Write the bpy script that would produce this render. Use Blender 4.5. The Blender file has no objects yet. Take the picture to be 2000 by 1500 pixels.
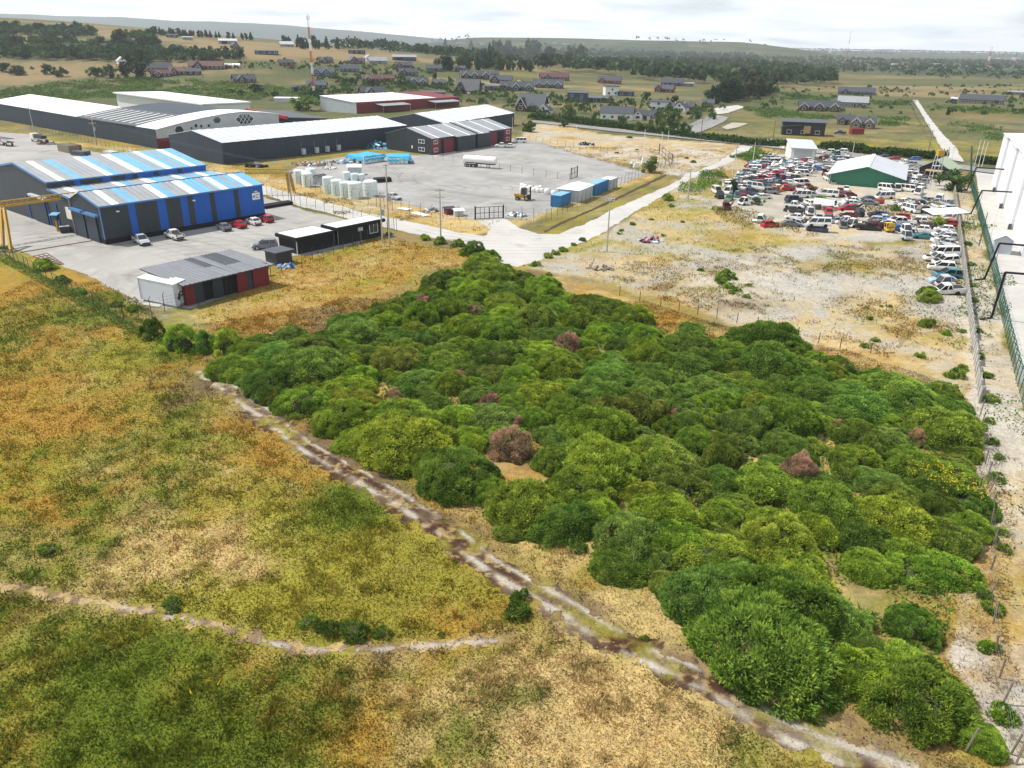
import bpy, math, random
import numpy as np
from mathutils import Vector, Matrix
from mathutils.geometry import tessellate_polygon

scene = bpy.context.scene
R_ = math.radians
# ------------------------------------------------------------------ camera
FPX, PITCH, ROLL, CAMH = 1500.0, R_(23.9), R_(1.0), 35.0
cF = np.array([0, math.cos(PITCH), -math.sin(PITCH)])
_r0 = np.array([1.0, 0, 0]); _u0 = np.array([0, math.sin(PITCH), math.cos(PITCH)])
cR = _r0 * math.cos(ROLL) + _u0 * math.sin(ROLL)
cU = _u0 * math.cos(ROLL) - _r0 * math.sin(ROLL)
cam_d = bpy.data.cameras.new('camera')
cam_d.sensor_fit = 'HORIZONTAL'; cam_d.sensor_width = 36.0; cam_d.lens = 36.0 * FPX / 2000.0
cam_d.clip_start = 0.5; cam_d.clip_end = 40000
cam = bpy.data.objects.new('camera', cam_d)
scene.collection.objects.link(cam)
_m = Matrix.Identity(4)
for i in range(3):
    _m[i][0] = cR[i]; _m[i][1] = cU[i]; _m[i][2] = -cF[i]
_m[2][3] = CAMH
cam.matrix_world = _m
scene.camera = cam
# ------------------------------------------------------------------ light
SUN_AZ = Vector((-0.95, 0.25, 0)).normalized(); SUN_EL = R_(57)
sd = SUN_AZ * math.cos(SUN_EL) + Vector((0, 0, math.sin(SUN_EL)))
sun_d = bpy.data.lights.new('sun', 'SUN'); sun_d.energy = 5.0; sun_d.angle = R_(0.53); sun_d.color = (1.0, 0.95, 0.87)
sun = bpy.data.objects.new('sun', sun_d); scene.collection.objects.link(sun)
sun.rotation_euler = sd.to_track_quat('Z', 'Y').to_euler()
world = bpy.data.worlds.new('World'); scene.world = world; world.use_nodes = True
nt = world.node_tree; nt.nodes.clear()
def N(tree, t, **kw):
    n = tree.nodes.new(t)
    for k, v in kw.items(): setattr(n, k, v)
    return n
wo = N(nt, 'ShaderNodeOutputWorld'); bg = N(nt, 'ShaderNodeBackground'); bg.inputs['Strength'].default_value = 0.1
sky = N(nt, 'ShaderNodeTexSky', sky_type='NISHITA'); sky.sun_disc = False
sky.sun_elevation = SUN_EL; sky.sun_rotation = math.atan2(SUN_AZ.x, SUN_AZ.y); sky.altitude = 100; sky.dust_density = 2.0
tc = N(nt, 'ShaderNodeTexCoord'); sep = N(nt, 'ShaderNodeSeparateXYZ'); nt.links.new(tc.outputs['Generated'], sep.inputs[0])
def mth(op, a, b, tree=nt, clamp=False):
    n = N(tree, 'ShaderNodeMath', operation=op); n.use_clamp = clamp
    for i, v in enumerate((a, b)):
        if v is None: continue
        if isinstance(v, (int, float)): n.inputs[i].default_value = v
        else: tree.links.new(v, n.inputs[i])
    return n.outputs[0]
zz = mth('ADD', mth('MAXIMUM', sep.outputs['Z'], 0.0), 0.10)
cx, cy = mth('DIVIDE', sep.outputs['X'], zz), mth('DIVIDE', sep.outputs['Y'], zz)
comb = N(nt, 'ShaderNodeCombineXYZ'); nt.links.new(cx, comb.inputs[0]); nt.links.new(cy, comb.inputs[1])
n1 = N(nt, 'ShaderNodeTexNoise'); n1.inputs['Scale'].default_value = 0.55; n1.inputs['Detail'].default_value = 6; n1.inputs['Roughness'].default_value = 0.55
nt.links.new(comb.outputs[0], n1.inputs['Vector'])
rmp = N(nt, 'ShaderNodeValToRGB'); rmp.color_ramp.elements[0].position = 0.30; rmp.color_ramp.elements[1].position = 0.62
rmp.color_ramp.elements[0].color = (0.06, 0.06, 0.06, 1)
# a broken cloud sheet: seen edge-on towards the horizon it closes up, overhead the blue shows through
low = mth('SUBTRACT', 1.0, mth('MINIMUM', mth('MULTIPLY', sep.outputs['Z'], 2.2), 1.0))
nt.links.new(mth('ADD', mth('ADD', n1.outputs['Fac'], -0.06), mth('MULTIPLY', low, 0.24)), rmp.inputs[0])
n2 = N(nt, 'ShaderNodeTexNoise'); n2.inputs['Scale'].default_value = 1.1; n2.inputs['Detail'].default_value = 7; n2.inputs['Distortion'].default_value = 0.4
nt.links.new(comb.outputs[0], n2.inputs['Vector'])
cmix = N(nt, 'ShaderNodeMix', data_type='RGBA'); c2r = N(nt, 'ShaderNodeMapRange'); c2r.inputs['From Min'].default_value = 0.35; c2r.inputs['From Max'].default_value = 0.6; nt.links.new(n2.outputs['Fac'], c2r.inputs['Value']); nt.links.new(c2r.outputs[0], cmix.inputs['Factor'])
cmix.inputs['A'].default_value = (7.6, 8.3, 8.8, 1); cmix.inputs['B'].default_value = (10.4, 10.6, 10.6, 1)
mix = N(nt, 'ShaderNodeMix', data_type='RGBA'); nt.links.new(rmp.outputs[0], mix.inputs['Factor'])
lit = N(nt, 'ShaderNodeVectorMath', operation='SCALE'); nt.links.new(cmix.outputs['Result'], lit.inputs[0]); nt.links.new(mth('ADD', 0.95, mth('MULTIPLY', low, 0.42)), lit.inputs['Scale'])
nt.links.new(sky.outputs[0], mix.inputs['A']); nt.links.new(lit.outputs[0], mix.inputs['B'])
nt.links.new(mix.outputs['Result'], bg.inputs['Color']); nt.links.new(bg.outputs[0], wo.inputs['Surface'])
scene.view_settings.view_transform = 'Standard'; scene.view_settings.look = 'None'
scene.view_settings.exposure = 0.16; scene.view_settings.gamma = 1.0; scene.view_settings.use_curve_mapping = False
scene.render.engine = 'CYCLES'
cy_ = scene.cycles
cy_.max_bounces = 5; cy_.diffuse_bounces = 2; cy_.glossy_bounces = 2; cy_.transmission_bounces = 3; cy_.volume_bounces = 0; cy_.transparent_max_bounces = 4
cy_.use_denoising = True
try: cy_.denoiser = 'OPENIMAGEDENOISE'
except Exception: pass

# ------------------------------------------------------------------ helpers: pixels of the survey photo -> metres
def ray(px, py): return cF * FPX + cR * (px - 1000) + cU * (750 - py)
def P(px, py, z=0.0):
    d = ray(px, py); t = (z - CAMH) / d[2]
    return np.array([0, 0, CAMH]) + d * t
def depth(p): return float((np.asarray(p, float) - [0, 0, CAMH]) @ cF)
def smooth(a, b, x):
    t = np.clip((x - a) / (b - a), 0, 1); return t * t * (3 - 2 * t)
def _hash(ix, iy, seed):
    h = (ix.astype(np.int64) * 374761393 + iy.astype(np.int64) * 668265263 + seed * 1442695041) & 0xFFFFFFFF
    h = ((h ^ (h >> 13)) * 1274126177) & 0xFFFFFFFF
    h = ((h ^ (h >> 16)) * 2246822519) & 0xFFFFFFFF
    return ((h ^ (h >> 15)) & 0xFFFFFF) / float(0xFFFFFF)
def vnoise(x, y, seed=0):
    x = np.asarray(x, float); y = np.asarray(y, float)
    ix, iy = np.floor(x), np.floor(y); fx, fy = x - ix, y - iy
    fx = fx * fx * fx * (fx * (fx * 6 - 15) + 10); fy = fy * fy * fy * (fy * (fy * 6 - 15) + 10)
    a, b = _hash(ix, iy, seed), _hash(ix + 1, iy, seed); c, d = _hash(ix, iy + 1, seed), _hash(ix + 1, iy + 1, seed)
    return (a + (b - a) * fx) * (1 - fy) + (c + (d - c) * fx) * fy
def fbm(x, y, scale, seed=0, octs=4, gain=0.5):
    x = np.asarray(x, float) / scale; y = np.asarray(y, float) / scale; s = 0; amp = 1; tot = 0
    for o in range(octs):
        ca, sa = math.cos(0.7 * o), math.sin(0.7 * o)
        s = s + amp * vnoise(x * ca - y * sa + 17.3 * o, x * sa + y * ca - 9.1 * o, seed + o * 13); tot += amp
        amp *= gain; x = x * 2.03; y = y * 2.03
    return s / tot
def hills(x, y):
    x = np.asarray(x, float); y = np.asarray(y, float)
    rise = 25 * smooth(430, 860, y) * smooth(260, -330, x) * (1 - smooth(950, 1900, y))
    left = 36 * np.exp(-((x + 760) / 430) ** 2 - ((y - 1250) / 430) ** 2) * smooth(430, 720, y)
    ridge = 62 * np.exp(-((y - 3700) / 520) ** 2) * smooth(-700, -100, x) * smooth(1500, 950, x) * (0.8 + 0.35 * fbm(x, y, 700, 5, 3))
    plat = 24 * smooth(4300, 6500, y) * smooth(300, 1500, x)
    und = (fbm(x, y, 320, 31, 3) - 0.5) * 6 * smooth(420, 900, y)
    return rise + left + ridge + plat + und
_GT = np.geomspace(0.02, 9, 420)
def G(px, py):
    """where the line of sight through a photo point meets the land"""
    d = ray(px, py); o = np.array([0, 0, CAMH]); q = o + d * _GT[:, None]; k = int(np.argmax(q[:, 2] < hills(q[:, 0], q[:, 1])))
    a, b = (_GT[k - 1], _GT[k]) if k else (8.9, 9.0)
    for _ in range(2):
        ts = np.linspace(a, b, 24); q = o + d * ts[:, None]; k = max(1, int(np.argmax(q[:, 2] < hills(q[:, 0], q[:, 1])))); a, b = ts[k - 1], ts[k]
    p = o + d * b; return np.array([p[0], p[1], float(hills(p[0], p[1]))])
# ------------------------------------------------------------------ helpers: objects
col = scene.collection
rng = random.Random(7); nrg = np.random.default_rng(11)
def setp(o, label=None, cat=None, group=None, kind=None):
    if label: o['label'] = label
    if cat: o['category'] = cat
    if group: o['group'] = group
    if kind: o['kind'] = kind
    return o
def thing(name, label, cat, loc=(0, 0, 0), rotz=0.0, group=None):
    o = bpy.data.objects.new(name, None); col.objects.link(o)
    o.location = tuple(loc); o.rotation_euler = (0, 0, rotz); o.empty_display_size = 0.3
    return setp(o, label, cat, group)
def link(name, me, parent=None, loc=None, color=None):
    o = bpy.data.objects.new(name, me); col.objects.link(o)
    if parent is not None: o.parent = parent
    if loc is not None: o.location = tuple(loc)
    if color is not None: o.color = (*color, 1) if len(color) == 3 else color
    return o
def kids(o): return [c for c in KIDS.get(o.name, ())]
def copy_tree(o, loc, rot, label=None, group=None, color=None, scale=None, kids=None):
    r = o.copy(); col.objects.link(r); r.location = tuple(loc); r.rotation_euler = rot if isinstance(rot, tuple) else (0, 0, rot)
    if label: r['label'] = label
    if group: r['group'] = group
    if scale is not None: r.scale = scale if isinstance(scale, tuple) else (scale,) * 3
    for ch in (o.children if kids is None else kids):
        c = ch.copy(); col.objects.link(c); c.parent = r
        if color is not None and ch.get('paint'): c.color = (*color, 1)
        for g in ch.children:
            d = g.copy(); col.objects.link(d); d.parent = c
            if color is not None and g.get('paint'): d.color = (*color, 1)
    return r
class MB:
    def __init__(s): s.v = []; s.f = []; s.m = []
    def quad(s, *pts, m=0):
        i = len(s.v); s.v += [tuple(map(float, p)) for p in pts]; s.f.append(tuple(range(i, i + len(pts)))); s.m.append(m)
    def hexa(s, b, t, m=0):            # b, t: lower and upper ring, same winding
        n = len(b); i = len(s.v); s.v += [tuple(map(float, p)) for p in list(b) + list(t)]
        s.f.append(tuple(i + k for k in reversed(range(n)))); s.f.append(tuple(i + n + k for k in range(n)))
        for k in range(n): s.f.append((i + k, i + (k + 1) % n, i + n + (k + 1) % n, i + n + k))
        s.m += [m] * (n + 2)
    def box(s, c, d, m=0, rz=0.0):
        x, y, z = c; a, b, h = d[0] / 2, d[1] / 2, d[2] / 2; ca, sa = math.cos(rz), math.sin(rz)
        q = [(x + u * ca - w * sa, y + u * sa + w * ca) for u, w in ((-a, -b), (a, -b), (a, b), (-a, b))]
        s.hexa([(*p, z - h) for p in q], [(*p, z + h) for p in q], m)
    def tube(s, p0, p1, r0, r1=None, n=6, m=0):
        r1 = r0 if r1 is None else r1; p0 = Vector(p0); p1 = Vector(p1); d = (p1 - p0)
        if d.length < 1e-6: return
        d.normalize(); a = d.orthogonal().normalized(); b = d.cross(a)
        ring = lambda p, r: [p + (a * math.cos(2 * math.pi * k / n) + b * math.sin(2 * math.pi * k / n)) * r for k in range(n)]
        s.hexa(ring(p0, r0), ring(p1, r1), m)
    def ribs(s, p00, p10, p01, p11, n, dep, m=0, frac=0.3, nv=1):
        """corrugated sheet between two edges: ribs run from edge p00-p10 to edge p01-p11"""
        p00, p10, p01, p11 = [Vector(map(float, p)) for p in (p00, p10, p01, p11)]
        nrm = (p10 - p00).cross(p01 - p00).normalized() * dep
        us = []
        for k in range(n):
            us += [(k / n, 0), ((k + 0.5 - frac / 2 - 0.12) / n, 0), ((k + 0.5 - frac / 2) / n, 1), ((k + 0.5 + frac / 2) / n, 1), ((k + 0.5 + frac / 2 + 0.12) / n, 0)]
        us.append((1, 0)); i = len(s.v)
        for u, h in us:
            a = p00.lerp(p10, u) + nrm * h; b = p01.lerp(p11, u) + nrm * h; s.v += [tuple(a), tuple(b)]
        for k in range(len(us) - 1):
            s.f.append((i + 2 * k, i + 2 * k + 2, i + 2 * k + 3, i + 2 * k + 1)); s.m.append(m)
    def slab(s, p00, p10, p11, p01, th, m=0, m2=None):
        """flat slab with its upper face through the 4 points (counter-clockwise seen from outside)"""
        q = [Vector(map(float, p)) for p in (p00, p10, p11, p01)]
        n = (q[1] - q[0]).cross(q[3] - q[0]).normalized() * th
        s.hexa([p - n for p in q], q, m)
    def mesh(s, name, mats, smooth_=False):
        me = bpy.data.meshes.new(name); me.from_pydata(s.v, [], s.f)
        for m in (mats if isinstance(mats, (list, tuple)) else [mats]): me.materials.append(m)
        me.polygons.foreach_set('material_index', s.m)
        if smooth_: me.polygons.foreach_set('use_smooth', [True] * len(s.f))
        me.update(); return me
    def build(s, name, mats, parent=None, loc=None, smooth_=False, color=None):
        return link(name, s.mesh(name, mats, smooth_), parent, loc, color)
def np_mesh(name, verts, faces, mats, attrs=None, colors=None, midx=None, smooth_=False):
    """faces: (n,3) or (n,4) int array"""
    me = bpy.data.meshes.new(name); k = faces.shape[1]
    me.vertices.add(len(verts)); me.vertices.foreach_set('co', np.ascontiguousarray(verts, np.float32).ravel())
    me.loops.add(faces.size); me.loops.foreach_set('vertex_index', np.ascontiguousarray(faces, np.int32).ravel())
    me.polygons.add(len(faces)); me.polygons.foreach_set('loop_start', np.arange(0, faces.size, k, dtype=np.int32))
    try: me.polygons.foreach_set('loop_total', np.full(len(faces), k, np.int32))
    except Exception: pass
    for m in (mats if isinstance(mats, (list, tuple)) else [mats]): me.materials.append(m)
    if midx is not None: me.polygons.foreach_set('material_index', np.ascontiguousarray(midx, np.int32))
    me.polygons.foreach_set('use_smooth', np.full(len(faces), bool(smooth_)))
    me.update(calc_edges=True)
    for an, av in (attrs or {}).items():
        at = me.attributes.new(an, 'FLOAT', 'POINT'); at.data.foreach_set('value', np.ascontiguousarray(av, np.float32))
    if colors is not None:
        at = me.color_attributes.new('Col', 'FLOAT_COLOR', 'POINT')
        c4 = np.ones((len(verts), 4), np.float32); c4[:, :3] = colors; at.data.foreach_set('color', c4.ravel())
    return me
# ------------------------------------------------------------------ materials
def mat(name, color=(0.5, 0.5, 0.5), rough=0.7, var=0.15, scale=1.0, metal=0.0, bump=0.0, bscale=20.0, objcol=False, spec=0.3, dirt=None, streak=False):
    m = bpy.data.materials.new(name); m.use_nodes = True; t = m.node_tree; b = t.nodes['Principled BSDF']
    b.inputs['Roughness'].default_value = rough; b.inputs['Metallic'].default_value = metal; b.inputs['Specular IOR Level'].default_value = spec
    tcn = N(t, 'ShaderNodeTexCoord'); ns = N(t, 'ShaderNodeTexNoise'); ns.inputs['Scale'].default_value = scale; ns.inputs['Detail'].default_value = 6; ns.inputs['Roughness'].default_value = 0.6
    src = tcn.outputs['Object']
    if streak:
        mp = N(t, 'ShaderNodeMapping'); mp.inputs['Scale'].default_value = (1, 1, 0.12); t.links.new(src, mp.inputs[0]); src = mp.outputs[0]
    t.links.new(src, ns.inputs['Vector'])
    mr = N(t, 'ShaderNodeMapRange'); mr.inputs['From Min'].default_value = 0.25; mr.inputs['From Max'].default_value = 0.75
    mr.inputs['To Min'].default_value = 1 - var; mr.inputs['To Max'].default_value = 1 + var * 0.6
    t.links.new(ns.outputs['Fac'], mr.inputs['Value'])
    mx = N(t, 'ShaderNodeMix', data_type='RGBA', blend_type='MULTIPLY'); mx.inputs['Factor'].default_value = 1.0
    if objcol:
        oi = N(t, 'ShaderNodeObjectInfo'); t.links.new(oi.outputs['Color'], mx.inputs['A'])
    else: mx.inputs['A'].default_value = (*color, 1)
    cb = N(t, 'ShaderNodeCombineColor')
    for k in range(3): t.links.new(mr.outputs[0], cb.inputs[k])
    t.links.new(cb.outputs[0], mx.inputs['B']); out = mx.outputs['Result']
    if dirt:
        n3 = N(t, 'ShaderNodeTexNoise'); n3.inputs['Scale'].default_value = scale * 2.3; n3.inputs['Detail'].default_value = 8; t.links.new(tcn.outputs['Object'], n3.inputs['Vector'])
        r3 = N(t, 'ShaderNodeMapRange'); r3.inputs['From Min'].default_value = 0.5; r3.inputs['From Max'].default_value = 0.72; r3.inputs['To Max'].default_value = dirt[3]
        t.links.new(n3.outputs['Fac'], r3.inputs['Value'])
        m3 = N(t, 'ShaderNodeMix', data_type='RGBA'); t.links.new(r3.outputs[0], m3.inputs['Factor']); t.links.new(out, m3.inputs['A']); m3.inputs['B'].default_value = (*dirt[:3], 1); out = m3.outputs['Result']
    t.links.new(out, b.inputs['Base Color'])
    if bump:
        n4 = N(t, 'ShaderNodeTexNoise'); n4.inputs['Scale'].default_value = bscale; n4.inputs['Detail'].default_value = 4; t.links.new(tcn.outputs['Object'], n4.inputs['Vector'])
        bp = N(t, 'ShaderNodeBump'); bp.inputs['Strength'].default_value = bump; bp.inputs['Distance'].default_value = 0.05
        t.links.new(n4.outputs['Fac'], bp.inputs['Height']); t.links.new(bp.outputs[0], b.inputs['Normal'])
    return m
def leaf_mat(name, color=None, transl=0.25, nscale=0.7, attr=True, vcol=False, contrast=0.5):
    """foliage: colour from the object (or the vertices), varied by spray and by slow noise"""
    m = bpy.data.materials.new(name); m.use_nodes = True; t = m.node_tree; t.nodes.clear()
    out = N(t, 'ShaderNodeOutputMaterial'); df = N(t, 'ShaderNodeBsdfDiffuse'); tr = N(t, 'ShaderNodeBsdfTranslucent'); ms = N(t, 'ShaderNodeMixShader'); ms.inputs[0].default_value = transl
    if vcol:
        a = N(t, 'ShaderNodeAttribute', attribute_name='Col'); c = a.outputs['Color']
    elif color: 
        a = N(t, 'ShaderNodeRGB'); a.outputs[0].default_value = (*color, 1); c = a.outputs[0]
    else: c = N(t, 'ShaderNodeObjectInfo').outputs['Color']
    geo = N(t, 'ShaderNodeNewGeometry'); ns = N(t, 'ShaderNodeTexNoise'); ns.inputs['Scale'].default_value = nscale; ns.inputs['Detail'].default_value = 4
    t.links.new(geo.outputs['Position'], ns.inputs['Vector'])
    f = mth('MULTIPLY', mth('SUBTRACT', ns.outputs['Fac'], 0.5, t), 1.3, t)
    if attr:
        at = N(t, 'ShaderNodeAttribute', attribute_name='v'); f = mth('ADD', f, mth('MULTIPLY', mth('SUBTRACT', at.outputs['Fac'], 0.5, t), 2 * contrast, t), t)
    hs = N(t, 'ShaderNodeHueSaturation'); t.links.new(c, hs.inputs['Color'])
    t.links.new(mth('ADD', 1.0, f, t), hs.inputs['Value']); t.links.new(mth('ADD', 0.5, mth('MULTIPLY', f, -0.035, t), t), hs.inputs['Hue'])
    t.links.new(hs.outputs[0], df.inputs[0]); t.links.new(hs.outputs[0], tr.inputs[0])
    t.links.new(df.outputs[0], ms.inputs[1]); t.links.new(tr.outputs[0], ms.inputs[2]); t.links.new(ms.outputs[0], out.inputs[0])
    return m
def vground_mat(name, fine=1.0, rough=0.95, bump=0.4):
    """earth: colour laid per vertex, broken up with several sizes of grain"""
    m = bpy.data.materials.new(name); m.use_nodes = True; t = m.node_tree; b = t.nodes['Principled BSDF']
    b.inputs['Roughness'].default_value = rough; b.inputs['Specular IOR Level'].default_value = 0.1
    a = N(t, 'ShaderNodeAttribute', attribute_name='Col'); geo = N(t, 'ShaderNodeNewGeometry')
    tot = None
    for sc, w in ((0.35, 0.35), (1.6, 0.5), (6.0, 0.7)):
        ns = N(t, 'ShaderNodeTexNoise'); ns.inputs['Scale'].default_value = sc; ns.inputs['Detail'].default_value = 5; ns.inputs['Roughness'].default_value = 0.65
        t.links.new(geo.outputs['Position'], ns.inputs['Vector'])
        v = mth('MULTIPLY', mth('SUBTRACT', ns.outputs['Fac'], 0.5, t), w * 2 * fine, t); tot = v if tot is None else mth('ADD', tot, v, t)
    hs = N(t, 'ShaderNodeHueSaturation'); t.links.new(a.outputs['Color'], hs.inputs['Color']); t.links.new(mth('ADD', 1.0, tot, t), hs.inputs['Value'])
    t.links.new(mth('ADD', 0.5, mth('MULTIPLY', tot, 0.02, t), t), hs.inputs['Hue'])
    t.links.new(hs.outputs[0], b.inputs['Base Color'])
    bp = N(t, 'ShaderNodeBump'); bp.inputs['Strength'].default_value = bump; bp.inputs['Distance'].default_value = 0.12; t.links.new(tot, bp.inputs['Height']); t.links.new(bp.outputs[0], b.inputs['Normal'])
    return m
# ------------------------------------------------------------------ the ground
CLS = np.array([(.095, .130, .013), (.220, .200, .027), (.285, .165, .030), (.42, .31, .135), (.118, .082, .050), (.43, .39, .33), (.325, .318, .295), (.058, .028, .017), (.070, .084, .033), (.215, .160, .082), (.030, .052, .026)])
C_GREEN, C_OLIVE, C_OCHRE, C_STRAW, C_HEATH, C_SAND, C_GRAVEL, C_RED, C_FIELD, C_TAN, C_WOOD = range(11)
def poly_w(pts): return np.array([P(*p)[:2] for p in pts])
def sdf(poly, x, y):
    """signed distance, negative inside"""
    d = np.full(x.shape, 1e18); ins = np.zeros(x.shape, bool); n = len(poly)
    for i in range(n):
        ax, ay = poly[i]; bx, by = poly[(i + 1) % n]; ex, ey = bx - ax, by - ay
        t = np.clip(((x - ax) * ex + (y - ay) * ey) / (ex * ex + ey * ey + 1e-9), 0, 1)
        d = np.minimum(d, (x - ax - t * ex) ** 2 + (y - ay - t * ey) ** 2)
        c = ((ay > y) != (by > y)) & (x < (bx - ax) * (y - ay) / (by - ay + 1e-12) + ax); ins ^= c
    d = np.sqrt(d); return np.where(ins, -d, d)
def line_d(pts, x, y):
    d = np.full(x.shape, 1e18)
    for (ax, ay), (bx, by) in zip(pts, pts[1:]):
        ex, ey = bx - ax, by - ay; t = np.clip(((x - ax) * ex + (y - ay) * ey) / (ex * ex + ey * ey), 0, 1)
        d = np.minimum(d, (x - ax - t * ex) ** 2 + (y - ay - t * ey) ** 2)
    return np.sqrt(d)
TRACK_PX = [(395, 722), (450, 758), (520, 815), (580, 860), (640, 900), (700, 935), (760, 968), (830, 1012), (900, 1062), (960, 1105), (1040, 1152), (1110, 1195), (1180, 1238), (1260, 1275), (1340, 1312), (1420, 1355), (1500, 1405), (1600, 1448), (1700, 1490), (1800, 1535)]
PATH_PX = [(-60, 1142), (60, 1156), (150, 1170), (240, 1185), (320, 1198), (400, 1218), (470, 1236), (540, 1258), (610, 1268), (680, 1270), (780, 1264), (880, 1256), (980, 1250)]
TRACK = [tuple(P(*p)[:2]) for p in TRACK_PX]; PATH = [tuple(P(*p)[:2]) for p in PATH_PX]
ZONES = [  # (photo outline, {class: score}, feather, edge noise)
    ([(-300, 470), (0, 478), (60, 490), (180, 548), (270, 590), (300, 625), (405, 700), (470, 760), (560, 840), (800, 985), (960, 1100), (1300, 1290), (1500, 1400), (1800, 1530), (1800, 1900), (-1200, 1900), (-900, 900)], {C_OLIVE: 1.05, C_OCHRE: 0.85, C_GREEN: 0.72, C_STRAW: 0.55, C_HEATH: 0.1}, 2.0, 2.0),   # meadow
    ([(380, 615), (500, 560), (590, 500), (740, 465), (930, 490), (975, 520), (830, 580), (690, 640), (580, 670), (440, 660)], {C_OLIVE: 1.0, C_OCHRE: 1.15, C_STRAW: 0.85, C_GREEN: 0.25}, 1.5, 1.5),  # strip by the offices
    ([(380, 640), (640, 600), (860, 510), (970, 500), (1160, 560), (1400, 640), (1650, 690), (1900, 770), (1960, 1010), (1930, 1200), (2010, 1500), (1760, 1500), (1420, 1348), (1180, 1230), (960, 1098), (700, 928), (520, 812), (430, 720)], {C_OCHRE: 0.95, C_HEATH: 0.8, C_STRAW: 0.95, C_OLIVE: .9, C_GREEN: .4}, 1.5, 1.0),  # under the thicket
    ([(1010, 520), (1090, 490), (1180, 455), (1330, 365), (1440, 300), (1500, 285), (1560, 330), (1450, 395), (1700, 480), (1820, 470), (1860, 560), (1900, 720), (1890, 770), (1650, 700), (1400, 620), (1160, 545)], {C_STRAW: 0.95, C_OCHRE: 0.7, C_GRAVEL: 1.1, C_OLIVE: 0.95}, 2.0, 2.0),  # rough lot
    ([(1160, 525), (1300, 500), (1500, 480), (1690, 480), (1840, 500), (1880, 640), (1895, 740), (1700, 690), (1480, 640), (1300, 590)], {C_GRAVEL: 1.25, C_SAND: 0.8, C_STRAW: 1.05, C_OCHRE: .55, C_OLIVE: .85, C_HEATH: .5}, 4.0, 4.0),
    ([(1400, 395), (1445, 340), (1500, 305), (1620, 290), (1850, 330), (1865, 420), (1830, 470), (1700, 470), (1560, 470), (1480, 440)], {C_SAND: 1.35, C_GRAVEL: 1.1, C_STRAW: 0.8}, 2.0, 2.5),  # breaker's yard
    ([(1860, 365), (1895, 365), (1960, 640), (2080, 1060), (2080, 1560), (1965, 1510), (1905, 1400), (1850, 1260), (1868, 1130), (1915, 1015), (1900, 900), (1895, 790)], {C_SAND: 1.3, C_GRAVEL: 1.15, C_OLIVE: 0.75, C_STRAW: 0.85, C_OCHRE: 0.7}, 1.0, 1.5),  # strip by the wall
    ([(1010, 270), (1060, 238), (1180, 262), (1330, 275), (1455, 282), (1400, 315), (1330, 345), (1250, 340), (1100, 295)], {C_STRAW: 1.0, C_SAND: 0.95, C_OCHRE: 0.7, C_GRAVEL: 0.7}, 3.0, 3.0),  # vacant plot
    ([(-400, 230), (400, 300), (560, 380), (720, 420), (910, 460), (990, 450), (1190, 375), (1300, 340), (1280, 330), (1000, 275), (560, 345), (380, 330), (300, 300)], {C_STRAW: 1.1, C_OCHRE: 0.8, C_OLIVE: 0.7, C_SAND: 0.5}, 2.0, 2.0),
    ([(-500, 130), (0, 150), (120, 158), (230, 150), (430, 128), (520, 140), (540, 175), (560, 215), (250, 200), (100, 185), (-500, 180)], {C_FIELD: 1.25, C_TAN: 1.0}, 8.0, 14.0),
]
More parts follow.
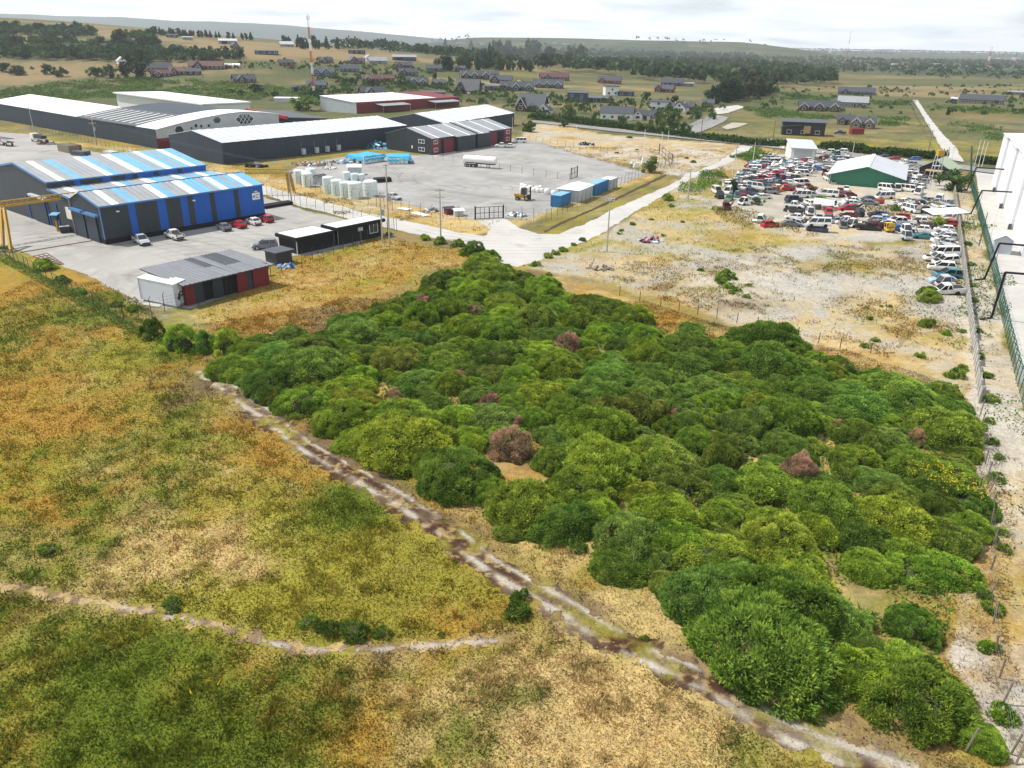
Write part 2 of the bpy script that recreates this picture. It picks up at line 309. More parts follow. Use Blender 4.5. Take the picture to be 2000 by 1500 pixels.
ANCH = [  # (photo x, y, radius m, class, score)
    (230, 690, 11, C_GREEN, .5), (80, 640, 8, C_GREEN, .35), (420, 850, 5, C_GREEN, .3), (640, 960, 6, C_GREEN, .6), (760, 1000, 5, C_GREEN, .6), (860, 1050, 4, C_GREEN, .6), (930, 1090, 3, C_GREEN, .4), (550, 930, 6, C_GREEN, .5),
    (230, 980, 9, C_GREEN, .4), (100, 900, 9, C_GREEN, .3), (80, 1400, 7, C_GREEN, .75), (330, 1350, 7, C_GREEN, .65), (250, 1450, 6, C_GREEN, .7), (500, 1400, 5, C_GREEN, .5), (150, 1250, 5, C_GREEN, .5), (60, 1240, 6, C_GREEN, .4), (560, 1480, 5, C_GREEN, .4),
    (1050, 1340, 3.4, C_GREEN, 1.0), (1010, 1195, 2.0, C_GREEN, .9), (980, 1410, 3.0, C_GREEN, .6), (900, 1430, 3.0, C_GREEN, .5), (1330, 1330, 2.2, C_GREEN, .9), (1440, 1460, 3.5, C_GREEN, .9), (1700, 1430, 1.8, C_GREEN, .8), (1180, 1260, 1.6, C_GREEN, .7),
    (60, 560, 12, C_OCHRE, 0.66), (300, 760, 9, C_OCHRE, 0.66), (150, 770, 9, C_OCHRE, 0.44), (60, 1000, 8, C_OCHRE, 0.66), (30, 840, 8, C_OCHRE, 0.44), (560, 850, 4, C_OCHRE, 0.32), (120, 860, 6, C_OCHRE, 0.32),
    (700, 1170, 8, C_OLIVE, .5), (500, 1200, 7, C_OLIVE, .4), (850, 1200, 5, C_OCHRE, .35), (420, 1130, 7, C_STRAW, .5), (260, 1080, 6, C_STRAW, .5), (600, 1090, 7, C_STRAW, .45), (900, 1130, 4, C_STRAW, .4), (330, 990, 5, C_OLIVE, .4),
    (1200, 1400, 6, C_STRAW, 1.0), (1100, 1460, 5, C_STRAW, .7), (1300, 1460, 5, C_STRAW, .9), (1130, 1300, 3, C_STRAW, .5), (1600, 1400, 2.2, C_STRAW, .9), (1560, 1360, 1.8, C_STRAW, .8), (1230, 1190, 2.5, C_STRAW, .8), (1060, 1080, 3, C_STRAW, .9), (900, 990, 3, C_OCHRE, .45), (1300, 1200, 2, C_STRAW, .8), (1820, 1490, 2.5, C_STRAW, .9),
    (300, 752, 4.0, C_HEATH, 1.6), (390, 760, 4.0, C_HEATH, 1.3), (340, 800, 3.0, C_HEATH, .9), (500, 790, 2.5, C_RED, .7), (640, 840, 2.0, C_RED, .7), (780, 940, 2.5, C_HEATH, .8), (60, 640, 4, C_HEATH, .4), (240, 640, 3, C_HEATH, .4),
    (1040, 1130, 1.6, C_RED, 1.2), (960, 1110, 1.6, C_RED, 1.0), (1180, 1240, 2.0, C_HEATH, .9), (1320, 1290, 2.0, C_HEATH, .9), (1000, 1240, 2.0, C_HEATH, .5),
    (430, 745, 4.5, C_SAND, 1.0), (480, 775, 3.0, C_SAND, .6), (440, 715, 2.5, C_STRAW, .6), (735, 800, 1.3, C_SAND, 1.6), (885, 858, 1.2, C_SAND, 1.4), (960, 905, 2.0, C_SAND, 1.5), (1010, 925, 1.8, C_SAND, 1.3), (1690, 1165, 1.8, C_SAND, 1.2), (1870, 1270, 1.4, C_SAND, 1.2),
    (480, 600, 4, C_GRAVEL, .5), (560, 590, 4, C_STRAW, .5), (700, 540, 6, C_OLIVE, .5), (640, 570, 5, C_OCHRE, .26),
    (1300, 395, 5, C_OCHRE, .32), (1250, 440, 4, C_STRAW, .5), (1400, 430, 6, C_OCHRE, .32), (1600, 500, 5, C_OCHRE, .39), (1530, 575, 4.5, C_OCHRE, .52), (1600, 540, 4.5, C_OCHRE, .52), (1330, 595, 4, C_OCHRE, .58), (1280, 560, 3, C_OCHRE, .45), (1650, 650, 4, C_OCHRE, .52), (1820, 640, 5, C_OCHRE, .52), (1820, 600, 2.5, C_GREEN, .7),
    (1530, 490, 6, C_SAND, .4), (1440, 520, 8, C_SAND, .4), (1500, 600, 8, C_SAND, .35), (1790, 560, 7, C_SAND, .3), (1700, 560, 9, C_GRAVEL, .4), (1250, 480, 5, C_SAND, .5),
    (1850, 395, 8, C_OCHRE, .45), (1800, 400, 6, C_OLIVE, .6), (1750, 410, 6, C_STRAW, .5),
]
FAR_ANCH = [  # on the far ground: fields
    (620, 108, 110, C_TAN, 0.77), (480, 95, 110, C_TAN, 0.77), (700, 100, 120, C_TAN, 0.77), (830, 115, 90, C_TAN, 0.59), (1080, 130, 70, C_TAN, 0.85), (200, 66, 60, C_TAN, 0.77), (370, 90, 70, C_TAN, 0.68), (280, 57, 110, C_TAN, 0.77), (60, 132, 60, C_TAN, 0.77), (200, 128, 45, C_TAN, 0.51),
    (30, 150, 50, C_TAN, 0.42), (650, 150, 50, C_FIELD, .6), (800, 175, 40, C_FIELD, .5), (950, 195, 40, C_FIELD, .6), (1120, 225, 30, C_FIELD, .5), (1250, 255, 24, C_FIELD, .7), (1330, 235, 20, C_FIELD, .5), (1420, 185, 35, C_TAN, 0.51), (1560, 155, 70, C_TAN, 0.68), (1850, 172, 70, C_TAN, 0.68), (1700, 175, 60, C_TAN, 0.42), (1950, 235, 25, C_TAN, 0.77), (1880, 225, 20, C_TAN, 0.68),
    (1530, 255, 16, C_OLIVE, .9), (1480, 235, 20, C_OLIVE, .6), (1650, 280, 12, C_OLIVE, .7), (1720, 262, 10, C_TAN, 0.42), (1900, 320, 16, C_FIELD, .8), (1800, 240, 14, C_OLIVE, 1.0), (1830, 280, 10, C_OLIVE, .8), (1600, 225, 20, C_FIELD, .8), (1750, 225, 22, C_FIELD, .5), (1500, 200, 25, C_FIELD, .7), (1930, 260, 18, C_FIELD, 1.2), (1560, 130, 200, C_WOOD, 1.0), (1850, 140, 250, C_WOOD, 1.0),
]
ZW = [(poly_w(z[0]), z[1], z[2], z[3]) for z in ZONES]
AW = [(P(a[0], a[1])[:2], a[2], a[3], a[4]) for a in ANCH] + [(G(a[0], a[1])[:2], a[2], a[3], a[4]) for a in FAR_ANCH]
FLAT = [poly_w(z) for z in (
    [(-600, 200), (420, 150), (760, 190), (1010, 215), (1480, 270), (1900, 290), (2300, 330), (2600, 700), (1905, 720), (1660, 695), (1160, 545), (1000, 520), (930, 490), (740, 470), (500, 560), (370, 612), (270, 592), (0, 480), (-600, 440)],)]
def shade_classes(x, y):
    n = len(CLS); S = np.full((n,) + x.shape, -0.6)
    far = smooth(300, 420, y)
    S[C_FIELD] = 0.3 + 0.45 * far; S[C_TAN] = 0.1 + 0.12 * far; S[C_OLIVE] = 0.35 - 0.6 * far; S[C_OCHRE] = 0.0 - 0.3 * far
    fw = smooth(900, 1500, y); S[C_WOOD] = -0.6 + 0.35 * far + 1.1 * fw + 0.35 * smooth(2200, 3200, y)
    for poly, sc, fe, en in ZW:
        lo = poly.min(0) - 12; hi = poly.max(0) + 12
        k = (x > lo[0]) & (x < hi[0]) & (y > lo[1]) & (y < hi[1])
        if not k.any(): continue
        xs, ys = x[k], y[k]; d = sdf(poly, xs, ys) + (fbm(xs, ys, 6, 3, 3) - 0.5) * 2 * en
        w = smooth(fe * 0.5, -fe * 0.5, d)
        for c in range(n):
            S[c][k] = S[c][k] * (1 - w) + w * sc.get(c, -0.5)
    for (ax, ay), r, c, s in AW:
        k = (np.abs(x - ax) < 2.6 * r) & (np.abs(y - ay) < 2.6 * r)
        if k.any(): S[c][k] += s * np.exp(-((x[k] - ax) ** 2 + (y[k] - ay) ** 2) / (r * r))
    big = smooth(250, 600, y)
    for c in range(n):
        nn = (fbm(x, y, 11.0, 100 + c, 6, 0.60) - 0.5) * 2.9 + (fbm(x, y, 1.3, 200 + c, 3) - 0.5) * 0.9
        nb = (fbm(x, y * 1.8, 90.0, 300 + c, 4) - 0.5) * 2.2 + (fbm(x, y, 12.0, 340 + c, 3) - 0.5) * 0.8
        S[c] += nn * (1 - big) + nb * big
    td = line_d(TRACK, x, y); pd = line_d(PATH, x, y); en = (fbm(x, y, 1.8, 60, 3) - 0.5)
    w = np.exp(-(td / 2.6) ** 2); S[C_HEATH] += 0.95 * w; S[C_SAND] += 0.1 * w; S[C_RED] += 0.6 * w; S[C_GREEN] -= 0.6 * w
    w = np.exp(-((pd + en) / 1.1) ** 2); S[C_HEATH] += 0.9 * w; S[C_SAND] += 0.6 * w; S[C_GREEN] -= 0.3 * w
    return S
def ground_color(x, y):
    S = shade_classes(x, y) * 3.4; S -= S.max(0); W = np.exp(S); W /= W.sum(0)
    return np.tensordot(W, CLS, axes=(0, 0)), W
def relief(x, y):
    """small rises and tussocks of the open land; level where people have built"""
    d = sdf(FLAT[0], x, y); w = smooth(0.0, 8.0, d) * (1 - smooth(200, 300, y))
    td = np.minimum(line_d(TRACK, x, y), line_d(PATH, x, y)); w2 = smooth(0.8, 5.0, td)
    return w * ((fbm(x, y, 16, 41, 3) - 0.5) * 0.9 * w2 + (fbm(x, y, 1.4, 42, 3) - 0.45) * 0.28 * w2)
def gz(x, y):
    xa = np.atleast_1d(np.asarray(x, float)); ya = np.atleast_1d(np.asarray(y, float))
    z = hills(xa, ya) + (relief(xa, ya) if ya.min() < 310 else 0)
    return z if np.ndim(x) else float(z[0])
ys_ = np.concatenate([np.geomspace(9, 140, 330)[:-1], np.geomspace(140, 9000, 330)]); us_ = np.linspace(-1, 1, 540)
gx = us_[None, :] * (0.92 * ys_[:, None] + 26); gy = np.repeat(ys_[:, None], len(us_), 1)
gcol, _ = ground_color(gx, gy)
gzv = hills(gx, gy); near = gy < 310; gzv[near] += relief(gx[near], gy[near])
def grid_faces(r, c):
    i = np.arange(r * c).reshape(r, c); return np.stack([i[:-1, :-1], i[:-1, 1:], i[1:, 1:], i[1:, :-1]], -1).reshape(-1, 4)
M_ground = vground_mat('earth_and_turf')
ground = link('ground', np_mesh('ground', np.stack([gx, gy, gzv], -1).reshape(-1, 3), grid_faces(*gx.shape), M_ground, colors=gcol.reshape(-1, 3), smooth_=True))
setp(ground, 'rough open land of ochre grass, scrub and gravel reaching the hills', kind='structure')
# far mountains
def ridge_mesh(name, y0, dpt, prof, seed, colr):
    xs = np.linspace(-14000, 14000, 240); rows = np.linspace(0, 1, 14)
    X = np.repeat(xs[None], 14, 0); T = np.repeat(rows[:, None], 240, 1)
    top = np.interp(xs, [p[0] for p in prof], [p[1] for p in prof]) * (0.94 + 0.12 * fbm(xs, xs * 0, 900, seed, 4))
    Y = y0 + T * dpt + (fbm(X, T * 3000, 800, seed + 1, 3) - 0.5) * 500
    Z = np.sin(np.clip(T * 1.25, 0, 1) * math.pi / 2) * top[None] * (0.92 + 0.16 * fbm(X, T * 4000, 500, seed + 2, 4)) - 4
    o = link(name, np_mesh(name, np.stack([X, Y, Z], -1).reshape(-1, 3), grid_faces(14, 240), mat(name + '_cover', colr, 1.0, 0.3, 0.002), smooth_=True))
    return o
mount = ridge_mesh('mountains', 6600, 1500, [(-14000, 215), (-5000, 212), (-3700, 200), (-2350, 165), (-1280, 108), (-360, 40), (150, 4), (14000, 4)], 71, (.03, .05, .03))
setp(mount, 'low blue mountain ridge under the cloud at the horizon', kind='structure')

def ragged(pts_px, amp=0.35, step=0.8, seed=1, world=False):
    q = [np.array(p, float) for p in pts_px] if world else [P(*p)[:2] for p in pts_px]
    out = []
    for a, b in zip(q, q[1:] + q[:1]):
        L = np.hypot(*(b - a)); n = max(1, int(L / step)); nr = np.array([-(b - a)[1], (b - a)[0]]) / (L + 1e-9)
        for k in range(n):
            p = a + (b - a) * k / n
            j = (float(fbm(p[0], p[1], 3.0, seed, 3)) - 0.5) * 2.6 * amp + (rng.random() - .5) * 0.6 * amp
            out.append(p + nr * j)
    return out
def sheet(name, label, pts, z, material, amp=0.35, step=0.8, seed=1, kind='structure', far=False):
    if far:
        rp = ragged([G(*p)[:2] for p in pts], amp, step, seed, True); v = [(p[0], p[1], float(hills(p[0], p[1])) + .3) for p in rp]
    else: v = [(p[0], p[1], z) for p in ragged(pts, amp, step, seed)]
    tri = tessellate_polygon([[Vector(p) for p in v]])
    fx = []
    for t in tri:
        a, b, c = [Vector(v[i]) for i in t]
        fx.append(tuple(t) if (b - a).cross(c - a).z > 0 else tuple(reversed(t)))
    me = bpy.data.meshes.new(name); me.from_pydata(v, [], fx); me.materials.append(material); me.update()
    return setp(link(name, me), label, kind=kind)
def gravel_mat(name, c1, c2, c3, s1=0.12, s2=0.6, fine=9.0, marks=None):
    m = bpy.data.materials.new(name); m.use_nodes = True; t = m.node_tree; b = t.nodes['Principled BSDF']; b.inputs['Roughness'].default_value = 0.95; b.inputs['Specular IOR Level'].default_value = 0.1
    geo = N(t, 'ShaderNodeNewGeometry'); outs = []
    for sc, de in ((s1, 6), (s2, 6), (fine, 4)):
        ns = N(t, 'ShaderNodeTexNoise'); ns.inputs['Scale'].default_value = sc; ns.inputs['Detail'].default_value = de; ns.inputs['Distortion'].default_value = 0.6; t.links.new(geo.outputs['Position'], ns.inputs['Vector']); outs.append(ns.outputs['Fac'])
    r = N(t, 'ShaderNodeMapRange'); r.inputs['From Min'].default_value = 0.35; r.inputs['From Max'].default_value = 0.65; t.links.new(outs[0], r.inputs['Value'])
    m1 = N(t, 'ShaderNodeMix', data_type='RGBA'); t.links.new(r.outputs[0], m1.inputs['Factor']); m1.inputs['A'].default_value = (*c1, 1); m1.inputs['B'].default_value = (*c2, 1)
    r2 = N(t, 'ShaderNodeMapRange'); r2.inputs['From Min'].default_value = 0.52; r2.inputs['From Max'].default_value = 0.75; r2.inputs['To Max'].default_value = 0.7; t.links.new(outs[1], r2.inputs['Value'])
    m2 = N(t, 'ShaderNodeMix', data_type='RGBA'); t.links.new(r2.outputs[0], m2.inputs['Factor']); t.links.new(m1.outputs['Result'], m2.inputs['A']); m2.inputs['B'].default_value = (*c3, 1)
    hs = N(t, 'ShaderNodeHueSaturation'); t.links.new(m2.outputs['Result'], hs.inputs['Color']); t.links.new(mth('ADD', 0.72, mth('MULTIPLY', outs[2], 0.56, t), t), hs.inputs['Value'])
    if marks:
        acc = None
        for mx_, my_, sc_ in marks:       # turning wheels leave sets of arcs
            mp = N(t, 'ShaderNodeMapping'); mp.inputs['Location'].default_value = (-mx_, -my_, 0); t.links.new(geo.outputs['Position'], mp.inputs[0])
            wv = N(t, 'ShaderNodeTexWave', wave_type='RINGS', rings_direction='Z'); wv.inputs['Scale'].default_value = sc_; wv.inputs['Distortion'].default_value = 3.0; wv.inputs['Detail'].default_value = 3; wv.inputs['Detail Scale'].default_value = 0.4; t.links.new(mp.outputs[0], wv.inputs['Vector'])
            rr = N(t, 'ShaderNodeMapRange'); rr.inputs['From Min'].default_value = 0.80; rr.inputs['From Max'].default_value = 0.97; t.links.new(wv.outputs['Fac'], rr.inputs['Value']); acc = rr.outputs[0] if acc is None else mth('MAXIMUM', acc, rr.outputs[0], t)
        ns = N(t, 'ShaderNodeTexNoise'); ns.inputs['Scale'].default_value = 0.045; ns.inputs['Detail'].default_value = 3; t.links.new(geo.outputs['Position'], ns.inputs['Vector']); r5 = N(t, 'ShaderNodeMapRange'); r5.inputs['From Min'].default_value = 0.45; r5.inputs['From Max'].default_value = 0.65; t.links.new(ns.outputs['Fac'], r5.inputs['Value'])
        n6 = N(t, 'ShaderNodeTexNoise'); n6.inputs['Scale'].default_value = 0.17; n6.inputs['Detail'].default_value = 5; t.links.new(geo.outputs['Position'], n6.inputs['Vector']); r6 = N(t, 'ShaderNodeMapRange'); r6.inputs['From Min'].default_value = 0.60; r6.inputs['From Max'].default_value = 0.74; t.links.new(n6.outputs['Fac'], r6.inputs['Value'])
        h5 = N(t, 'ShaderNodeHueSaturation'); t.links.new(hs.outputs[0], h5.inputs['Color']); t.links.new(mth('SUBTRACT', mth('SUBTRACT', 1.0, mth('MULTIPLY', mth('MULTIPLY', acc, r5.outputs[0], t), 0.20, t), t), mth('MULTIPLY', r6.outputs[0], 0.30, t), t), h5.inputs['Value']); hs = h5
    t.links.new(hs.outputs[0], b.inputs['Base Color'])
    bp = N(t, 'ShaderNodeBump'); bp.inputs['Strength'].default_value = 0.25; bp.inputs['Distance'].default_value = 0.05; t.links.new(outs[2], bp.inputs['Height']); t.links.new(bp.outputs[0], b.inputs['Normal'])
    return m
M_road = gravel_mat('pale_road_gravel', (.46, .45, .43), (.40, .39, .37), (.49, .475, .45), 0.1, 0.35, marks=((0, 175, .13),))
M_yard = gravel_mat('grey_yard_gravel', (.34, .333, .315), (.27, .265, .25), (.40, .39, .365), 0.06, 0.3, marks=((-52, 122, .11), (-80, 108, .09)))
M_yard2 = gravel_mat('worn_yard_gravel', (.325, .322, .312), (.245, .243, .24), (.40, .38, .35), 0.07, 0.2, marks=((-18, 205, .10), (8, 228, .08)))
M_break = gravel_mat('tan_yard_earth', (.38, .35, .29), (.30, .27, .22), (.44, .41, .36), 0.15, 0.5)
M_conc = gravel_mat('pale_concrete', (.46, .45, .42), (.41, .40, .38), (.36, .35, .33), 0.2, 0.8)
M_asph = gravel_mat('worn_asphalt', (.25, .25, .25), (.21, .21, .21), (.28, .28, .27), 0.1, 0.4)
road = sheet('gravel_road', 'pale gravel road bending between the fenced yards', [(380, 330), (440, 338), (515, 362), (560, 376), (640, 395), (704, 414), (770, 427), (830, 439), (900, 456), (945, 461), (955, 448), (935, 430), (985, 427), (1005, 440), (1050, 458), (1090, 457), (1140, 438), (1200, 408), (1260, 382), (1310, 362), (1335, 345), (1335, 338), (1360, 335), (1400, 318), (1432, 296), (1446, 284), (1474, 283), (1456, 300), (1430, 316), (1385, 333), (1335, 358), (1280, 392), (1230, 420), (1185, 452), (1150, 470), (1090, 490), (1045, 512), (1010, 522), (975, 514), (962, 494), (930, 480), (880, 470), (830, 462), (770, 448), (735, 438), (690, 430), (640, 416), (560, 396), (510, 378), (430, 350), (370, 338)], 0.016, M_road, 0.5)
yard1 = sheet('yard', 'pale gravel yard around the blue warehouse', [(-420, 470), (-400, 250), (-100, 236), (0, 258), (60, 262), (120, 282), (200, 300), (330, 322), (420, 352), (500, 382), (560, 398), (600, 412), (690, 434), (728, 442), (742, 455), (700, 476), (610, 500), (580, 498), (505, 515), (490, 540), (440, 580), (372, 604), (330, 604), (285, 596), (215, 560), (150, 530), (60, 498), (20, 482), (-60, 470)], 0.010, M_yard, 0.5, seed=2)
yard2 = sheet('yard', 'grey gravel container yard with tyre marks', [(600, 318), (700, 302), (760, 300), (830, 304), (905, 290), (1000, 270), (1060, 278), (1130, 300), (1240, 328), (1265, 340), (1230, 352), (1195, 366), (1120, 396), (1075, 410), (1040, 425), (985, 428), (930, 430), (860, 415), (770, 394), (735, 384), (650, 372), (575, 352), (560, 335)], 0.012, M_yard2, 0.6, seed=3)
apron = sheet('pavement', 'pale concrete apron along the dark two storey workshop', [(843, 304), (850, 306), (1000, 276), (996, 273.5)], 0.03, M_conc, 0.02)
yard3 = sheet('yard', "tan earth of the vehicle breaker's yard", [(1412, 392), (1440, 345), (1500, 312), (1600, 296), (1800, 318), (1862, 345), (1850, 372), (1620, 376), (1560, 350), (1600, 380), (1660, 400), (1600, 430), (1490, 428), (1470, 410), (1420, 398), (1330, 386), (1325, 380), (1370, 384)], 0.014, M_break, 0.8, seed=4)
plot4 = sheet('yard', 'pale concrete yard beside the tall white building', [(1905, 332), (1990, 332), (2500, 620), (3600, 1500), (2600, 1500), (2120, 1060), (2040, 900), (1998, 770), (1972, 640), (1938, 520), (1915, 400)], 0.014, M_conc, 0.1, seed=5)
lane = sheet('road', 'straight pale gravel lane running away between fields', [(1783, 196), (1792, 196), (1812, 226), (1840, 262), (1868, 290), (1882, 318), (1845, 312), (1838, 290), (1815, 250), (1795, 215)], 0.02, M_road, 0.5, seed=6, far=True)
lane2 = sheet('road', 'grey asphalt lane curving past the hedge and houses', [(1330, 252), (1372, 232), (1400, 226), (1424, 230), (1412, 240), (1390, 250), (1360, 262), (1500, 283), (1700, 305), (1890, 325), (2040, 345), (2040, 352), (1880, 333), (1690, 312), (1500, 289), (1340, 272), (1200, 258), (1040, 240), (1040, 236), (1200, 252)], 0.022, M_asph, 0.3, seed=8, far=True)
drive = sheet('path', 'pale earth track beside the eucalyptus row', [(1395, 212), (1440, 206), (1455, 210), (1420, 222), (1400, 224)], 0.02, M_road, 0.5, seed=9, far=True)
patch = sheet('path', 'sandy tracks on the field behind the hedge', [(1408, 250), (1430, 240), (1462, 242), (1440, 250), (1420, 254)], 0.02, M_break, 0.6, seed=10, far=True)
# dirt track and foot path: ragged ribbons following the land
def ribbon(name, label, pts, half, nx, step, colf, keepf, lift=0.025):
    P_ = [np.array(p) for p in pts]; dense = []
    for a, b in zip(P_, P_[1:]):
        n = max(1, int(np.hypot(*(b - a)) / step)); dense += [a + (b - a) * k / n for k in range(n)]
    D = np.array(dense); k = 9; ker = np.ones(k) / k
    D = np.stack([np.convolve(np.pad(D[:, i], k // 2, 'edge'), ker, 'valid') for i in (0, 1)], 1)
    T = np.gradient(D, axis=0); T /= np.linalg.norm(T, axis=1)[:, None]; Nn = np.stack([-T[:, 1], T[:, 0]], 1)
    off = np.linspace(-half, half, nx); X = D[:, None, 0] + Nn[:, None, 0] * off; Y = D[:, None, 1] + Nn[:, None, 1] * off
    O = np.repeat(off[None], len(D), 0); Z = relief(X, Y) + lift
    s = np.repeat(np.linspace(0, 1, len(D))[:, None], nx, 1)
    c = colf(X, Y, O, s); keep = keepf(X, Y, O, s); F = grid_faces(*X.shape); kk = keep.reshape(-1)[F].mean(1) > 0.5
    me = np_mesh(name, np.stack([X, Y, Z], -1).reshape(-1, 3), F[kk], M_ground, colors=c.reshape(-1, 3), smooth_=True)
    return setp(link(name, me), label, kind='structure')
def lerp3(a, b, w): return np.asarray(a) * (1 - w[..., None]) + np.asarray(b) * w[..., None]
def track_col(X, Y, O, s):
    n = fbm(X, Y, 1.6, 21, 4); n2 = fbm(X, Y, 0.5, 22, 3); wob = (fbm(X, Y, 6, 23, 2) - .5) * 0.8
    rut = np.maximum(np.exp(-((O - 0.75 + wob) / 0.22) ** 2), 1.1 * np.exp(-((O + 0.65 + wob) / 0.30) ** 2)) + .25 * smooth(.72, .95, s) + .3 * smooth(.22, .05, s) * smooth(.0, .1, s)
    c = lerp3(CLS[C_HEATH], CLS[C_RED], smooth(.42, .62, fbm(X, Y, 3.5, 24, 3))); c = lerp3(c, CLS[C_STRAW], smooth(.5, .75, n2) * .55); c = lerp3(c, CLS[C_OLIVE], smooth(.52, .68, fbm(X, Y, 2.2, 28, 3)) * .6)
    return lerp3(c, CLS[C_SAND] * .82, np.clip(rut * (3.0 * (n - 0.29)), 0, .95))
track = ribbon('dirt_track', 'rutted dirt track of pale sand running along the edge of the thicket', TRACK, 2.1, 36, 0.12, track_col, lambda X, Y, O, s: (np.abs(O) + (fbm(X, Y, 1.2, 25, 3) - .5) * 2.4 + (nrg.random(O.shape) - .5) * .5 < 1.25))
def path_col(X, Y, O, s):
    n = fbm(X, Y, 1.1, 26, 4); return lerp3(lerp3(CLS[C_HEATH] * 1.5, CLS[C_STRAW], smooth(.4, .7, fbm(X, Y, .6, 29, 2)) * .7), CLS[C_SAND] * 0.78, np.clip(np.exp(-((O + .1) / 0.20) ** 2) * smooth(0.15, .5, s) * (n * 3.2 - 1.0), 0, 1))
path = ribbon('foot_path', 'narrow trodden path of dead heather and sand crossing the meadow', PATH, 0.9, 16, 0.12, path_col, lambda X, Y, O, s: (np.abs(O) + (fbm(X, Y, .9, 27, 3) - .5) * 1.8 + (nrg.random(O.shape) - .5) * .4 < 0.42))
# ------------------------------------------------------------------ plants
M_leaf = leaf_mat('gorse_foliage', None, 0.36, 0.9, True, contrast=0.55)
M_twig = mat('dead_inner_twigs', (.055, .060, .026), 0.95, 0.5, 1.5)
M_bark = mat('grey_bark', (.16, .13, .10), 0.95, 0.4, 3.0)
M_leafv = leaf_mat('mixed_ground_foliage', None, 0.4, 0.6, True, vcol=True, contrast=0.4)
def unit(v): return v / (np.linalg.norm(v, axis=1)[:, None] + 1e-9)
def sprays(pos, dirs, ln, wd, r, bend=0.0):
    """narrow two-sided leaf sprays: one triangle each, returns verts (3n,3), faces (n,3)"""
    n = len(pos); side = unit(np.cross(dirs, r.normal(size=(n, 3))))
    ln = np.broadcast_to(ln, n)[:, None]; wd = np.broadcast_to(wd, n)[:, None]
    v = np.empty((n, 3, 3)); v[:, 0] = pos - side * wd; v[:, 1] = pos + side * wd; v[:, 2] = pos + dirs * ln
    return v.reshape(-1, 3), np.arange(3 * n).reshape(-1, 3)
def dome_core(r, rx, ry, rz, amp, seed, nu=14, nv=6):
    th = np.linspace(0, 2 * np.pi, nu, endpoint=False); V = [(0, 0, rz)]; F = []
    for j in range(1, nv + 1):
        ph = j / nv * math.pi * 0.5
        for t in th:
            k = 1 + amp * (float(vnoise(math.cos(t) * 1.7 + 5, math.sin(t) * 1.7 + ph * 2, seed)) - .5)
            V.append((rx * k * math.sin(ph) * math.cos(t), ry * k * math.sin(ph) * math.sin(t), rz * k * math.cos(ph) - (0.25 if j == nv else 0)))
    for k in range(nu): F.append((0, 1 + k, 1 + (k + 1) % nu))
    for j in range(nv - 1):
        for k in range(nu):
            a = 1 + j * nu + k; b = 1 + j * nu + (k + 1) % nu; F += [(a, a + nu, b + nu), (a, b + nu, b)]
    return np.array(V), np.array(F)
def bush_mesh(name, seed, rx, ry, rz, lumps, lr, n, ln, wd, upw=0.5, amp=0.5, zmin=-0.05):
    r = np.random.default_rng(seed)
    u = unit(r.normal(size=(lumps * 3, 3))); u = u[u[:, 2] > zmin][:lumps]; lumps = len(u)
    k = 1 + amp * (vnoise(u[:, 0] * 1.8 + 7, u[:, 1] * 1.8 + u[:, 2] * 1.3, seed) - 0.5)
    C = u * k[:, None] * np.array([rx, ry, rz]); LR = r.uniform(*lr, size=lumps); C *= (1 - (LR * 0.35 / max(rx, rz)))[:, None] * r.uniform(.91, 1.04, (lumps, 1))
    w = LR ** 2; li = r.choice(lumps, n, p=w / w.sum()); d = unit(r.normal(size=(n, 3))); nb = unit(u * np.array([1 / rx, 1 / ry, 1 / rz]))[li]
    d = unit(d + nb * 0.9); pos = C[li] + d * (LR[li] * r.uniform(0.86, 1.04, n))[:, None]
    ok = pos[:, 2] > -0.1; pos, d, li = pos[ok], d[ok], li[ok]; m = len(pos)
    dirs = unit(d + np.array([0, 0, upw]) + r.normal(size=(m, 3)) * 0.45)
    V, F = sprays(pos - dirs * 0.06, dirs, r.uniform(0.7, 1.3, m) * ln, r.uniform(0.7, 1.3, m) * wd, r)
    lv = r.uniform(0, 1, lumps); va = np.clip(0.5 + (lv[li] - .5) * 0.75 + (r.uniform(0, 1, m) - .5) * 0.55, 0, 1)
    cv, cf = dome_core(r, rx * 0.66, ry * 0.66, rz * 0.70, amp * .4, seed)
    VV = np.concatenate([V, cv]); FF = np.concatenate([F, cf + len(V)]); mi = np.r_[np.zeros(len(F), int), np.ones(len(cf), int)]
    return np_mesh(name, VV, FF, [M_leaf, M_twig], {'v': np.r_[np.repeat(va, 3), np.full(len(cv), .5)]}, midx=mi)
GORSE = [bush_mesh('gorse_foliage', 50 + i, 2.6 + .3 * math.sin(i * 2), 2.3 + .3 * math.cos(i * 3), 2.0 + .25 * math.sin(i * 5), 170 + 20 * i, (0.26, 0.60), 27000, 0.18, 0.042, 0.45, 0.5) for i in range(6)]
SMOOTHG = [bush_mesh('gorse_foliage', 80 + i, 2.7, 2.5, 2.0, 300, (0.30, 0.50), 26000, 0.20, 0.042, 0.5, 0.35) for i in range(2)]
OPENG = [bush_mesh('open_foliage', 90 + i, 1.8, 1.7, 1.9, 50, (0.32, 0.6), 8000, 0.24, 0.06, 0.3, 0.6, -0.5) for i in range(2)]
DEADG = [bush_mesh('dead_foliage', 96 + i, 2.0, 1.9, 1.7, 44, (0.34, 0.65), 9000, 0.22, 0.045, 0.2, 0.6) for i in range(2)]
SMALLG = [bush_mesh('shrub_foliage', 100 + i, 0.62, 0.6, 0.62, 14, (0.18, 0.32), 700, 0.22, 0.05, 0.6, 0.5) for i in range(3)]
COLS = {'mid': (.215, .325, .042), 'deep': (.145, .240, .040), 'lime': (.275, .380, .046), 'blue': (.190, .300, .058), 'olive': (.225, .295, .052), 'dead': (.400, .265, .170), 'yellow': (.29, .34, .042)}
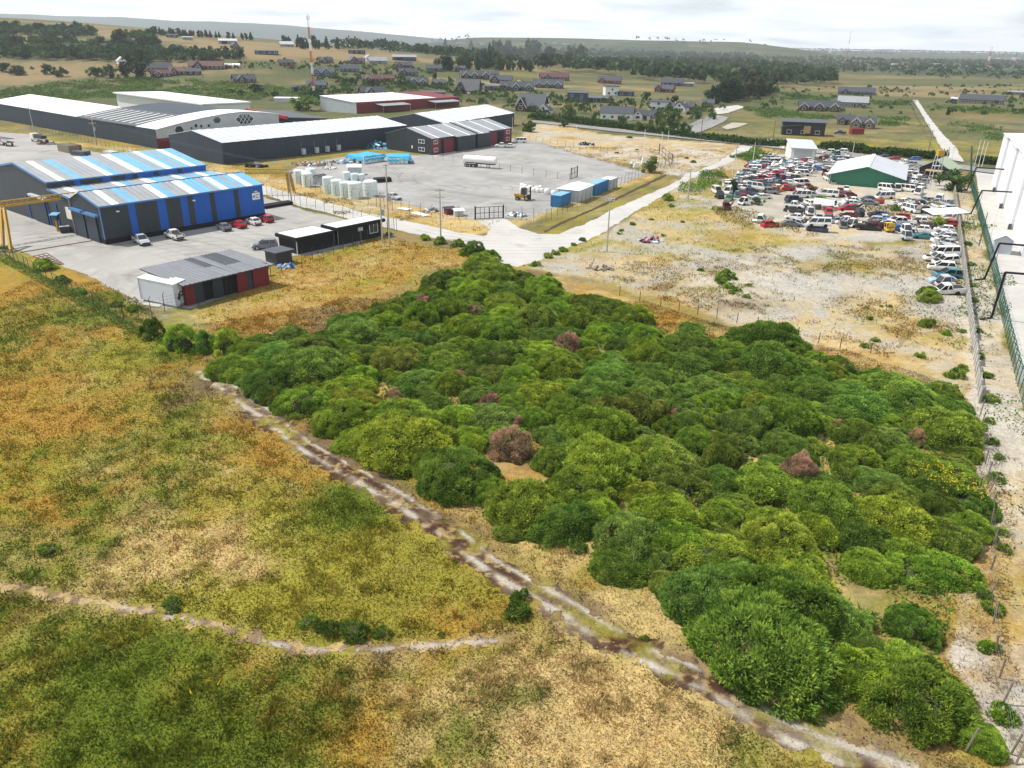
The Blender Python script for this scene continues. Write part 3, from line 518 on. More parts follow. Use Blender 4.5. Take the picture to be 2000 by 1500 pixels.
CNAME = {'mid': 'mid green', 'deep': 'dark green', 'lime': 'lime green', 'blue': 'cool green', 'olive': 'dull olive green', 'dead': 'dead pinkish brown', 'yellow': 'yellow green'}
def jit(c, a=0.18):
    k = 1 + rng.uniform(-a, a); return tuple(max(0.004, x * k * (1 + rng.uniform(-.08, .08))) for x in c)
def bush(px, py, wpx, kind, label, group, meshes=None, hs=1.0, xy=None, w=None, cat='bush', name='gorse_bush'):
    me = rng.choice(meshes or GORSE)
    if xy is None:
        p = P(px, py); w = wpx * depth(p) / FPX; x, y = p[0], p[1] + w * 0.33
    else: x, y = xy
    s = w / 5.2 if (me in GORSE or me in SMOOTHG) else (w / 3.5 if me in OPENG else (w / 3.9 if me in DEADG else w / 1.25))
    o = link(name, me, None, (x, y, gz(x, y) - 0.05), jit(COLS[kind]))
    o.rotation_euler = (0, 0, rng.uniform(0, 6.28)); o.scale = (s * rng.uniform(.88, 1.15), s * rng.uniform(.85, 1.2), s * hs * rng.uniform(.92, 1.1))
    setp(o, label, cat, group); BUSH_XY.append((x, y, w * 0.5)); return o
BUSH_XY = []
GRP = 'gorse bushes of the thicket'
FRONT = [  # px, py of the front foot, width px, colour, smooth?, label
    (1515, 1345, 265, 'deep', 1, 'largest smooth domed gorse bush at the track edge, near the bottom right corner'),
    (1385, 1215, 160, 'blue', 1, 'smooth rounded cool green bush just left of the largest domed bush'),
    (1310, 1160, 85, 'olive', 0, 'narrow dull olive bush behind the lone grey stake in dry grass'),
    (1835, 1440, 215, 'mid', 0, 'big knobbly bush at the bottom right end of the thicket'),
    (1690, 1370, 170, 'lime', 0, 'light yellow green bush between the two biggest foreground bushes'),
    (1790, 1350, 150, 'mid', 0, 'bush with pale tips behind the knobbly end bush'),
    (1650, 1250, 130, 'blue', 1, 'cool green bush behind the largest domed bush'),
    (1935, 1475, 90, 'mid', 0, 'small bush at the extreme right end of the thicket beside leaning stakes'),
    (450, 745, 95, 'mid', 0, 'bush at the left tip of the thicket above bare brown ground'),
    (520, 775, 100, 'deep', 0, 'dark bush second from the left tip of the thicket'),
    (590, 810, 110, 'mid', 0, 'bush beside the dark soil where the track starts'),
    (665, 852, 130, 'lime', 0, 'bright lime bush just left of the narrow sandy gap'),
    (690, 810, 90, 'yellow', 0, 'yellowish bush behind the bright lime bush by the sandy gap'),
    (775, 908, 185, 'lime', 1, 'broad smooth lime bush right of the narrow sandy gap'),
    (835, 935, 110, 'mid', 0, 'mid green bush joined to the broad smooth lime bush'),
    (880, 970, 145, 'deep', 0, 'dark rounded bush in front of the sandy clearing'),
    (915, 880, 80, 'lime', 0, 'small lime bush on the far side of the sandy clearing'),
    (1020, 1025, 150, 'lime', 1, 'smooth bright bush on the near side of the sandy clearing'),
    (1100, 1065, 150, 'deep', 0, 'tall dark bush over shaded grass at the track side'),
    (1175, 1030, 110, 'lime', 0, 'lime bush behind the tall dark bush of the track side'),
    (1235, 1085, 120, 'blue', 0, 'cool green round bush right of the tall dark track side bush'),
    (1320, 1080, 110, 'mid', 0, 'bush behind the narrow dull olive bush'),
    (1250, 985, 75, 'yellow', 0, 'small yellow green tree like bush standing out in the thicket front'),
    (1160, 715, 80, 'yellow', 0, 'isolated yellowish round bush in the middle of the thicket'),
    (1018, 690, 60, 'olive', 0, 'fine dull olive broom left of the yellowish round bush'),
    (345, 690, 62, 'lime', 2, 'light green broad leaved shrub at the end of the left fence'),
    (435, 695, 58, 'lime', 2, 'light green upright shrub beside the left tip of the thicket'),
    (395, 690, 45, 'deep', 2, 'dark shrub between the two light shrubs at the fence end'),
    (290, 665, 46, 'deep', 2, 'dark green shrub growing through the end of the left fence'),
    (1845, 985, 120, 'deep', 0, 'dark bush dotted with yellow flowers at the right edge'),
    (1905, 1010, 100, 'deep', 0, 'dark bush with yellow sprigs next to the wire fence'),
    (1350, 655, 50, 'blue', 0, 'single rounded bush at the gap by the rail fence'),
    (1500, 690, 130, 'deep', 0, 'broad dark mound where the rail fence ends'),
]
for (px, py, w, k, sm, lab) in FRONT:
    bush(px, py, w, k, lab, GRP if sm < 2 else 'shrubs at the fence end', (OPENG if sm == 2 else SMOOTHG if sm else GORSE), .82 if sm < 2 else 1.15)
DEAD = [(1000, 895, 75, 'largest dead bush, pinkish brown, behind the sandy clearing'), (1570, 945, 70, 'dead orange brown bush on the right side of the thicket'), (770, 800, 52, 'dead brown bush behind the sandy gap'), (1112, 690, 52, 'dead brown bush left of the yellowish round bush'), (960, 800, 45, 'dead brown bush with bare sticks in the thicket middle'),
        (830, 602, 38, 'dead pale bush near the far left of the thicket'), (925, 618, 32, 'dead twiggy bush near the far edge of the thicket'), (1010, 840, 34, 'small dead bush beside the dark hollow'), (1320, 825, 30, 'small dead tuft right of the thicket middle'), (895, 750, 36, 'dead pink tuft below the dark ridge of gorse'), (1640, 850, 34, 'dead tuft on the right hand slope of the thicket'), (1790, 870, 38, 'dead pale bush near the concrete wall side')]
for (px, py, w, lab) in DEAD: bush(px, py, w, 'dead', lab, 'dead bushes in the thicket', DEADG, 1.3, name='dead_bush')
THICK = poly_w([(440, 735), (560, 815), (700, 880), (830, 950), (960, 1035), (1150, 1100), (1310, 1170), (1420, 1240), (1560, 1380), (1740, 1440), (1960, 1500), (1900, 1380), (1865, 1250), (1885, 1120), (1945, 1010), (1900, 810), (1860, 765), (1760, 740), (1655, 730), (1615, 700), (1500, 665), (1420, 660), (1340, 665), (1260, 632), (1150, 588), (1020, 545), (965, 515), (905, 525), (800, 575), (690, 630), (600, 660), (520, 668), (470, 690)])
CLEAR = [(P(735, 800)[:2], 1.5), (P(725, 780)[:2], 1.2), (P(885, 858)[:2], 1.3), (P(925, 885)[:2], 1.5), (P(965, 905)[:2], 2.0), (P(1010, 925)[:2], 1.9), (P(1050, 935)[:2], 1.3), (P(1690, 1165)[:2], 1.6), (P(1290, 640)[:2], 1.5), (P(1870, 1270)[:2], 1.2)]
LIME = [(P(*p)[:2], r) for p, r in (((700, 800), 7), ((790, 850), 5), ((620, 760), 5), ((1180, 990), 5), ((650, 640), 8), ((1220, 920), 5), ((1480, 1080), 5), ((1050, 770), 6))]
BLUE = [(P(*p)[:2], r) for p, r in (((560, 690), 8), ((1200, 900), 6), ((1290, 760), 8), ((1500, 900), 7), ((1400, 1050), 5), ((1650, 790), 7))]
lo, hi = THICK.min(0), THICK.max(0); tries = 0; n_fill = 0
FRONTLINE = poly_w([(440, 700), (560, 770), (830, 900), (1150, 1040), (1420, 1180), (1700, 1330), (1960, 1440), (1960, 1500), (1560, 1400), (1150, 1120), (700, 900), (440, 750)])
LAND = [(*P(px, py)[:2], nm) for px, py, nm in ((1515, 1300, 'the largest dome'), (1385, 1190, 'the smooth dome beside the largest'), (1835, 1400, 'the knobbly end bush'), (450, 720, 'the left thicket tip'), (590, 790, 'the dark soil at the track start'), (735, 800, 'the narrow sandy gap'), (775, 870, 'the broad lime bush'), (965, 905, 'the sandy clearing'), (1100, 1020, 'the tall dark track side bush'), (1250, 955, 'the yellow green little tree'), (1160, 700, 'the yellowish round bush'), (1018, 680, 'the dull olive broom'), (1000, 870, 'the largest dead bush'), (1570, 920, 'the dead orange bush'), (770, 780, 'the dead bush by the gap'), (1112, 675, 'the dead bush left of centre'), (960, 785, 'the dead bush with bare sticks'), (830, 592, 'the far left dead bush'), (925, 608, 'the far dead twigs'), (1320, 815, 'the small dead tuft'), (1640, 840, 'the right hand dead tuft'), (1790, 860, 'the pale dead bush by the wall'), (1845, 950, 'the yellow flowering broom'), (1500, 665, 'the broad dark mound'), (1350, 640, 'the rail fence gap'), (1690, 1165, 'the bare patch near the wire fence'), (1690, 730, 'the end of the rail fence'), (1880, 780, 'the last wall post'), (960, 530, 'the road corner'), (1870, 1260, 'the pale gravel by the stakes'), (690, 650, 'the upper left edge'), (1480, 1060, 'the green hollow'), (1450, 780, 'the upper right slope'))]
cand = []
while tries < 30000 and n_fill < 255:
    tries += 1; x = rng.uniform(lo[0], hi[0]); y = rng.uniform(lo[1], hi[1])
    xa, ya = np.array([x]), np.array([y])
    rr = rng.choice((1.6, 2.0, 2.5, 3.0, 3.5)) * (0.82 if tries > 9000 else 1)
    if sdf(THICK, xa, ya)[0] > -(rr * .75 if x > .36 * y else .4 + rr * .2): continue
    if any((x - a) ** 2 + (y - b) ** 2 < ((rr + c) * 0.62) ** 2 for a, b, c in BUSH_XY): continue
    if any((x - c[0]) ** 2 + (y - c[1]) ** 2 < (r + rr * .8) ** 2 for c, r in CLEAR): continue
    pl = max([0.12] + [math.exp(-((x - c[0]) ** 2 + (y - c[1]) ** 2) / r ** 2) for c, r in LIME]); pb = max([0.1] + [math.exp(-((x - c[0]) ** 2 + (y - c[1]) ** 2) / r ** 2) for c, r in BLUE])
    u = rng.random(); k = 'lime' if u < pl * .75 else 'blue' if rng.random() < pb * .8 else rng.choice(('mid', 'mid', 'mid', 'deep', 'deep', 'olive'))
    ft = y - np.interp(x, np.sort(THICK[:, 0]), THICK[np.argsort(THICK[:, 0]), 1] * 0 + 60)
    zone = 'near the dirt track' if y < 62 and x < 25 else 'towards the wire fence and wall' if x > 0.42 * y + 6 else 'towards the road corner' if y > 100 else 'in the middle of the thicket'
    bi = None
    sz = 'small' if rr < 1.9 else 'large' if rr > 2.8 else 'medium'
    lm = min(LAND, key=lambda l: (l[0] - x) ** 2 + (l[1] - y) ** 2); dx, dy = x - lm[0], y - lm[1]; dd = math.hypot(dx, dy)
    rel = 'right of' if dx > abs(dy) else 'left of' if -dx > abs(dy) else 'behind' if dy > 0 else 'in front of'
    far_ = 'touching, ' if dd < 4 else '' if dd < 8 else 'farther '
    lb = f'{sz} {CNAME[k]} gorse bush {far_}{rel} {lm[2]}'.replace('bush touching', 'bush touching')
    bush(0, 0, 0, k, lb, GRP, SMOOTHG if rng.random() < .4 else GORSE, rng.uniform(.5, 1.05), (x, y), rr * 2.15); n_fill += 1
print('bushes', n_fill, 'tries', tries)
# yellow flowers: sprigs on the two dark bushes
M_flow = mat('yellow_petals', (.78, .60, .02), 0.7, 0.2, 3)
def flowers(px, py, n, spread):
    m = MB(); p = P(px, py)
    for _ in range(n):
        a = rng.uniform(0, 6.28); d = spread * math.sqrt(rng.random()); x, y = p[0] + d * math.cos(a), p[1] + 1.5 + d * math.sin(a) * .8; z = 2.05 - .18 * d * d / spread + rng.uniform(-.3, .45)
        for q in range(5): 
            s = rng.uniform(.022, .05); c = Vector((x + rng.gauss(0, .13), y + rng.gauss(0, .13), z + rng.gauss(0, .13))); m.hexa([c + Vector(v) * s for v in ((-1, -1, -.6), (1, -1, -.6), (0, 1, -.6))], [c + Vector(v) * s * .8 for v in ((-1, -1, .6), (1, -1, .6), (0, 1, .6))])
    return m
for fx, fy, nn, sp in ((1828, 975, 40, 2.3), (1893, 1008, 26, 1.9)):
    setp(flowers(fx, fy, nn, sp).build('flowers', M_flow), 'yellow broom blossom scattered over dark bushes', kind='stuff')
# undergrowth between the bushes
def leaf_scatter(name, label, xy, z0, hh, ln, wd, colr, seed, up=0.7):
    r = np.random.default_rng(seed); n = len(xy); pos = np.column_stack([xy, z0 + r.uniform(0, 1, n) * hh]); d = unit(r.normal(size=(n, 3)) + np.array([0, 0, up]))
    V, F = sprays(pos, d, r.uniform(.6, 1.4, n) * ln, r.uniform(.6, 1.4, n) * wd, r)
    o = link(name, np_mesh(name, V, F, M_leafv, {'v': np.repeat(r.uniform(0, 1, n), 3)}, np.repeat(colr, 3, axis=0)))
    return setp(o, label, kind='stuff')
xy = nrg.uniform(lo, hi, size=(100000, 2)); xy = xy[sdf(THICK, xy[:, 0], xy[:, 1]) < -0.4]
for c, r in CLEAR: xy = xy[(xy[:, 0] - c[0]) ** 2 + (xy[:, 1] - c[1]) ** 2 > r * r]
cm = np.where(nrg.random((len(xy), 1)) < .8, np.array([[.11, .22, .036]]), np.array([[.17, .13, .06]]))
leaf_scatter('undergrowth', 'low green undergrowth filling the gaps of the thicket', xy, gz(xy[:, 0], xy[:, 1]), .75 * (fbm(xy[:, 0], xy[:, 1], 3, 77, 2) + .1), 0.42, 0.085, cm, 5)
# meadow grass: short tufts coloured like the turf they grow from
MEAD = ZW[0][0]; DRY = ZW[1][0]
def grass_pts(n, poly, lo, hi, pw):
    q = nrg.uniform(lo, hi, size=(n, 2)); d = np.hypot(q[:, 0], q[:, 1]); q = q[nrg.random(len(q)) < np.clip((34 / d) ** pw, 0, 1)]
    return q[np.abs(q[:, 0]) < 0.74 * q[:, 1] + 9]
q = grass_pts(1500000, None, (-75, 24), (40, 115), 1.5); q = q[sdf(MEAD, q[:, 0], q[:, 1]) < 0.5]
tdq = line_d(TRACK, q[:, 0], q[:, 1]); pdq = line_d(PATH, q[:, 0], q[:, 1]); q = q[(tdq + nrg.normal(0, .5, len(q)) > 2.0) & (pdq + nrg.normal(0, .25, len(q)) > .6)]
q2 = nrg.uniform((-62, 88), (2, 160), size=(60000, 2)); q2 = q2[sdf(DRY, q2[:, 0], q2[:, 1]) < 0]
q3 = nrg.uniform((-45, 26), (50, 110), size=(420000, 2)); q3 = q3[(sdf(ZW[2][0], q3[:, 0], q3[:, 1]) < 1.0) & (sdf(THICK, q3[:, 0], q3[:, 1]) > -1.2) & (sdf(MEAD, q3[:, 0], q3[:, 1]) > .5)]; q3 = q3[(line_d(TRACK, q3[:, 0], q3[:, 1]) + nrg.normal(0, .4, len(q3)) > 1.6)]; q2 = np.concatenate([q2, q3])
q = np.concatenate([q, q2])
gc, gw_ = ground_color(q[:, 0], q[:, 1]); kp = nrg.random(len(q)) > .85 * (gw_[C_HEATH] + gw_[C_SAND] + gw_[C_RED]); q, gc = q[kp], gc[kp]; gc = gc * nrg.uniform(.8, 1.45, (len(q), 1)); hgt = 0.07 + 0.12 * fbm(q[:, 0], q[:, 1], 4, 88, 3) + .34 * smooth(.52, .74, fbm(q[:, 0], q[:, 1], 1.1, 87, 2))
fl = nrg.random(len(q)) < 0.012 * smooth(.45, .6, fbm(q[:, 0], q[:, 1], 9, 89, 2)); gc[fl] = (.62, .44, .02)
grass = leaf_scatter('grass', 'rough meadow grass in greens, ochre and straw', q, gz(q[:, 0], q[:, 1]), .02, hgt, np.where(fl, .06, .026 + .00040 * q[:, 1]), gc, 6, up=1.1)
print('grass', len(q))
# low dark heather and fern tussocks in the green patches of the meadow
h_ = nrg.uniform((-75, 24), (40, 110), size=(420000, 2)); h_ = h_[(np.abs(h_[:, 0]) < .74 * h_[:, 1] + 9)]; h_ = h_[sdf(MEAD, h_[:, 0], h_[:, 1]) < 0]
hw = ground_color(h_[:, 0], h_[:, 1])[1]; cl = smooth(.46, .62, fbm(h_[:, 0], h_[:, 1], 1.1, 93, 3)); kp = (nrg.random(len(h_)) < (hw[C_GREEN] * 1.9 + hw[C_HEATH] * 1.1 + hw[C_OLIVE] * .15) * cl) & (line_d(TRACK, h_[:, 0], h_[:, 1]) > 1.7) & (line_d(PATH, h_[:, 0], h_[:, 1]) > .5); isg = hw[C_GREEN][kp] > hw[C_HEATH][kp]; h_ = h_[kp]
hc = np.where(isg[:, None], np.array([[.085, .125, .018]]), np.array([[.13, .085, .055]])) * nrg.uniform(.7, 1.4, (len(h_), 1))
leaf_scatter('heather', 'low dark heather and fern tussocks in the meadow', h_, gz(h_[:, 0], h_[:, 1]), .38, .20, .055, hc, 8, up=.9); print('heather', len(h_))
# tufts and dead stalks on the middle and edges of the track and path
tq = nrg.uniform((-45, 22), (30, 95), size=(120000, 2)); td_ = np.minimum(line_d(TRACK, tq[:, 0], tq[:, 1]), line_d(PATH, tq[:, 0], tq[:, 1]) + .9); tq = tq[(td_ < 2.3) & (np.abs(td_ - .72) > .26) & (nrg.random(len(tq)) < smooth(.40, .58, fbm(tq[:, 0], tq[:, 1], .9, 96, 3)) * .55)]
tcol = np.array([[.36, .27, .13], [.13, .085, .045], [.17, .17, .035], [.08, .045, .025]])[nrg.integers(0, 4, len(tq))] * nrg.uniform(.7, 1.3, (len(tq), 1))
leaf_scatter('dead_grass', 'dead grass and heather stubble along the dirt track', tq, gz(tq[:, 0], tq[:, 1]), .06, .16, .045, tcol, 10, up=.7); print('track tufts', len(tq))
# dry grass and weeds on the rough lots
LOTS = [ZW[3][0], ZW[4][0], ZW[6][0], ZW[7][0], ZW[8][0]]; lq = []
for k_, pw_ in enumerate(LOTS):
    a_ = nrg.uniform(np.maximum(pw_.min(0), (-130, 20)), np.minimum(pw_.max(0), (150, 300)), size=(70000, 2)); lq.append(a_[sdf(pw_, a_[:, 0], a_[:, 1]) < 0])
lq = np.concatenate(lq); lc, lw = ground_color(lq[:, 0], lq[:, 1]); veg = lw[C_STRAW] * .5 + lw[C_OCHRE] + lw[C_OLIVE] + lw[C_GREEN] + lw[C_HEATH]
inyard = np.minimum.reduce([sdf(poly_w(z_), lq[:, 0], lq[:, 1]) for z_ in ([(380, 330), (515, 362), (704, 414), (900, 456), (945, 461), (985, 427), (1090, 457), (1335, 345), (1446, 284), (1474, 283), (1385, 333), (1185, 452), (1010, 522), (930, 480), (640, 416), (370, 338)], [(560, 335), (760, 300), (1000, 270), (1265, 340), (1120, 396), (985, 428), (860, 415)], [(-420, 470), (-400, 250), (130, 282), (500, 382), (742, 455), (490, 540), (330, 604), (20, 482)])])
kp = (nrg.random(len(lq)) < veg * smooth(.40, .60, fbm(lq[:, 0], lq[:, 1], 2.6, 94, 3)) * 2.0 + .05 * veg) & (inyard > .4); lq, lc = lq[kp], lc[kp] * nrg.uniform(.75, 1.35, (kp.sum(), 1))
wk = nrg.random(len(lq)) < .16 * smooth(.5, .62, fbm(lq[:, 0], lq[:, 1], 5, 95, 3)); lc[wk] = np.array([.10, .145, .03])
leaf_scatter('dry_grass', 'dry grass tufts and weeds on the rough gravel lots', lq, 0.0, .10, .30, .085, lc, 9, up=1.0); print('dry grass', len(lq))
# separate low shrubs on the meadow and the lots
SH = [(330, 1195, 38, 'deep'), (1015, 1180, 42, 'deep'), (1010, 1215, 55, 'deep'), (640, 1245, 45, 'deep'), (690, 1250, 55, 'deep'), (745, 1248, 30, 'deep'), (600, 1225, 35, 'olive'), (1260, 1252, 18, 'lime'), (860, 1245, 14, 'deep'), (90, 1085, 34, 'olive'), (1185, 1105, 48, 'mid'), (1130, 1078, 28, 'mid'),
      (82, 530, 40, 'lime'), (118, 555, 30, 'deep'), (150, 577, 26, 'mid'), (10, 492, 22, 'deep'), (260, 610, 24, 'deep'), (225, 600, 20, 'deep'),
      (860, 478, 24, 'mid'), (830, 470, 20, 'mid'), (895, 482, 24, 'mid'), (760, 460, 12, 'deep'), (925, 505, 44, 'deep'), (955, 512, 38, 'mid'), (905, 500, 24, 'lime'), (1139, 472, 16, 'deep'), (1120, 480, 10, 'deep'), (1100, 492, 18, 'mid'), (1085, 498, 16, 'mid'), (1070, 505, 18, 'lime'), (1045, 520, 18, 'lime'), (1072, 540, 12, 'mid'),
      (1237, 440, 12, 'mid'), (1214, 452, 9, 'mid'), (1210, 458, 9, 'mid'), (1306, 392, 22, 'mid'), (1312, 405, 12, 'mid'), (1296, 462, 9, 'deep'), (1334, 435, 8, 'deep'), (1273, 430, 8, 'olive'), (1425, 565, 22, 'mid'), (1440, 570, 16, 'mid'), (1430, 575, 14, 'deep'), (1463, 560, 12, 'mid'), (1459, 583, 14, 'mid'), (1370, 530, 12, 'mid'), (1410, 555, 26, 'mid'), (1420, 545, 30, 'mid'), (1700, 625, 12, 'mid'), (1722, 600, 8, 'mid'), (1738, 600, 10, 'deep'), (1692, 604, 10, 'deep'), (1820, 590, 44, 'olive'), (1815, 640, 30, 'mid'), (1850, 655, 18, 'mid'), (1880, 650, 14, 'mid'), (1690, 680, 16, 'mid'), (1712, 668, 14, 'mid'), (1800, 700, 20, 'mid'), (1870, 740, 34, 'mid'), (1885, 725, 22, 'mid'), (1840, 775, 30, 'mid'),
      (1905, 590, 16, 'mid'), (1900, 560, 14, 'mid'), (1910, 650, 16, 'mid'), (1915, 700, 18, 'mid'), (1930, 740, 22, 'mid'), (1938, 790, 26, 'mid'), (1935, 830, 22, 'mid'), (1940, 870, 24, 'deep'), (1950, 940, 28, 'deep'), (1965, 1075, 26, 'mid'), (1925, 1165, 34, 'deep'), (1945, 1195, 34, 'deep'), (1942, 1270, 40, 'mid'), (1965, 1410, 52, 'mid'), (1960, 1040, 24, 'mid'), (1955, 900, 20, 'mid'), (1900, 520, 14, 'mid'), (1893, 480, 14, 'mid'),
      (1275, 328, 12, 'mid'), (1354, 318, 10, 'deep'), (1342, 310, 7, 'mid'), (1245, 293, 5, 'deep'), (1230, 270, 9, 'deep'), (1205, 300, 7, 'deep'), (1030, 257, 16, 'deep'), (1050, 222, 8, 'mid'), (1470, 395, 12, 'mid'), (1605, 398, 26, 'mid'), (1750, 412, 20, 'mid'), (1835, 445, 28, 'lime'), (1855, 440, 20, 'mid'), (1572, 438, 8, 'mid')]
SHN = {'mid': 'green', 'deep': 'dark green', 'lime': 'light green', 'olive': 'olive'}
for (px, py, w, k) in SH:
    wh = ('on the ochre meadow' if py > 880 and px < 1300 else 'along the left chain link fence' if px < 290 else 'at the gravel road corner' if px < 1150 and py > 420 else 'on the strip beside the concrete wall' if px > 1885 else 'among the wrecked cars' if 1440 < px < 1870 and py < 470 else 'on the vacant plot by the container yard' if py < 345 else 'at the side of the gravel road' if px < 1340 and py < 470 else 'on the rough gravel lot')
    szn = 'tiny' if w < 12 else 'small' if w < 22 else 'spreading' if w < 36 else 'wide'
    p = P(px, py); wm = w * depth(p) / FPX
    bush(px, py, w, k, f'{szn} {SHN[k]} shrub {wh}', 'low shrubs ' + wh, SMALLG if wm < 2.2 else OPENG, 0.85, cat='shrub', name='low_shrub')
# ------------------------------------------------------------------ buildings of the works yards
M_char = mat('charcoal_sheet', (.034, .042, .050), 0.55, 0.2, 0.5, streak=True)
M_navy = mat('navy_grey_sheet', (.030, .043, .062), 0.55, 0.2, 0.4, streak=True)
M_blue = mat('blue_sheet', (.012, .098, .40), 0.5, 0.15, 0.6, streak=True)
M_lblue = mat('light_blue_roof_sheet', (.15, .37, .56), 0.4, 0.15, 0.5)
M_zinc = mat('zinc_roof_sheet', (.27, .285, .305), 0.6, 0.15, 0.4)
M_white = mat('white_roof_sheet', (.74, .76, .78), 0.5, 0.10, 0.3)
M_pale = mat('pale_grey_sheet', (.46, .485, .52), 0.5, 0.1, 0.3)
M_skyl = mat('fibreglass_strip', (.80, .74, .62), 0.5, 0.08, 0.6)
M_red = mat('maroon_sheet', (.17, .020, .026), 0.55, 0.15, 0.6)
M_bred = mat('bright_red_trim', (.42, .014, .025), 0.45, 0.1, 0.6)
M_black = mat('black_plinth', (.010, .010, .013), 0.8, 0.2, 1)
M_dgrey = mat('dark_grey_roof', (.075, .083, .095), 0.55, 0.2, 0.5)
M_grgrey = mat('slate_roof', (.055, .062, .078), 0.65, 0.25, 1.0)
M_glass = mat('window_glass', (.045, .06, .075), 0.12, 0.2, 1.0, spec=0.6)
M_wframe = mat('white_frames', (.74, .74, .72), 0.5, 0.08, 2)
M_trimb = mat('blue_trim', (.06, .18, .42), 0.4, 0.1, 1)
M_green = mat('green_sheet', (.045, .20, .125), 0.5, 0.12, 0.6, streak=True)
M_steel = mat('galvanised_steel', (.36, .37, .38), 0.45, 0.15, 2, metal=0.3)
M_concp = mat('concrete_pole', (.40, .39, .36), 0.9, 0.2, 1.5)
M_wood = mat('weathered_wood', (.19, .16, .125), 0.9, 0.3, 2)
M_dark = mat('dark_opening', (.012, .012, .014), 0.8, 0.2, 1)
M_yellow = mat('crane_yellow', (.46, .27, .03), 0.5, 0.2, 1.5)
M_rust = mat('rusty_steel', (.17, .062, .032), 0.85, 0.4, 2)
M_plast = mat('white_polyethylene', (.62, .70, .70), 0.4, 0.05, 1)
M_cont = mat('container_blue', (.025, .17, .38), 0.5, 0.15, 1.2)
M_brownw = mat('brown_cladding', (.085, .042, .032), 0.75, 0.25, 1.5)
M_dbrown = mat('dark_brown_cladding', (.045, .030, .030), 0.75, 0.25, 1.5)
M_navyw = mat('blue_grey_cladding', (.050, .075, .115), 0.7, 0.2, 1.5)
M_whitew = mat('white_render', (.70, .70, .68), 0.7, 0.1, 1.0)
M_stone = mat('grey_brown_stone', (.20, .17, .145), 0.9, 0.35, 2)
M_redw = mat('red_cladding', (.22, .035, .028), 0.7, 0.2, 1.5)
M_greyw = mat('grey_cladding', (.22, .225, .23), 0.7, 0.2, 1.0)
M_maroonr = mat('maroon_roof', (.115, .052, .050), 0.7, 0.2, 1.0)
M_tanw = mat('tan_plywood', (.42, .29, .15), 0.8, 0.2, 1.0)

class Frame:
    """local axes of a building: A ground corner, u along the front, v going back"""
    def __init__(s, A, ud, vd): s.A = np.array([A[0], A[1], 0.0 if len(A) < 3 else A[2]]); s.u = np.array([math.cos(R_(ud)), math.sin(R_(ud)), 0]); s.v = np.array([math.cos(R_(vd)), math.sin(R_(vd)), 0]); s.ud = ud
    def __call__(s, a, b, z): return s.u * a + s.v * b + np.array([0, 0, z])
    def thing(s, name, label, cat, group=None): return thing(name, label, cat, s.A, 0, group)
def wallpanel(fr, root, a0, b0, a1, b1, z0, z1a, z1b, material, name='wall_panel', pitch=1.0, dep=0.05, out=0.0):
    m = MB(); n = max(1, int(math.hypot(a1 - a0, b1 - b0) / pitch))
    m.ribs(fr(a0, b0, z0), fr(a1, b1, z0), fr(a0, b0, z1a), fr(a1, b1, z1b), n, dep); return m.build(name, material, root)
def roofpanel(fr, root, a0, a1, b0, z0, b1, z1, material, name='roof_panel', pitch=1.0, dep=0.05):
    m = MB(); n = max(1, int(abs(a1 - a0) / pitch)); m.ribs(fr(a0, b0, z0), fr(a1, b0, z0), fr(a0, b1, z1), fr(a1, b1, z1), n, dep); return m.build(name, material, root)
def core(fr, root, a0, a1, prof, material, name='wall'):
    """solid body: prof = [(b, z)...] outline across the depth, from a0 to a1"""
    m = MB(); p0 = [fr(a0, b, z) for b, z in prof]; p1 = [fr(a1, b, z) for b, z in prof]; m.hexa(p0, p1); return m.build(name, material, root)
def fbox(fr, root, a0, a1, b0, b1, z0, z1, material, name):
    m = MB(); m.hexa([fr(a0, b0, z0), fr(a1, b0, z0), fr(a1, b1, z0), fr(a0, b1, z0)], [fr(a0, b0, z1), fr(a1, b0, z1), fr(a1, b1, z1), fr(a0, b1, z1)]); return m.build(name, material, root)
def fwindow(fr, root, a, b, z, w, h, side, frame=M_wframe, glass=M_glass, panes=2, name='window'):
    """side: 'f' in the front wall (b const), 'g' in the gable wall (a const)"""
    m = MB(); g = MB(); t = 0.09
    def bx(mb, c0, c1, z0, z1, d0, d1):
        q = [(c0, d0), (c1, d0), (c1, d1), (c0, d1)]
        if side == 'f': r = [fr(a + c, b - d, 0) for c, d in q]
        else: r = [fr(a - d, b + c, 0) for c, d in q]
        mb.hexa([p + [0, 0, z0] for p in r], [p + [0, 0, z1] for p in r])
    f = max(0.08, w * .06)
    bx(m, -w / 2, w / 2, z - h / 2 - f, z - h / 2, 0.0, t); bx(m, -w / 2, w / 2, z + h / 2, z + h / 2 + f, 0.0, t)
    bx(m, -w / 2 - f, -w / 2, z - h / 2 - f, z + h / 2 + f, 0, t); bx(m, w / 2, w / 2 + f, z - h / 2 - f, z + h / 2 + f, 0, t)
    for k in range(1, panes): c = -w / 2 + w * k / panes; bx(m, c - f / 2, c + f / 2, z - h / 2, z + h / 2, 0, t * .8)
    o = m.build(name, frame, root)
    for k in range(panes):
        g = MB(); bx(g, -w / 2 + w * k / panes + .01, -w / 2 + w * (k + 1) / panes - .01, z - h / 2, z + h / 2, 0.0, t * .45); g.build('pane', glass, o)
    return o
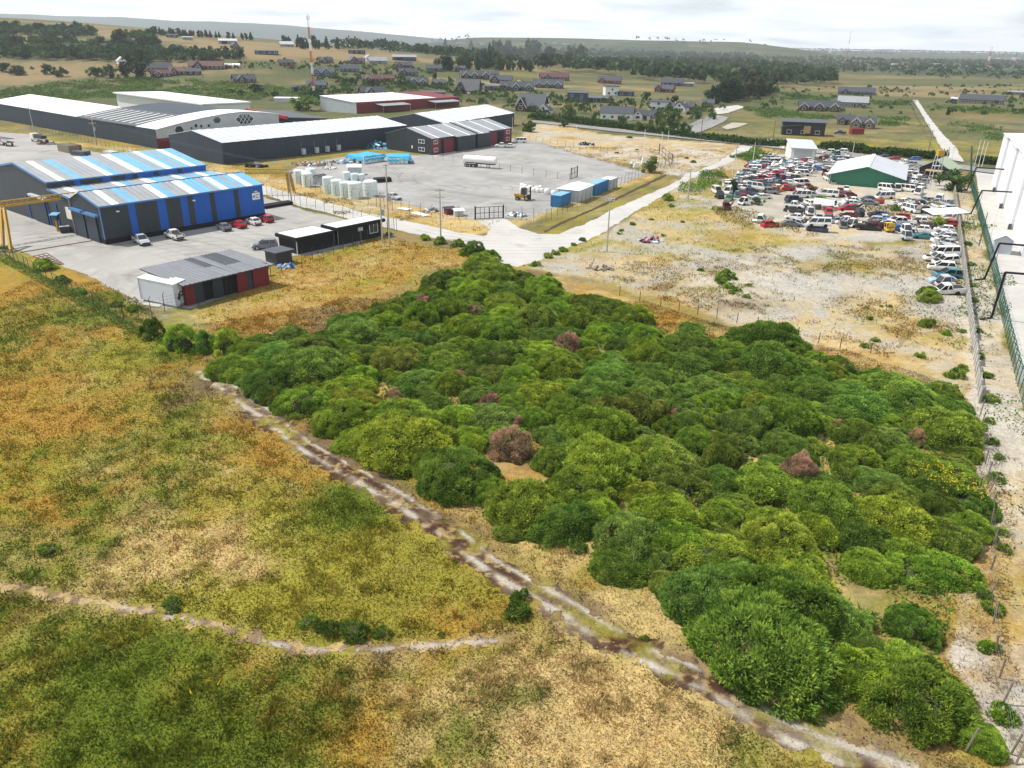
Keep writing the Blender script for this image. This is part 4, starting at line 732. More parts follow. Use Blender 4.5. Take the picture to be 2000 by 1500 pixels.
# --- blue warehouse
fr = Frame((-75.0, 139.0), 51.0, 141.0); bw = fr.thing('warehouse', 'large blue and charcoal striped warehouse with twin gabled roofs', 'warehouse')
L = 33.9
core(fr, bw, 0, L, [(0, .0), (0, 6.95), (7.2, 8.6), (11.5, 6.9), (21.5, 7.5), (21.5, 8.75), (36, 11.0), (50.4, 8.6), (50.4, 0)], M_char)
fbox(fr, bw, -.06, L + .06, -.06, 22, 0, .95, M_black, 'plinth')
stripes = [(0, 5.6, 'c'), (5.6, 7.6, 'b'), (7.6, 14.2, 'c'), (14.2, 15.9, 'b'), (15.9, 19.6, 'c'), (19.6, 20.9, 'b'), (20.9, 22.1, 'c'), (22.1, 25.3, 'b'), (25.3, 26.6, 'c'), (26.6, 30.2, 'b'), (30.2, 31.2, 'c'), (31.2, L, 'b')]
stripes = [(0, 5.1, 'c'), (5.1, 6.4, 'b'), (6.4, 10.7, 'c'), (10.7, 12.4, 'b'), (12.4, 15.4, 'c'), (15.4, 16.8, 'b'), (16.8, 18.1, 'c'), (18.1, 21.6, 'b'), (21.6, 22.7, 'c'), (22.7, 27.0, 'b'), (27.0, 28.1, 'c'), (28.1, L, 'b')]
for a0, a1, k in stripes:
    wallpanel(fr, bw, a0, -.02, a1, -.02, .95, 6.93, 6.93, M_char if k == 'c' else M_blue, pitch=.5, dep=.04)
    wallpanel(fr, bw, a0, 21.44, a1, 21.44, 7.5, 8.7, 8.7, M_char if k == 'c' else M_blue, pitch=.5, dep=.04)
rst = [(0, 2.2, 'z'), (2.2, 3.6, 's'), (3.6, 5.4, 'z'), (5.4, 7.2, 'b'), (7.2, 11.6, 'z'), (11.6, 13.0, 's'), (13.0, 14.8, 'b'), (14.8, 17.6, 'z'), (17.6, 19.4, 's'), (19.4, 22.6, 'b'), (22.6, 24.0, 'z'), (24.0, 24.6, 'b'), (24.6, 26.0, 's'), (26.0, 27.9, 'b'), (27.9, 28.8, 'z'), (28.8, 30.2, 'b'), (30.2, 31.6, 's'), (31.6, L + .2, 'b')]
RM = {'z': M_zinc, 's': M_skyl, 'b': M_lblue}
for a0, a1, k in rst:
    a0 = a0 if a0 else -.25
    roofpanel(fr, bw, a0, a1, -.25, 6.97, 7.2, 8.68, RM[k]); roofpanel(fr, bw, a0, a1, 7.2, 8.68, 11.5, 6.98, RM[k]); roofpanel(fr, bw, a0, a1, 11.5, 6.98, 21.4, 7.58, RM[k])
    roofpanel(fr, bw, a0, a1, 21.2, 8.82, 36, 11.08, RM[k]); roofpanel(fr, bw, a0, a1, 36, 11.08, 50.6, 8.68, RM[k])
for nm, b0, z0, b1, z1 in (('verge_trim', -.3, 6.95, 7.2, 8.66), ('verge_trim', 21.2, 8.8, 36, 11.06), ('verge_trim', 36, 11.06, 50.6, 8.66), ('verge_trim', 12, 6.98, 21.2, 7.56)):
    m = MB(); m.hexa([fr(-.34, b0, z0 - .25), fr(-.24, b0, z0 - .25), fr(-.24, b1, z1 - .25), fr(-.34, b1, z1 - .25)], [fr(-.34, b0, z0 + .14), fr(-.24, b0, z0 + .14), fr(-.24, b1, z1 + .14), fr(-.34, b1, z1 + .14)]); m.build(nm, M_trimb, bw)
fbox(fr, bw, -.3, L + .25, -.36, -.26, 6.72, 7.02, M_trimb, 'gutter'); fbox(fr, bw, -.3, L + .25, 21.05, 21.15, 8.6, 8.86, M_trimb, 'gutter')
fbox(fr, bw, -.2, L + .2, 7.05, 7.35, 8.66, 8.8, M_trimb, 'ridge_cap')
fbox(fr, bw, -.14, -.02, -.14, 0.14, .95, 6.9, M_trimb, 'corner_trim')
for b0, b1, zt in ((2.0, 6.2, 4.9), (7.0, 11.2, 4.9), (24, 30, 5.2)):
    fbox(fr, bw, -.28, -.05, b0, b1, .1, zt, M_navy, 'sliding_door'); fbox(fr, bw, -.75, -.02, b0 - 1.2, b1 + .6, zt, zt + .42, M_pale if b0 > 20 else M_trimb, 'door_canopy')
for b in (3.2, 19.0, 23.2, 33.0): fbox(fr, bw, -.16, -.02, b, b + .3, .1, 5.0, M_blue, 'door_post')
fbox(fr, bw, -.22, -.02, 12.4, 14.6, 2.8, 5.0, M_skyl, 'light_panel'); fbox(fr, bw, -.3, -.1, 12.0, 12.14, 0, 6.9, M_steel, 'downpipe')
for a in (3.0, 18.0, 32.0): fbox(fr, bw, a - .25, a + .25, -.5, -.02, 5.6, 5.8, M_wframe, 'lamp')
sg = MB(); sg.hexa([fr(31.2, -.12, 4.0), fr(33.0, -.12, 4.0), fr(33.0, -.06, 4.0), fr(31.2, -.06, 4.0)], [fr(31.2, -.12, 5.4), fr(33.0, -.12, 5.4), fr(33.0, -.06, 5.4), fr(31.2, -.06, 5.4)]); sgo = sg.build('sign_board', M_wframe, bw)
sg = MB(); c0 = fr(31.55, -.14, 4.7); sg.hexa([c0 + fr.u * .22 * math.cos(t) + np.array([0, 0, .22 * math.sin(t)]) for t in np.linspace(0, 6.28, 13)[:-1]], [c0 - fr.v * .02 + fr.u * .22 * math.cos(t) + np.array([0, 0, .22 * math.sin(t)]) for t in np.linspace(0, 6.28, 13)[:-1]]); sg.build('emblem', M_blue, sgo)
for k, (w, zz_) in enumerate(((.8, 5.0), (.55, 4.7), (.7, 4.4))): fbox(fr, sgo, 31.95, 31.95 + w, -.15, -.125, zz_ - .05, zz_ + .05, M_bred if k == 0 else M_dgrey, 'lettering')
# --- long warehouse with white hexagon front
fr = Frame((-122.7, 272.8), 52.0, 140.8); lw = fr.thing('long_warehouse', 'very long charcoal warehouse with white curved roof and white front pierced by hexagons', 'warehouse')
W2 = 50
rf = [(0, 6.4), (9, 7.9), (18, 9.2), (27, 10.1), (34, 10.4), (42, 9.8), (50, 8.8)]
core(fr, lw, 0, W2, [(0, 0), (0, 6.2), (30, 6.2), (30, 0)], M_navy, 'wall')
m = MB(); m.hexa([fr(a, 0.3, z) for a, z in [(0, 0)] + [(a, z - .1) for a, z in rf] + [(50, 0)]], [fr(a, 60, z) for a, z in [(0, 0)] + [(a, z - .1) for a, z in rf] + [(50, 0)]]); m.build('wall', M_navy, lw)
for k in range(25): wallpanel(fr, lw, -.03, 6 + k * 6, -.03, k * 6, 0, 6.2 + .006 * k * 6, 6.2 + .006 * k * 6, M_navy, pitch=1.0)
core(fr, lw, 0, 16, [(60, 0), (60, 6.6), (150, 7.2), (150, 0)], M_navy, 'wall')
for (a0, z0), (a1, z1) in zip(rf, rf[1:]):
    for b0, b1, mm in ((-.5, 14, M_white),): m = MB(); m.slab(fr(a0, b0, z0 + .1), fr(a1, b0, z1 + .1), fr(a1, b1, z1 + .1), fr(a0, b1, z0 + .1), .15); m.build('roof_sheet', mm, lw)
m = MB(); m.slab(fr(-.4, 14, 6.6), fr(18, 14, 9.2), fr(18, 60, 9.2), fr(-.4, 60, 6.6), .15); m.build('roof_sheet', M_dgrey, lw)
for k in range(9):
    b = 16 + k * 5; m = MB(); m.slab(fr(1.5, b, 6.96), fr(16, b, 9.05), fr(16, b + .9, 9.05), fr(1.5, b + .9, 6.96), .05); m.build('skylight', M_skyl if 0 else M_wframe, lw)
m = MB(); m.slab(fr(-.4, 60, 6.7), fr(18, 60, 9.3), fr(18, 150, 9.8), fr(-.4, 150, 7.3), .15); m.build('roof_sheet', M_white, lw)
m = MB(); m.slab(fr(18, 14, 9.15), fr(30, 14, 9.0), fr(30, 60, 9.0), fr(18, 60, 9.15), .15); m.build('roof_sheet', M_grgrey, lw)
# white front wall
m = MB(); q = [(0, 3.4)] + rf + [(50, 3.4)]; m.hexa([fr(a, -.02, z) for a, z in q], [fr(a, .25, z) for a, z in q]); m.build('front_wall', M_pale, lw)
fbox(fr, lw, 0, 9.5, -.02, .25, 0, 3.38, M_red, 'front_wall'); fbox(fr, lw, 9.5, 16, -.02, .25, 0, 3.38, M_pale, 'front_wall')
def hexwin(a, z, w, h, n=6, ph=0.0):
    m = MB(); ang = [ph + 2 * math.pi * k / n for k in range(n)]
    m.hexa([fr(a + w * math.cos(t), -.03, z + h * math.sin(t)) for t in ang], [fr(a + w * math.cos(t), -.16, z + h * math.sin(t)) for t in ang]); o = m.build('window', M_wframe, lw)
    m = MB(); m.hexa([fr(a + w * .9 * math.cos(t), -.1, z + h * .9 * math.sin(t)) for t in ang], [fr(a + w * .9 * math.cos(t), -.18, z + h * .9 * math.sin(t)) for t in ang]); m.build('pane', M_glass, o); return o
hexwin(8.5, 5.6, 1.9, 1.7); hexwin(23.5, 8.1, 1.8, 1.3)
for a, z, s in ((13.2, 6.0, .55), (15, 6.7, .8), (17, 6.4, .7), (20, 6.4, .65)): hexwin(a, z, s, s * 1.1, 4)
o = hexwin(35, 7.8, 4.2, 2.2)
for k in range(-3, 4):
    for sgn in (-1, 1): 
        m = MB(); a = 35 + k * 1.6; m.tube(fr(a - sgn * 1.4, -.24, 6.0), fr(a + sgn * 1.4, -.24, 9.4), .09, n=4)
        if abs(k) < 2: m.build('glazing_bar', M_wframe, o)
# white building behind
fr = Frame(P(246, 222), 49, 139); 
p0, p1, p2 = P(397, 203, 7.6), P(226, 180.5, 7.6), P(487, 199, 6.2); Lr = float(np.hypot(*(p1 - p0)[:2])); D3 = float(np.hypot(*(p2 - p0)[:2]))
fr = Frame((p0[0], p0[1]), math.degrees(math.atan2(*(p1 - p0)[:2][::-1])), math.degrees(math.atan2(*(p2 - p0)[:2][::-1]))); wb = fr.thing('white_hall', 'white open fronted hall with tilted white roof behind the long warehouse', 'building')
core(fr, wb, 0, Lr, [(0, 0), (0, 6.9), (D3, 5.6), (D3, 0)], M_whitew)
m = MB(); m.slab(fr(-1, -1.5, 7.8), fr(-1, D3 + .5, 6.3), fr(Lr + 1.5, D3 + .5, 6.3), fr(Lr + 1.5, -1.5, 7.8), .6); m.build('roof', M_white, wb)
for a0, a1, mm, nm in ((6, 12, M_glass, 'glass_wall'), (16, 19, M_red, 'door'), (20, 22, M_dark, 'door'), (26, 36, M_glass, 'glass_wall'), (39, 41.5, M_red, 'door'), (1, 3.5, M_red, 'door')):
    if a1 < Lr: 
        o = fbox(fr, wb, a0, a1, -.12, -.02, 0, 4.8, mm, nm)
        if nm == 'glass_wall':
            for k in range(7): fbox(fr, o, a0 + (a1 - a0) * k / 6 - .05, a0 + (a1 - a0) * k / 6 + .05, -.18, -.121, 0, 4.8, M_wframe, 'mullion')
            for z in (1.6, 3.2): fbox(fr, o, a0, a1, -.16, -.122, z, z + .1, M_wframe, 'mullion')
# grey warehouse
fr = Frame((-88.4, 239.2), 53, 143); gw = fr.thing('warehouse', 'long low slate grey warehouse with pale striped roof behind the white tanks', 'warehouse'); L = 78.5
core(fr, gw, 0, L, [(0, 0), (0, 6.35), (15.5, 8.75), (29, 6.6), (29, 0)], M_navy)
for k in range(26): wallpanel(fr, gw, k * L / 26, -.02, (k + 1) * L / 26, -.02, 0, 6.35, 6.35, M_navy, pitch=.75)
wallpanel(fr, gw, -.02, 15.4, -.02, 0, 0, 8.7, 6.3, M_navy, pitch=1.0)
for k in range(26):
    a0, a1 = k * L / 26, (k + 1) * L / 26; roofpanel(fr, gw, a0, a1 - .9, -.4, 6.4, 15.5, 8.85, M_pale); roofpanel(fr, gw, a1 - .9, a1, -.4, 6.42, 15.5, 8.87, M_white)
m = MB(); m.slab(fr(0, 15.5, 8.85), fr(L, 15.5, 8.85), fr(L, 29.4, 6.6), fr(0, 29.4, 6.6), .1); m.build('roof', M_white, gw)
for px in (592, 613, 629, 646):
    x_ = P(px, 300)[:2] - fr.A[:2]; a = float(x_ @ fr.u[:2]); a = {592: 29, 613: 34.5, 629: 39, 646: 44}[px]
    o = fbox(fr, gw, a, a + 1.3, -.9, -.05, .4, 2.2, M_pale, 'air_unit'); m = MB(); m.tube(fr(a, -.3, 2.2), fr(a, -.3, 4.4), .05, n=4); m.build('pipe', M_steel, gw)
# further white warehouse
pA = P(804, 282); fr = Frame((-29.0, 322.0), 56, 146); rw = fr.thing('warehouse', 'white roofed dark warehouse behind the two storey workshop', 'warehouse')
pB = P(1004, 244); v_ = pB[:2] - np.array([-29.0, 322.0]); L = float(np.hypot(*v_)); fr = Frame((-29.0, 322.0), math.degrees(math.atan2(v_[1], v_[0])), 144)
core(fr, rw, 0, L, [(0, 0), (0, 5.3), (16, 8.2), (32, 5.4), (32, 0)], M_navy)
for k in range(20): wallpanel(fr, rw, k * L / 20, -.02, (k + 1) * L / 20, -.02, 0, 5.3, 5.3, M_navy, pitch=1.0)
for k in range(22):
    a0, a1 = k * L / 22, (k + 1) * L / 22; roofpanel(fr, rw, a0, a1, -.5, 5.4, 16, 8.3, M_white if k % 3 else M_pale)
m = MB(); m.slab(fr(0, 16, 8.3), fr(L, 16, 8.3), fr(L, 32.4, 5.4), fr(0, 32.4, 5.4), .1); m.build('roof', M_white, rw)
# two storey workshop
fr = Frame((-28.6, 269.3), 57, 141); ws = fr.thing('workshop', 'dark two storey workshop with maroon doors and zinc roof', 'building'); L = 49.0
core(fr, ws, 0, L, [(0, 0), (0, 5.3), (12, 7.9), (22.6, 5.3), (22.6, 0)], M_char)
wallpanel(fr, ws, -.02, 12, -.02, 0, 0, 7.85, 5.3, M_char, pitch=1.0); wallpanel(fr, ws, -.02, 22.6, -.02, 12, 0, 5.3, 7.85, M_char, pitch=1.0)
fbox(fr, ws, 0, 4.6, -.12, -.02, 0, 5.3, M_red, 'wall_panel'); fbox(fr, ws, 5.4, 6.6, -.06, -.02, 0, 4.6, M_dark, 'door'); fbox(fr, ws, 6.8, 12.4, -.1, -.02, .1, 4.4, M_red, 'roller_door')
fbox(fr, ws, 13.2, 23.8, -1.3, -.02, 0, 5.1, M_char, 'wall_panel'); fbox(fr, ws, 25, 33.5, -1.3, -.02, 0, 5.1, M_char, 'wall_panel'); fbox(fr, ws, 34, 38.5, -.1, -.02, .1, 4.6, M_red, 'roller_door'); fbox(fr, ws, 39.5, 43, -.06, -.02, 0, 4.6, M_dark, 'door'); fbox(fr, ws, 43.6, L, -.12, -.02, 0, 5.3, M_red, 'wall_panel')
for k in range(12):
    a0, a1 = k * L / 12, (k + 1) * L / 12; e = -1.6 if 3 <= k <= 7 else -.4
    roofpanel(fr, ws, a0, a1 - .8, e, 5.38 - (.35 if e < -1 else .08), 12, 8.0, M_zinc); roofpanel(fr, ws, a1 - .8, a1, e, 5.4 - (.35 if e < -1 else .08), 12, 8.02, M_white if k % 2 == 0 else M_zinc)
m = MB(); m.slab(fr(-.2, 12, 8.0), fr(L + .2, 12, 8.0), fr(L + .2, 23, 5.35), fr(-.2, 23, 5.35), .1); m.build('roof', M_zinc, ws)
m = MB(); m.hexa([fr(24.2, -1.6, 5.2), fr(24.7, -1.6, 5.2), fr(24.7, 12, 8.1), fr(24.2, 12, 8.1)], [fr(24.2, -1.6, 5.5), fr(24.7, -1.6, 5.5), fr(24.7, 12, 8.35), fr(24.2, 12, 8.35)]); m.build('fire_wall', M_char, ws)
for z in (1.5, 4.1):
    fwindow(fr, ws, -.08, 4.6, z, 2.6, 1.0, 'g', panes=2); fwindow(fr, ws, 2.2, -.13, z, 2.0, 1.1, 'f'); fwindow(fr, ws, 46.2, -.13, z, 2.0, 1.1, 'f')
fbox(fr, ws, -.14, -.03, 9, 9.6, 1.4, 2.4, M_wframe, 'meter_box')
# red fronted hall behind the grey warehouse
pc = P(697, 222); fr = Frame((pc[0], pc[1]), math.degrees(math.atan2(*(P(897, 208) - pc)[:2][::-1])), 148); rh = fr.thing('hall', 'low maroon hall with white roof and two pale canopies', 'building'); L = float(np.hypot(*(P(897, 208) - pc)[:2]))
core(fr, rh, 0, L, [(0, 0), (0, 5.4), (26, 7.6), (26, 0)], M_red)
wallpanel(fr, rh, -.02, 26, -.02, 0, 0, 7.5, 5.3, M_pale, pitch=2)
m = MB(); m.slab(fr(-.3, 1.5, 5.6), fr(L * .78, 1.5, 5.6), fr(L * .66, 26.3, 7.8), fr(-.3, 26.3, 7.8), .12); m.build('roof', M_white, rh)
for k in range(6): a = L * (.3 + .07 * k); m = MB(); m.slab(fr(a, 2, 5.68), fr(a + 1.2, 2, 5.68), fr(a + 1.2, 26, 7.86), fr(a, 26, 7.86), .05); m.build('skylight', M_pale, rh)
for a0, a1 in ((L * .16, L * .42), (L * .66, L * .93)):
    m = MB(); m.slab(fr(a0, -6, 3.6), fr(a1, -6, 3.6), fr(a1, -.1, 4.4), fr(a0, -.1, 4.4), .2); m.build('canopy', M_zinc, rh)
    for a in (a0 + .4, a1 - .4): m = MB(); m.tube(fr(a, -5.6, 0), fr(a, -5.6, 3.5), .12); m.build('post', M_steel, rh)
# black block with red roof edge between the halls
pc, p1, p2 = P(561, 227, 7.6), P(641, 231, 7.0), P(483, 212, 7.6); L = float(np.hypot(*(p1 - pc)[:2])); DB = float(np.hypot(*(p2 - pc)[:2])); fr = Frame((pc[0], pc[1]), math.degrees(math.atan2(*(p1 - pc)[:2][::-1])), math.degrees(math.atan2(*(p2 - pc)[:2][::-1]))); bb = fr.thing('hall', 'dark flat block with a bright red roof edge beside the hexagon front', 'building')
core(fr, bb, 0, L, [(0, 0), (0, 6.9), (DB, 6.9), (DB, 0)], M_char); m = MB(); m.slab(fr(-.3, -.3, 7.2), fr(L, -.3, 7.0), fr(L, DB, 7.0), fr(-.3, DB, 7.2), .2); m.build('roof', M_dgrey, bb)
fbox(fr, bb, -.9, -.2, -1.0, DB, 6.5, 7.7, M_bred, 'roof_edge'); fbox(fr, bb, 2, L * .5, -.6, -.05, 5.2, 5.6, M_wframe, 'canopy')
# office pair by the fence
fr = Frame((-38.5, 133.6), 51, 141); of = fr.thing('office', 'two black flat roofed site offices joined end to end by the fence', 'office')
for a0, a1, z, b1 in ((0, 8.6, 2.45, 6.2), (9.0, 21.0, 2.8, 4.6)):
    fbox(fr, of, a0 + .5, a1 - .5, .5, b1 - .3, 0, z, M_black, 'wall'); fbox(fr, of, a0, a1, 0, b1, z, z + .6, M_black, 'fascia'); fbox(fr, of, a0 + .35, a1 - .35, .35, b1 - .35, z + .601, z + .65, M_white, 'roof')
fbox(fr, of, 8.6, 9.0, .6, 4.4, 0, 2.9, M_char, 'link_wall'); fbox(fr, of, .2, .34, .2, .34, 0, 2.45, M_pale, 'post')
fwindow(fr, of, 18.3, .49, 1.9, 1.9, 1.7, 'f', panes=2); fbox(fr, of, 14.4, 15.5, .3, .49, 1.9, 2.6, M_pale, 'air_unit'); m = MB(); m.tube(fr(15.0, .4, 0), fr(15.0, .4, 1.9), .04, n=5); m.tube(fr(9.4, .2, 0), fr(9.4, .2, 2.8), .05, n=5); m.build('pipe', M_steel, of)
# maroon shed
M_shedroof = mat('grey_shed_sheet', (.17, .18, .20), .6, .15, .5); fr = Frame((-46.4, 104.2), 53, 146); sh = fr.thing('shed', 'low maroon shed with flat grey sheet roof open at the front', 'shed'); L = 14.4
fbox(fr, sh, .2, .5, .3, 9.3, 0, 3.1, M_red, 'wall'); fbox(fr, sh, L - .5, L - .2, .3, 9.3, 0, 3.4, M_red, 'wall'); fbox(fr, sh, .5, L - .5, 9.0, 9.3, 0, 3.9, M_red, 'wall')
for a0, a1, mm in ((.5, 1.6, M_red), (1.6, 3.0, M_navy), (4.6, 6.2, M_navy), (8.6, 10.2, M_red), (10.2, 11.2, M_char), (11.4, 13.9, M_red)): fbox(fr, sh, a0, a1, .3, .42, 0, 3.1, mm, 'wall_panel')
fbox(fr, sh, 2.9, 8.7, .6, .7, 0, 3.1, M_black, 'wall_panel')
for k in range(11):
    a0, a1 = -.5 + k * (L + 1) / 11, -.5 + (k + 1) * (L + 1) / 11; mm = M_shedroof
    if k in (5, 7, 8): 
        roofpanel(fr, sh, a0, a1, -.5, 3.25, 4.6 if k == 5 else 3.5, 3.56, M_shedroof, pitch=.7); roofpanel(fr, sh, a0, a1, 4.6 if k == 5 else 3.5, 3.56, 9.9, 4.0, M_grgrey, pitch=.7)
    else: roofpanel(fr, sh, a0, a1, -.5, 3.25, 9.9, 4.0, mm, pitch=.7)
m = MB(); m.slab(fr(-.5, -.5, 3.2), fr(L + .5, -.5, 3.2), fr(L + .5, 9.9, 3.94), fr(-.5, 9.9, 3.94), .1); m.build('roof_deck', M_dgrey, sh)
# small dark kiosk
fr = Frame(P(541, 520), 52, 142); ks = fr.thing('kiosk', 'small dark slatted kiosk with grey roof beside blue plastic heaps', 'kiosk')
fbox(fr, ks, 0, 3.2, 0, 3.0, 0, 2.2, M_char, 'wall')
for k in range(6): fbox(fr, ks, -.06, 0, 0, 3.0, .2 + k * .33, .36 + k * .33, M_dgrey, 'slat')
m = MB(); m.slab(fr(-.4, -.4, 2.35), fr(3.6, -.4, 2.35), fr(3.6, 3.4, 2.35), fr(-.4, 3.4, 2.35), .12); m.build('roof', M_dgrey, ks)
# box body next to the shed
def corr_box(root, fr, L, W, z0, H, mats, ribs=True, pitch=.35):
    mw, mr = mats; fbox(fr, root, .03, L - .03, .03, W - .03, z0, z0 + H - .03, mw, 'body')
    if ribs:
        wallpanel(fr, root, 0, 0, L, 0, z0, z0 + H, z0 + H, mw, 'side_panel', pitch, .04); wallpanel(fr, root, 0, W, 0, 0, z0, z0 + H, z0 + H, mw, 'door', pitch, .04)
    m = MB(); m.slab(fr(-.04, -.04, z0 + H + .04), fr(L + .04, -.04, z0 + H + .04), fr(L + .04, W + .04, z0 + H + .04), fr(-.04, W + .04, z0 + H + .04), .08); m.build('roof', mr, root)
    for a, b in ((0, 0), (L, 0), (0, W), (L, W)): fbox(fr, root, a - .08, a + .06, b - .08, b + .06, z0, z0 + H, mw, 'corner_post')
pa, pb = P(345, 603), P(368, 592); ang = math.degrees(math.atan2(*(pb - pa)[:2][::-1])); fr = Frame((pa[0], pa[1]), ang, ang + 90)
pq = P(277, 588); vd = math.degrees(math.atan2(*(pq - pa)[:2][::-1])); fr = Frame((pa[0], pa[1]), ang, vd)
wb2 = fr.thing('cargo_box', 'white box body on blocks against the maroon shed, dark logo on its end', 'cargo box'); Wd = float(np.hypot(*(pb - pa)[:2])); Ld = float(np.hypot(*(pq - pa)[:2]))
fbox(fr, wb2, 0, Wd, 0, Ld, .35, 3.45, mat('white_panel', (.62, .64, .69), .5, .06, 1), 'body'); fbox(fr, wb2, -.05, Wd + .05, -.05, Ld + .05, 3.452, 3.55, M_white, 'roof'); fbox(fr, wb2, .2, Wd - .2, .2, Ld - .2, 0, .348, M_concp, 'block')
for a in (0, Wd): 
    for b in (0, Ld): fbox(fr, wb2, a - .06, a + .06, b - .06, b + .06, .35, 3.5, M_pale, 'corner_post')
def blob(a0, z0, rx, rz, n=10): return [fr(a0 + rx * math.cos(t), -.03, z0 + rz * math.sin(t)) for t in np.linspace(0, 6.283, n + 1)[:-1]]
for a0, z0, rx, rz in ((Wd * .5, 1.75, .62, .42), (Wd * .32, 1.35, .36, .3), (Wd * .72, 2.0, .3, .28)):
    m = MB(); q = blob(a0, z0, rx, rz); m.hexa(q, [p - fr.v * .025 for p in q]); m.build('logo', M_navy, wb2)
for a0, z0, rx, rz in ((Wd * .52, 1.85, .3, .14), (Wd * .5, 1.45, .26, .08)):
    m = MB(); q = [p - fr.v * .03 for p in blob(a0, z0, rx, rz)]; m.hexa(q, [p - fr.v * .02 for p in q]); m.build('logo', M_pale, wb2)
fbox(Frame((0, 0), -20, 70), thing('slab', 'pale concrete slab lying beside the white box body', 'slab', P(300, 596)), -1.6, 1.4, -.6, .5, 0, .12, M_concp, 'slab_top')
# containers by the road
fr = Frame((10.6, 181.6), 64, 154); c1 = fr.thing('container', 'blue corrugated container with its ribbed end facing the gate', 'container'); corr_box(c1, fr, 6.06, 2.44, .1, 2.59, (M_cont, M_lblue)); fbox(fr, c1, .1, 6, .1, 2.3, 0, .1, M_black, 'skid')
fr = Frame((15.2, 187.6), 64, 154); hut = fr.thing('hut', 'white walled hut with white hipped roof between two blue containers', 'hut')
fbox(fr, hut, 0, 9.6, 0, 5.4, 0, 3.0, M_pale, 'wall'); m = MB(); b_ = [fr(-.4, -.4, 3.0), fr(10, -.4, 3.0), fr(10, 5.8, 3.0), fr(-.4, 5.8, 3.0)]; t_ = [fr(2.4, 2.5, 3.9), fr(7.2, 2.5, 3.9), fr(7.2, 2.9, 3.9), fr(2.4, 2.9, 3.9)]; m.hexa(b_, t_); m.build('roof', M_white, hut)
fr = Frame((20.2, 197.4), 64, 154); c2 = fr.thing('container', 'long blue container behind the white hut', 'container'); corr_box(c2, fr, 9.6, 2.44, .1, 2.8, (M_cont, M_lblue)); fbox(fr, c2, .1, 9.5, .1, 2.3, 0, .1, M_black, 'skid')
fr = Frame((25.0, 206.4), 64, 154); c3 = fr.thing('cabin', 'pale grey cabin at the far end of the container row', 'cabin'); corr_box(c3, fr, 5.2, 3.0, .05, 2.6, (M_pale, M_white), pitch=.6)
# breaker's shed
g2 = 152.0; fr = Frame((105.8, 215.0), g2 - 88, g2); gs = fr.thing('shed', 'green metal breaker shed with wide pale gabled roof', 'shed'); L = 30; WG = 18.9
core(fr, gs, 0, L, [(0, 0), (0, 2.9), (WG / 2, 5.4), (WG, 2.7), (WG, 0)], M_green)
zf = lambda b: 2.9 + 2.5 * b / (WG / 2) if b <= WG / 2 else 5.4 - 2.7 * (b - WG / 2) / (WG / 2)
for k in range(18): b0, b1 = WG * k / 18, WG * (k + 1) / 18; wallpanel(fr, gs, -.04, b1, -.04, b0, 0, zf(b1) - .05, zf(b0) - .05, M_green, pitch=.52, dep=.06)
for k in range(9):
    a0, a1 = -1.5 + k * (L + 1.7) / 9, -1.5 + (k + 1) * (L + 1.7) / 9
    roofpanel(fr, gs, a0, a1, -.8, 2.82, WG / 2, 5.55, M_pale); roofpanel(fr, gs, a0, a1 - .9, WG / 2, 5.55, WG + .8, 2.6, M_pale); roofpanel(fr, gs, a1 - .9, a1, WG / 2, 5.56, WG + .8, 2.61, M_white)
fbox(fr, gs, -1.6, L + .3, WG / 2 - .5, WG / 2 + .5, 5.54, 5.62, M_white, 'ridge_cap'); fbox(fr, gs, -.2, -.05, WG - .3, WG - .05, 0, 2.6, M_pale, 'corner_post')
pc = P(1793, 345); fr = Frame((P(1853, 352)[0], P(1853, 352)[1]), 50, math.degrees(math.atan2(*(P(1793, 345) - P(1853, 352))[:2][::-1]))); Wd = float(np.hypot(*(P(1793, 345) - P(1853, 352))[:2]))
bh = fr.thing('house', 'dark timber cabin with pale green roof edge behind the wrecks', 'house'); core(fr, bh, 0, 10, [(0, 0), (0, 3.0), (Wd / 2, 5.4), (Wd, 3.0), (Wd, 0)], M_char)
for b0, z0, b1, z1 in ((-.8, 2.7, Wd / 2, 5.6), (Wd / 2, 5.6, Wd + .8, 2.7)): m = MB(); m.slab(fr(-1.2, b0, z0), fr(10.5, b0, z0), fr(10.5, b1, z1), fr(-1.2, b1, z1), .25); m.build('roof', mat('pale_green_roof', (.36, .42, .30), .6, .1, 1), bh)
m = MB(); m.slab(fr(-2.2, 2, 2.3), fr(-.1, 2, 2.7), fr(-.1, Wd - 2, 2.7), fr(-2.2, Wd - 2, 2.3), .12); m.build('porch_roof', M_tanw, bh); fbox(fr, bh, -.08, -.02, 4, 5.2, 0, 2.1, M_dark, 'door')
# white shed at the back
pc = P(1590, 316); vd = math.degrees(math.atan2(*(P(1543, 313) - pc)[:2][::-1])); fr = Frame((pc[0], pc[1]), vd - 80, vd); Wd = float(np.hypot(*(P(1543, 313) - pc)[:2])); s2 = fr.thing('shed', 'white fronted shed at the far left corner of the breaker yard', 'shed')
core(fr, s2, 0, 15, [(0, 0), (0, 4.3), (Wd, 4.3), (Wd, 0)], M_whitew); m = MB(); m.slab(fr(-1.5, -.5, 4.3), fr(15, -.5, 5.6), fr(15, Wd + .5, 5.6), fr(-1.5, Wd + .5, 4.3), .15); m.build('roof', M_pale, s2)
for b in (1, Wd * .5): fbox(fr, s2, -.1, -.02, b, b + Wd * .38, 0, 3.6, M_pale, 'roller_door')
fbox(fr, s2, -.05, 15, -.1, -.02, 0, 4.2, M_dark, 'side_wall')
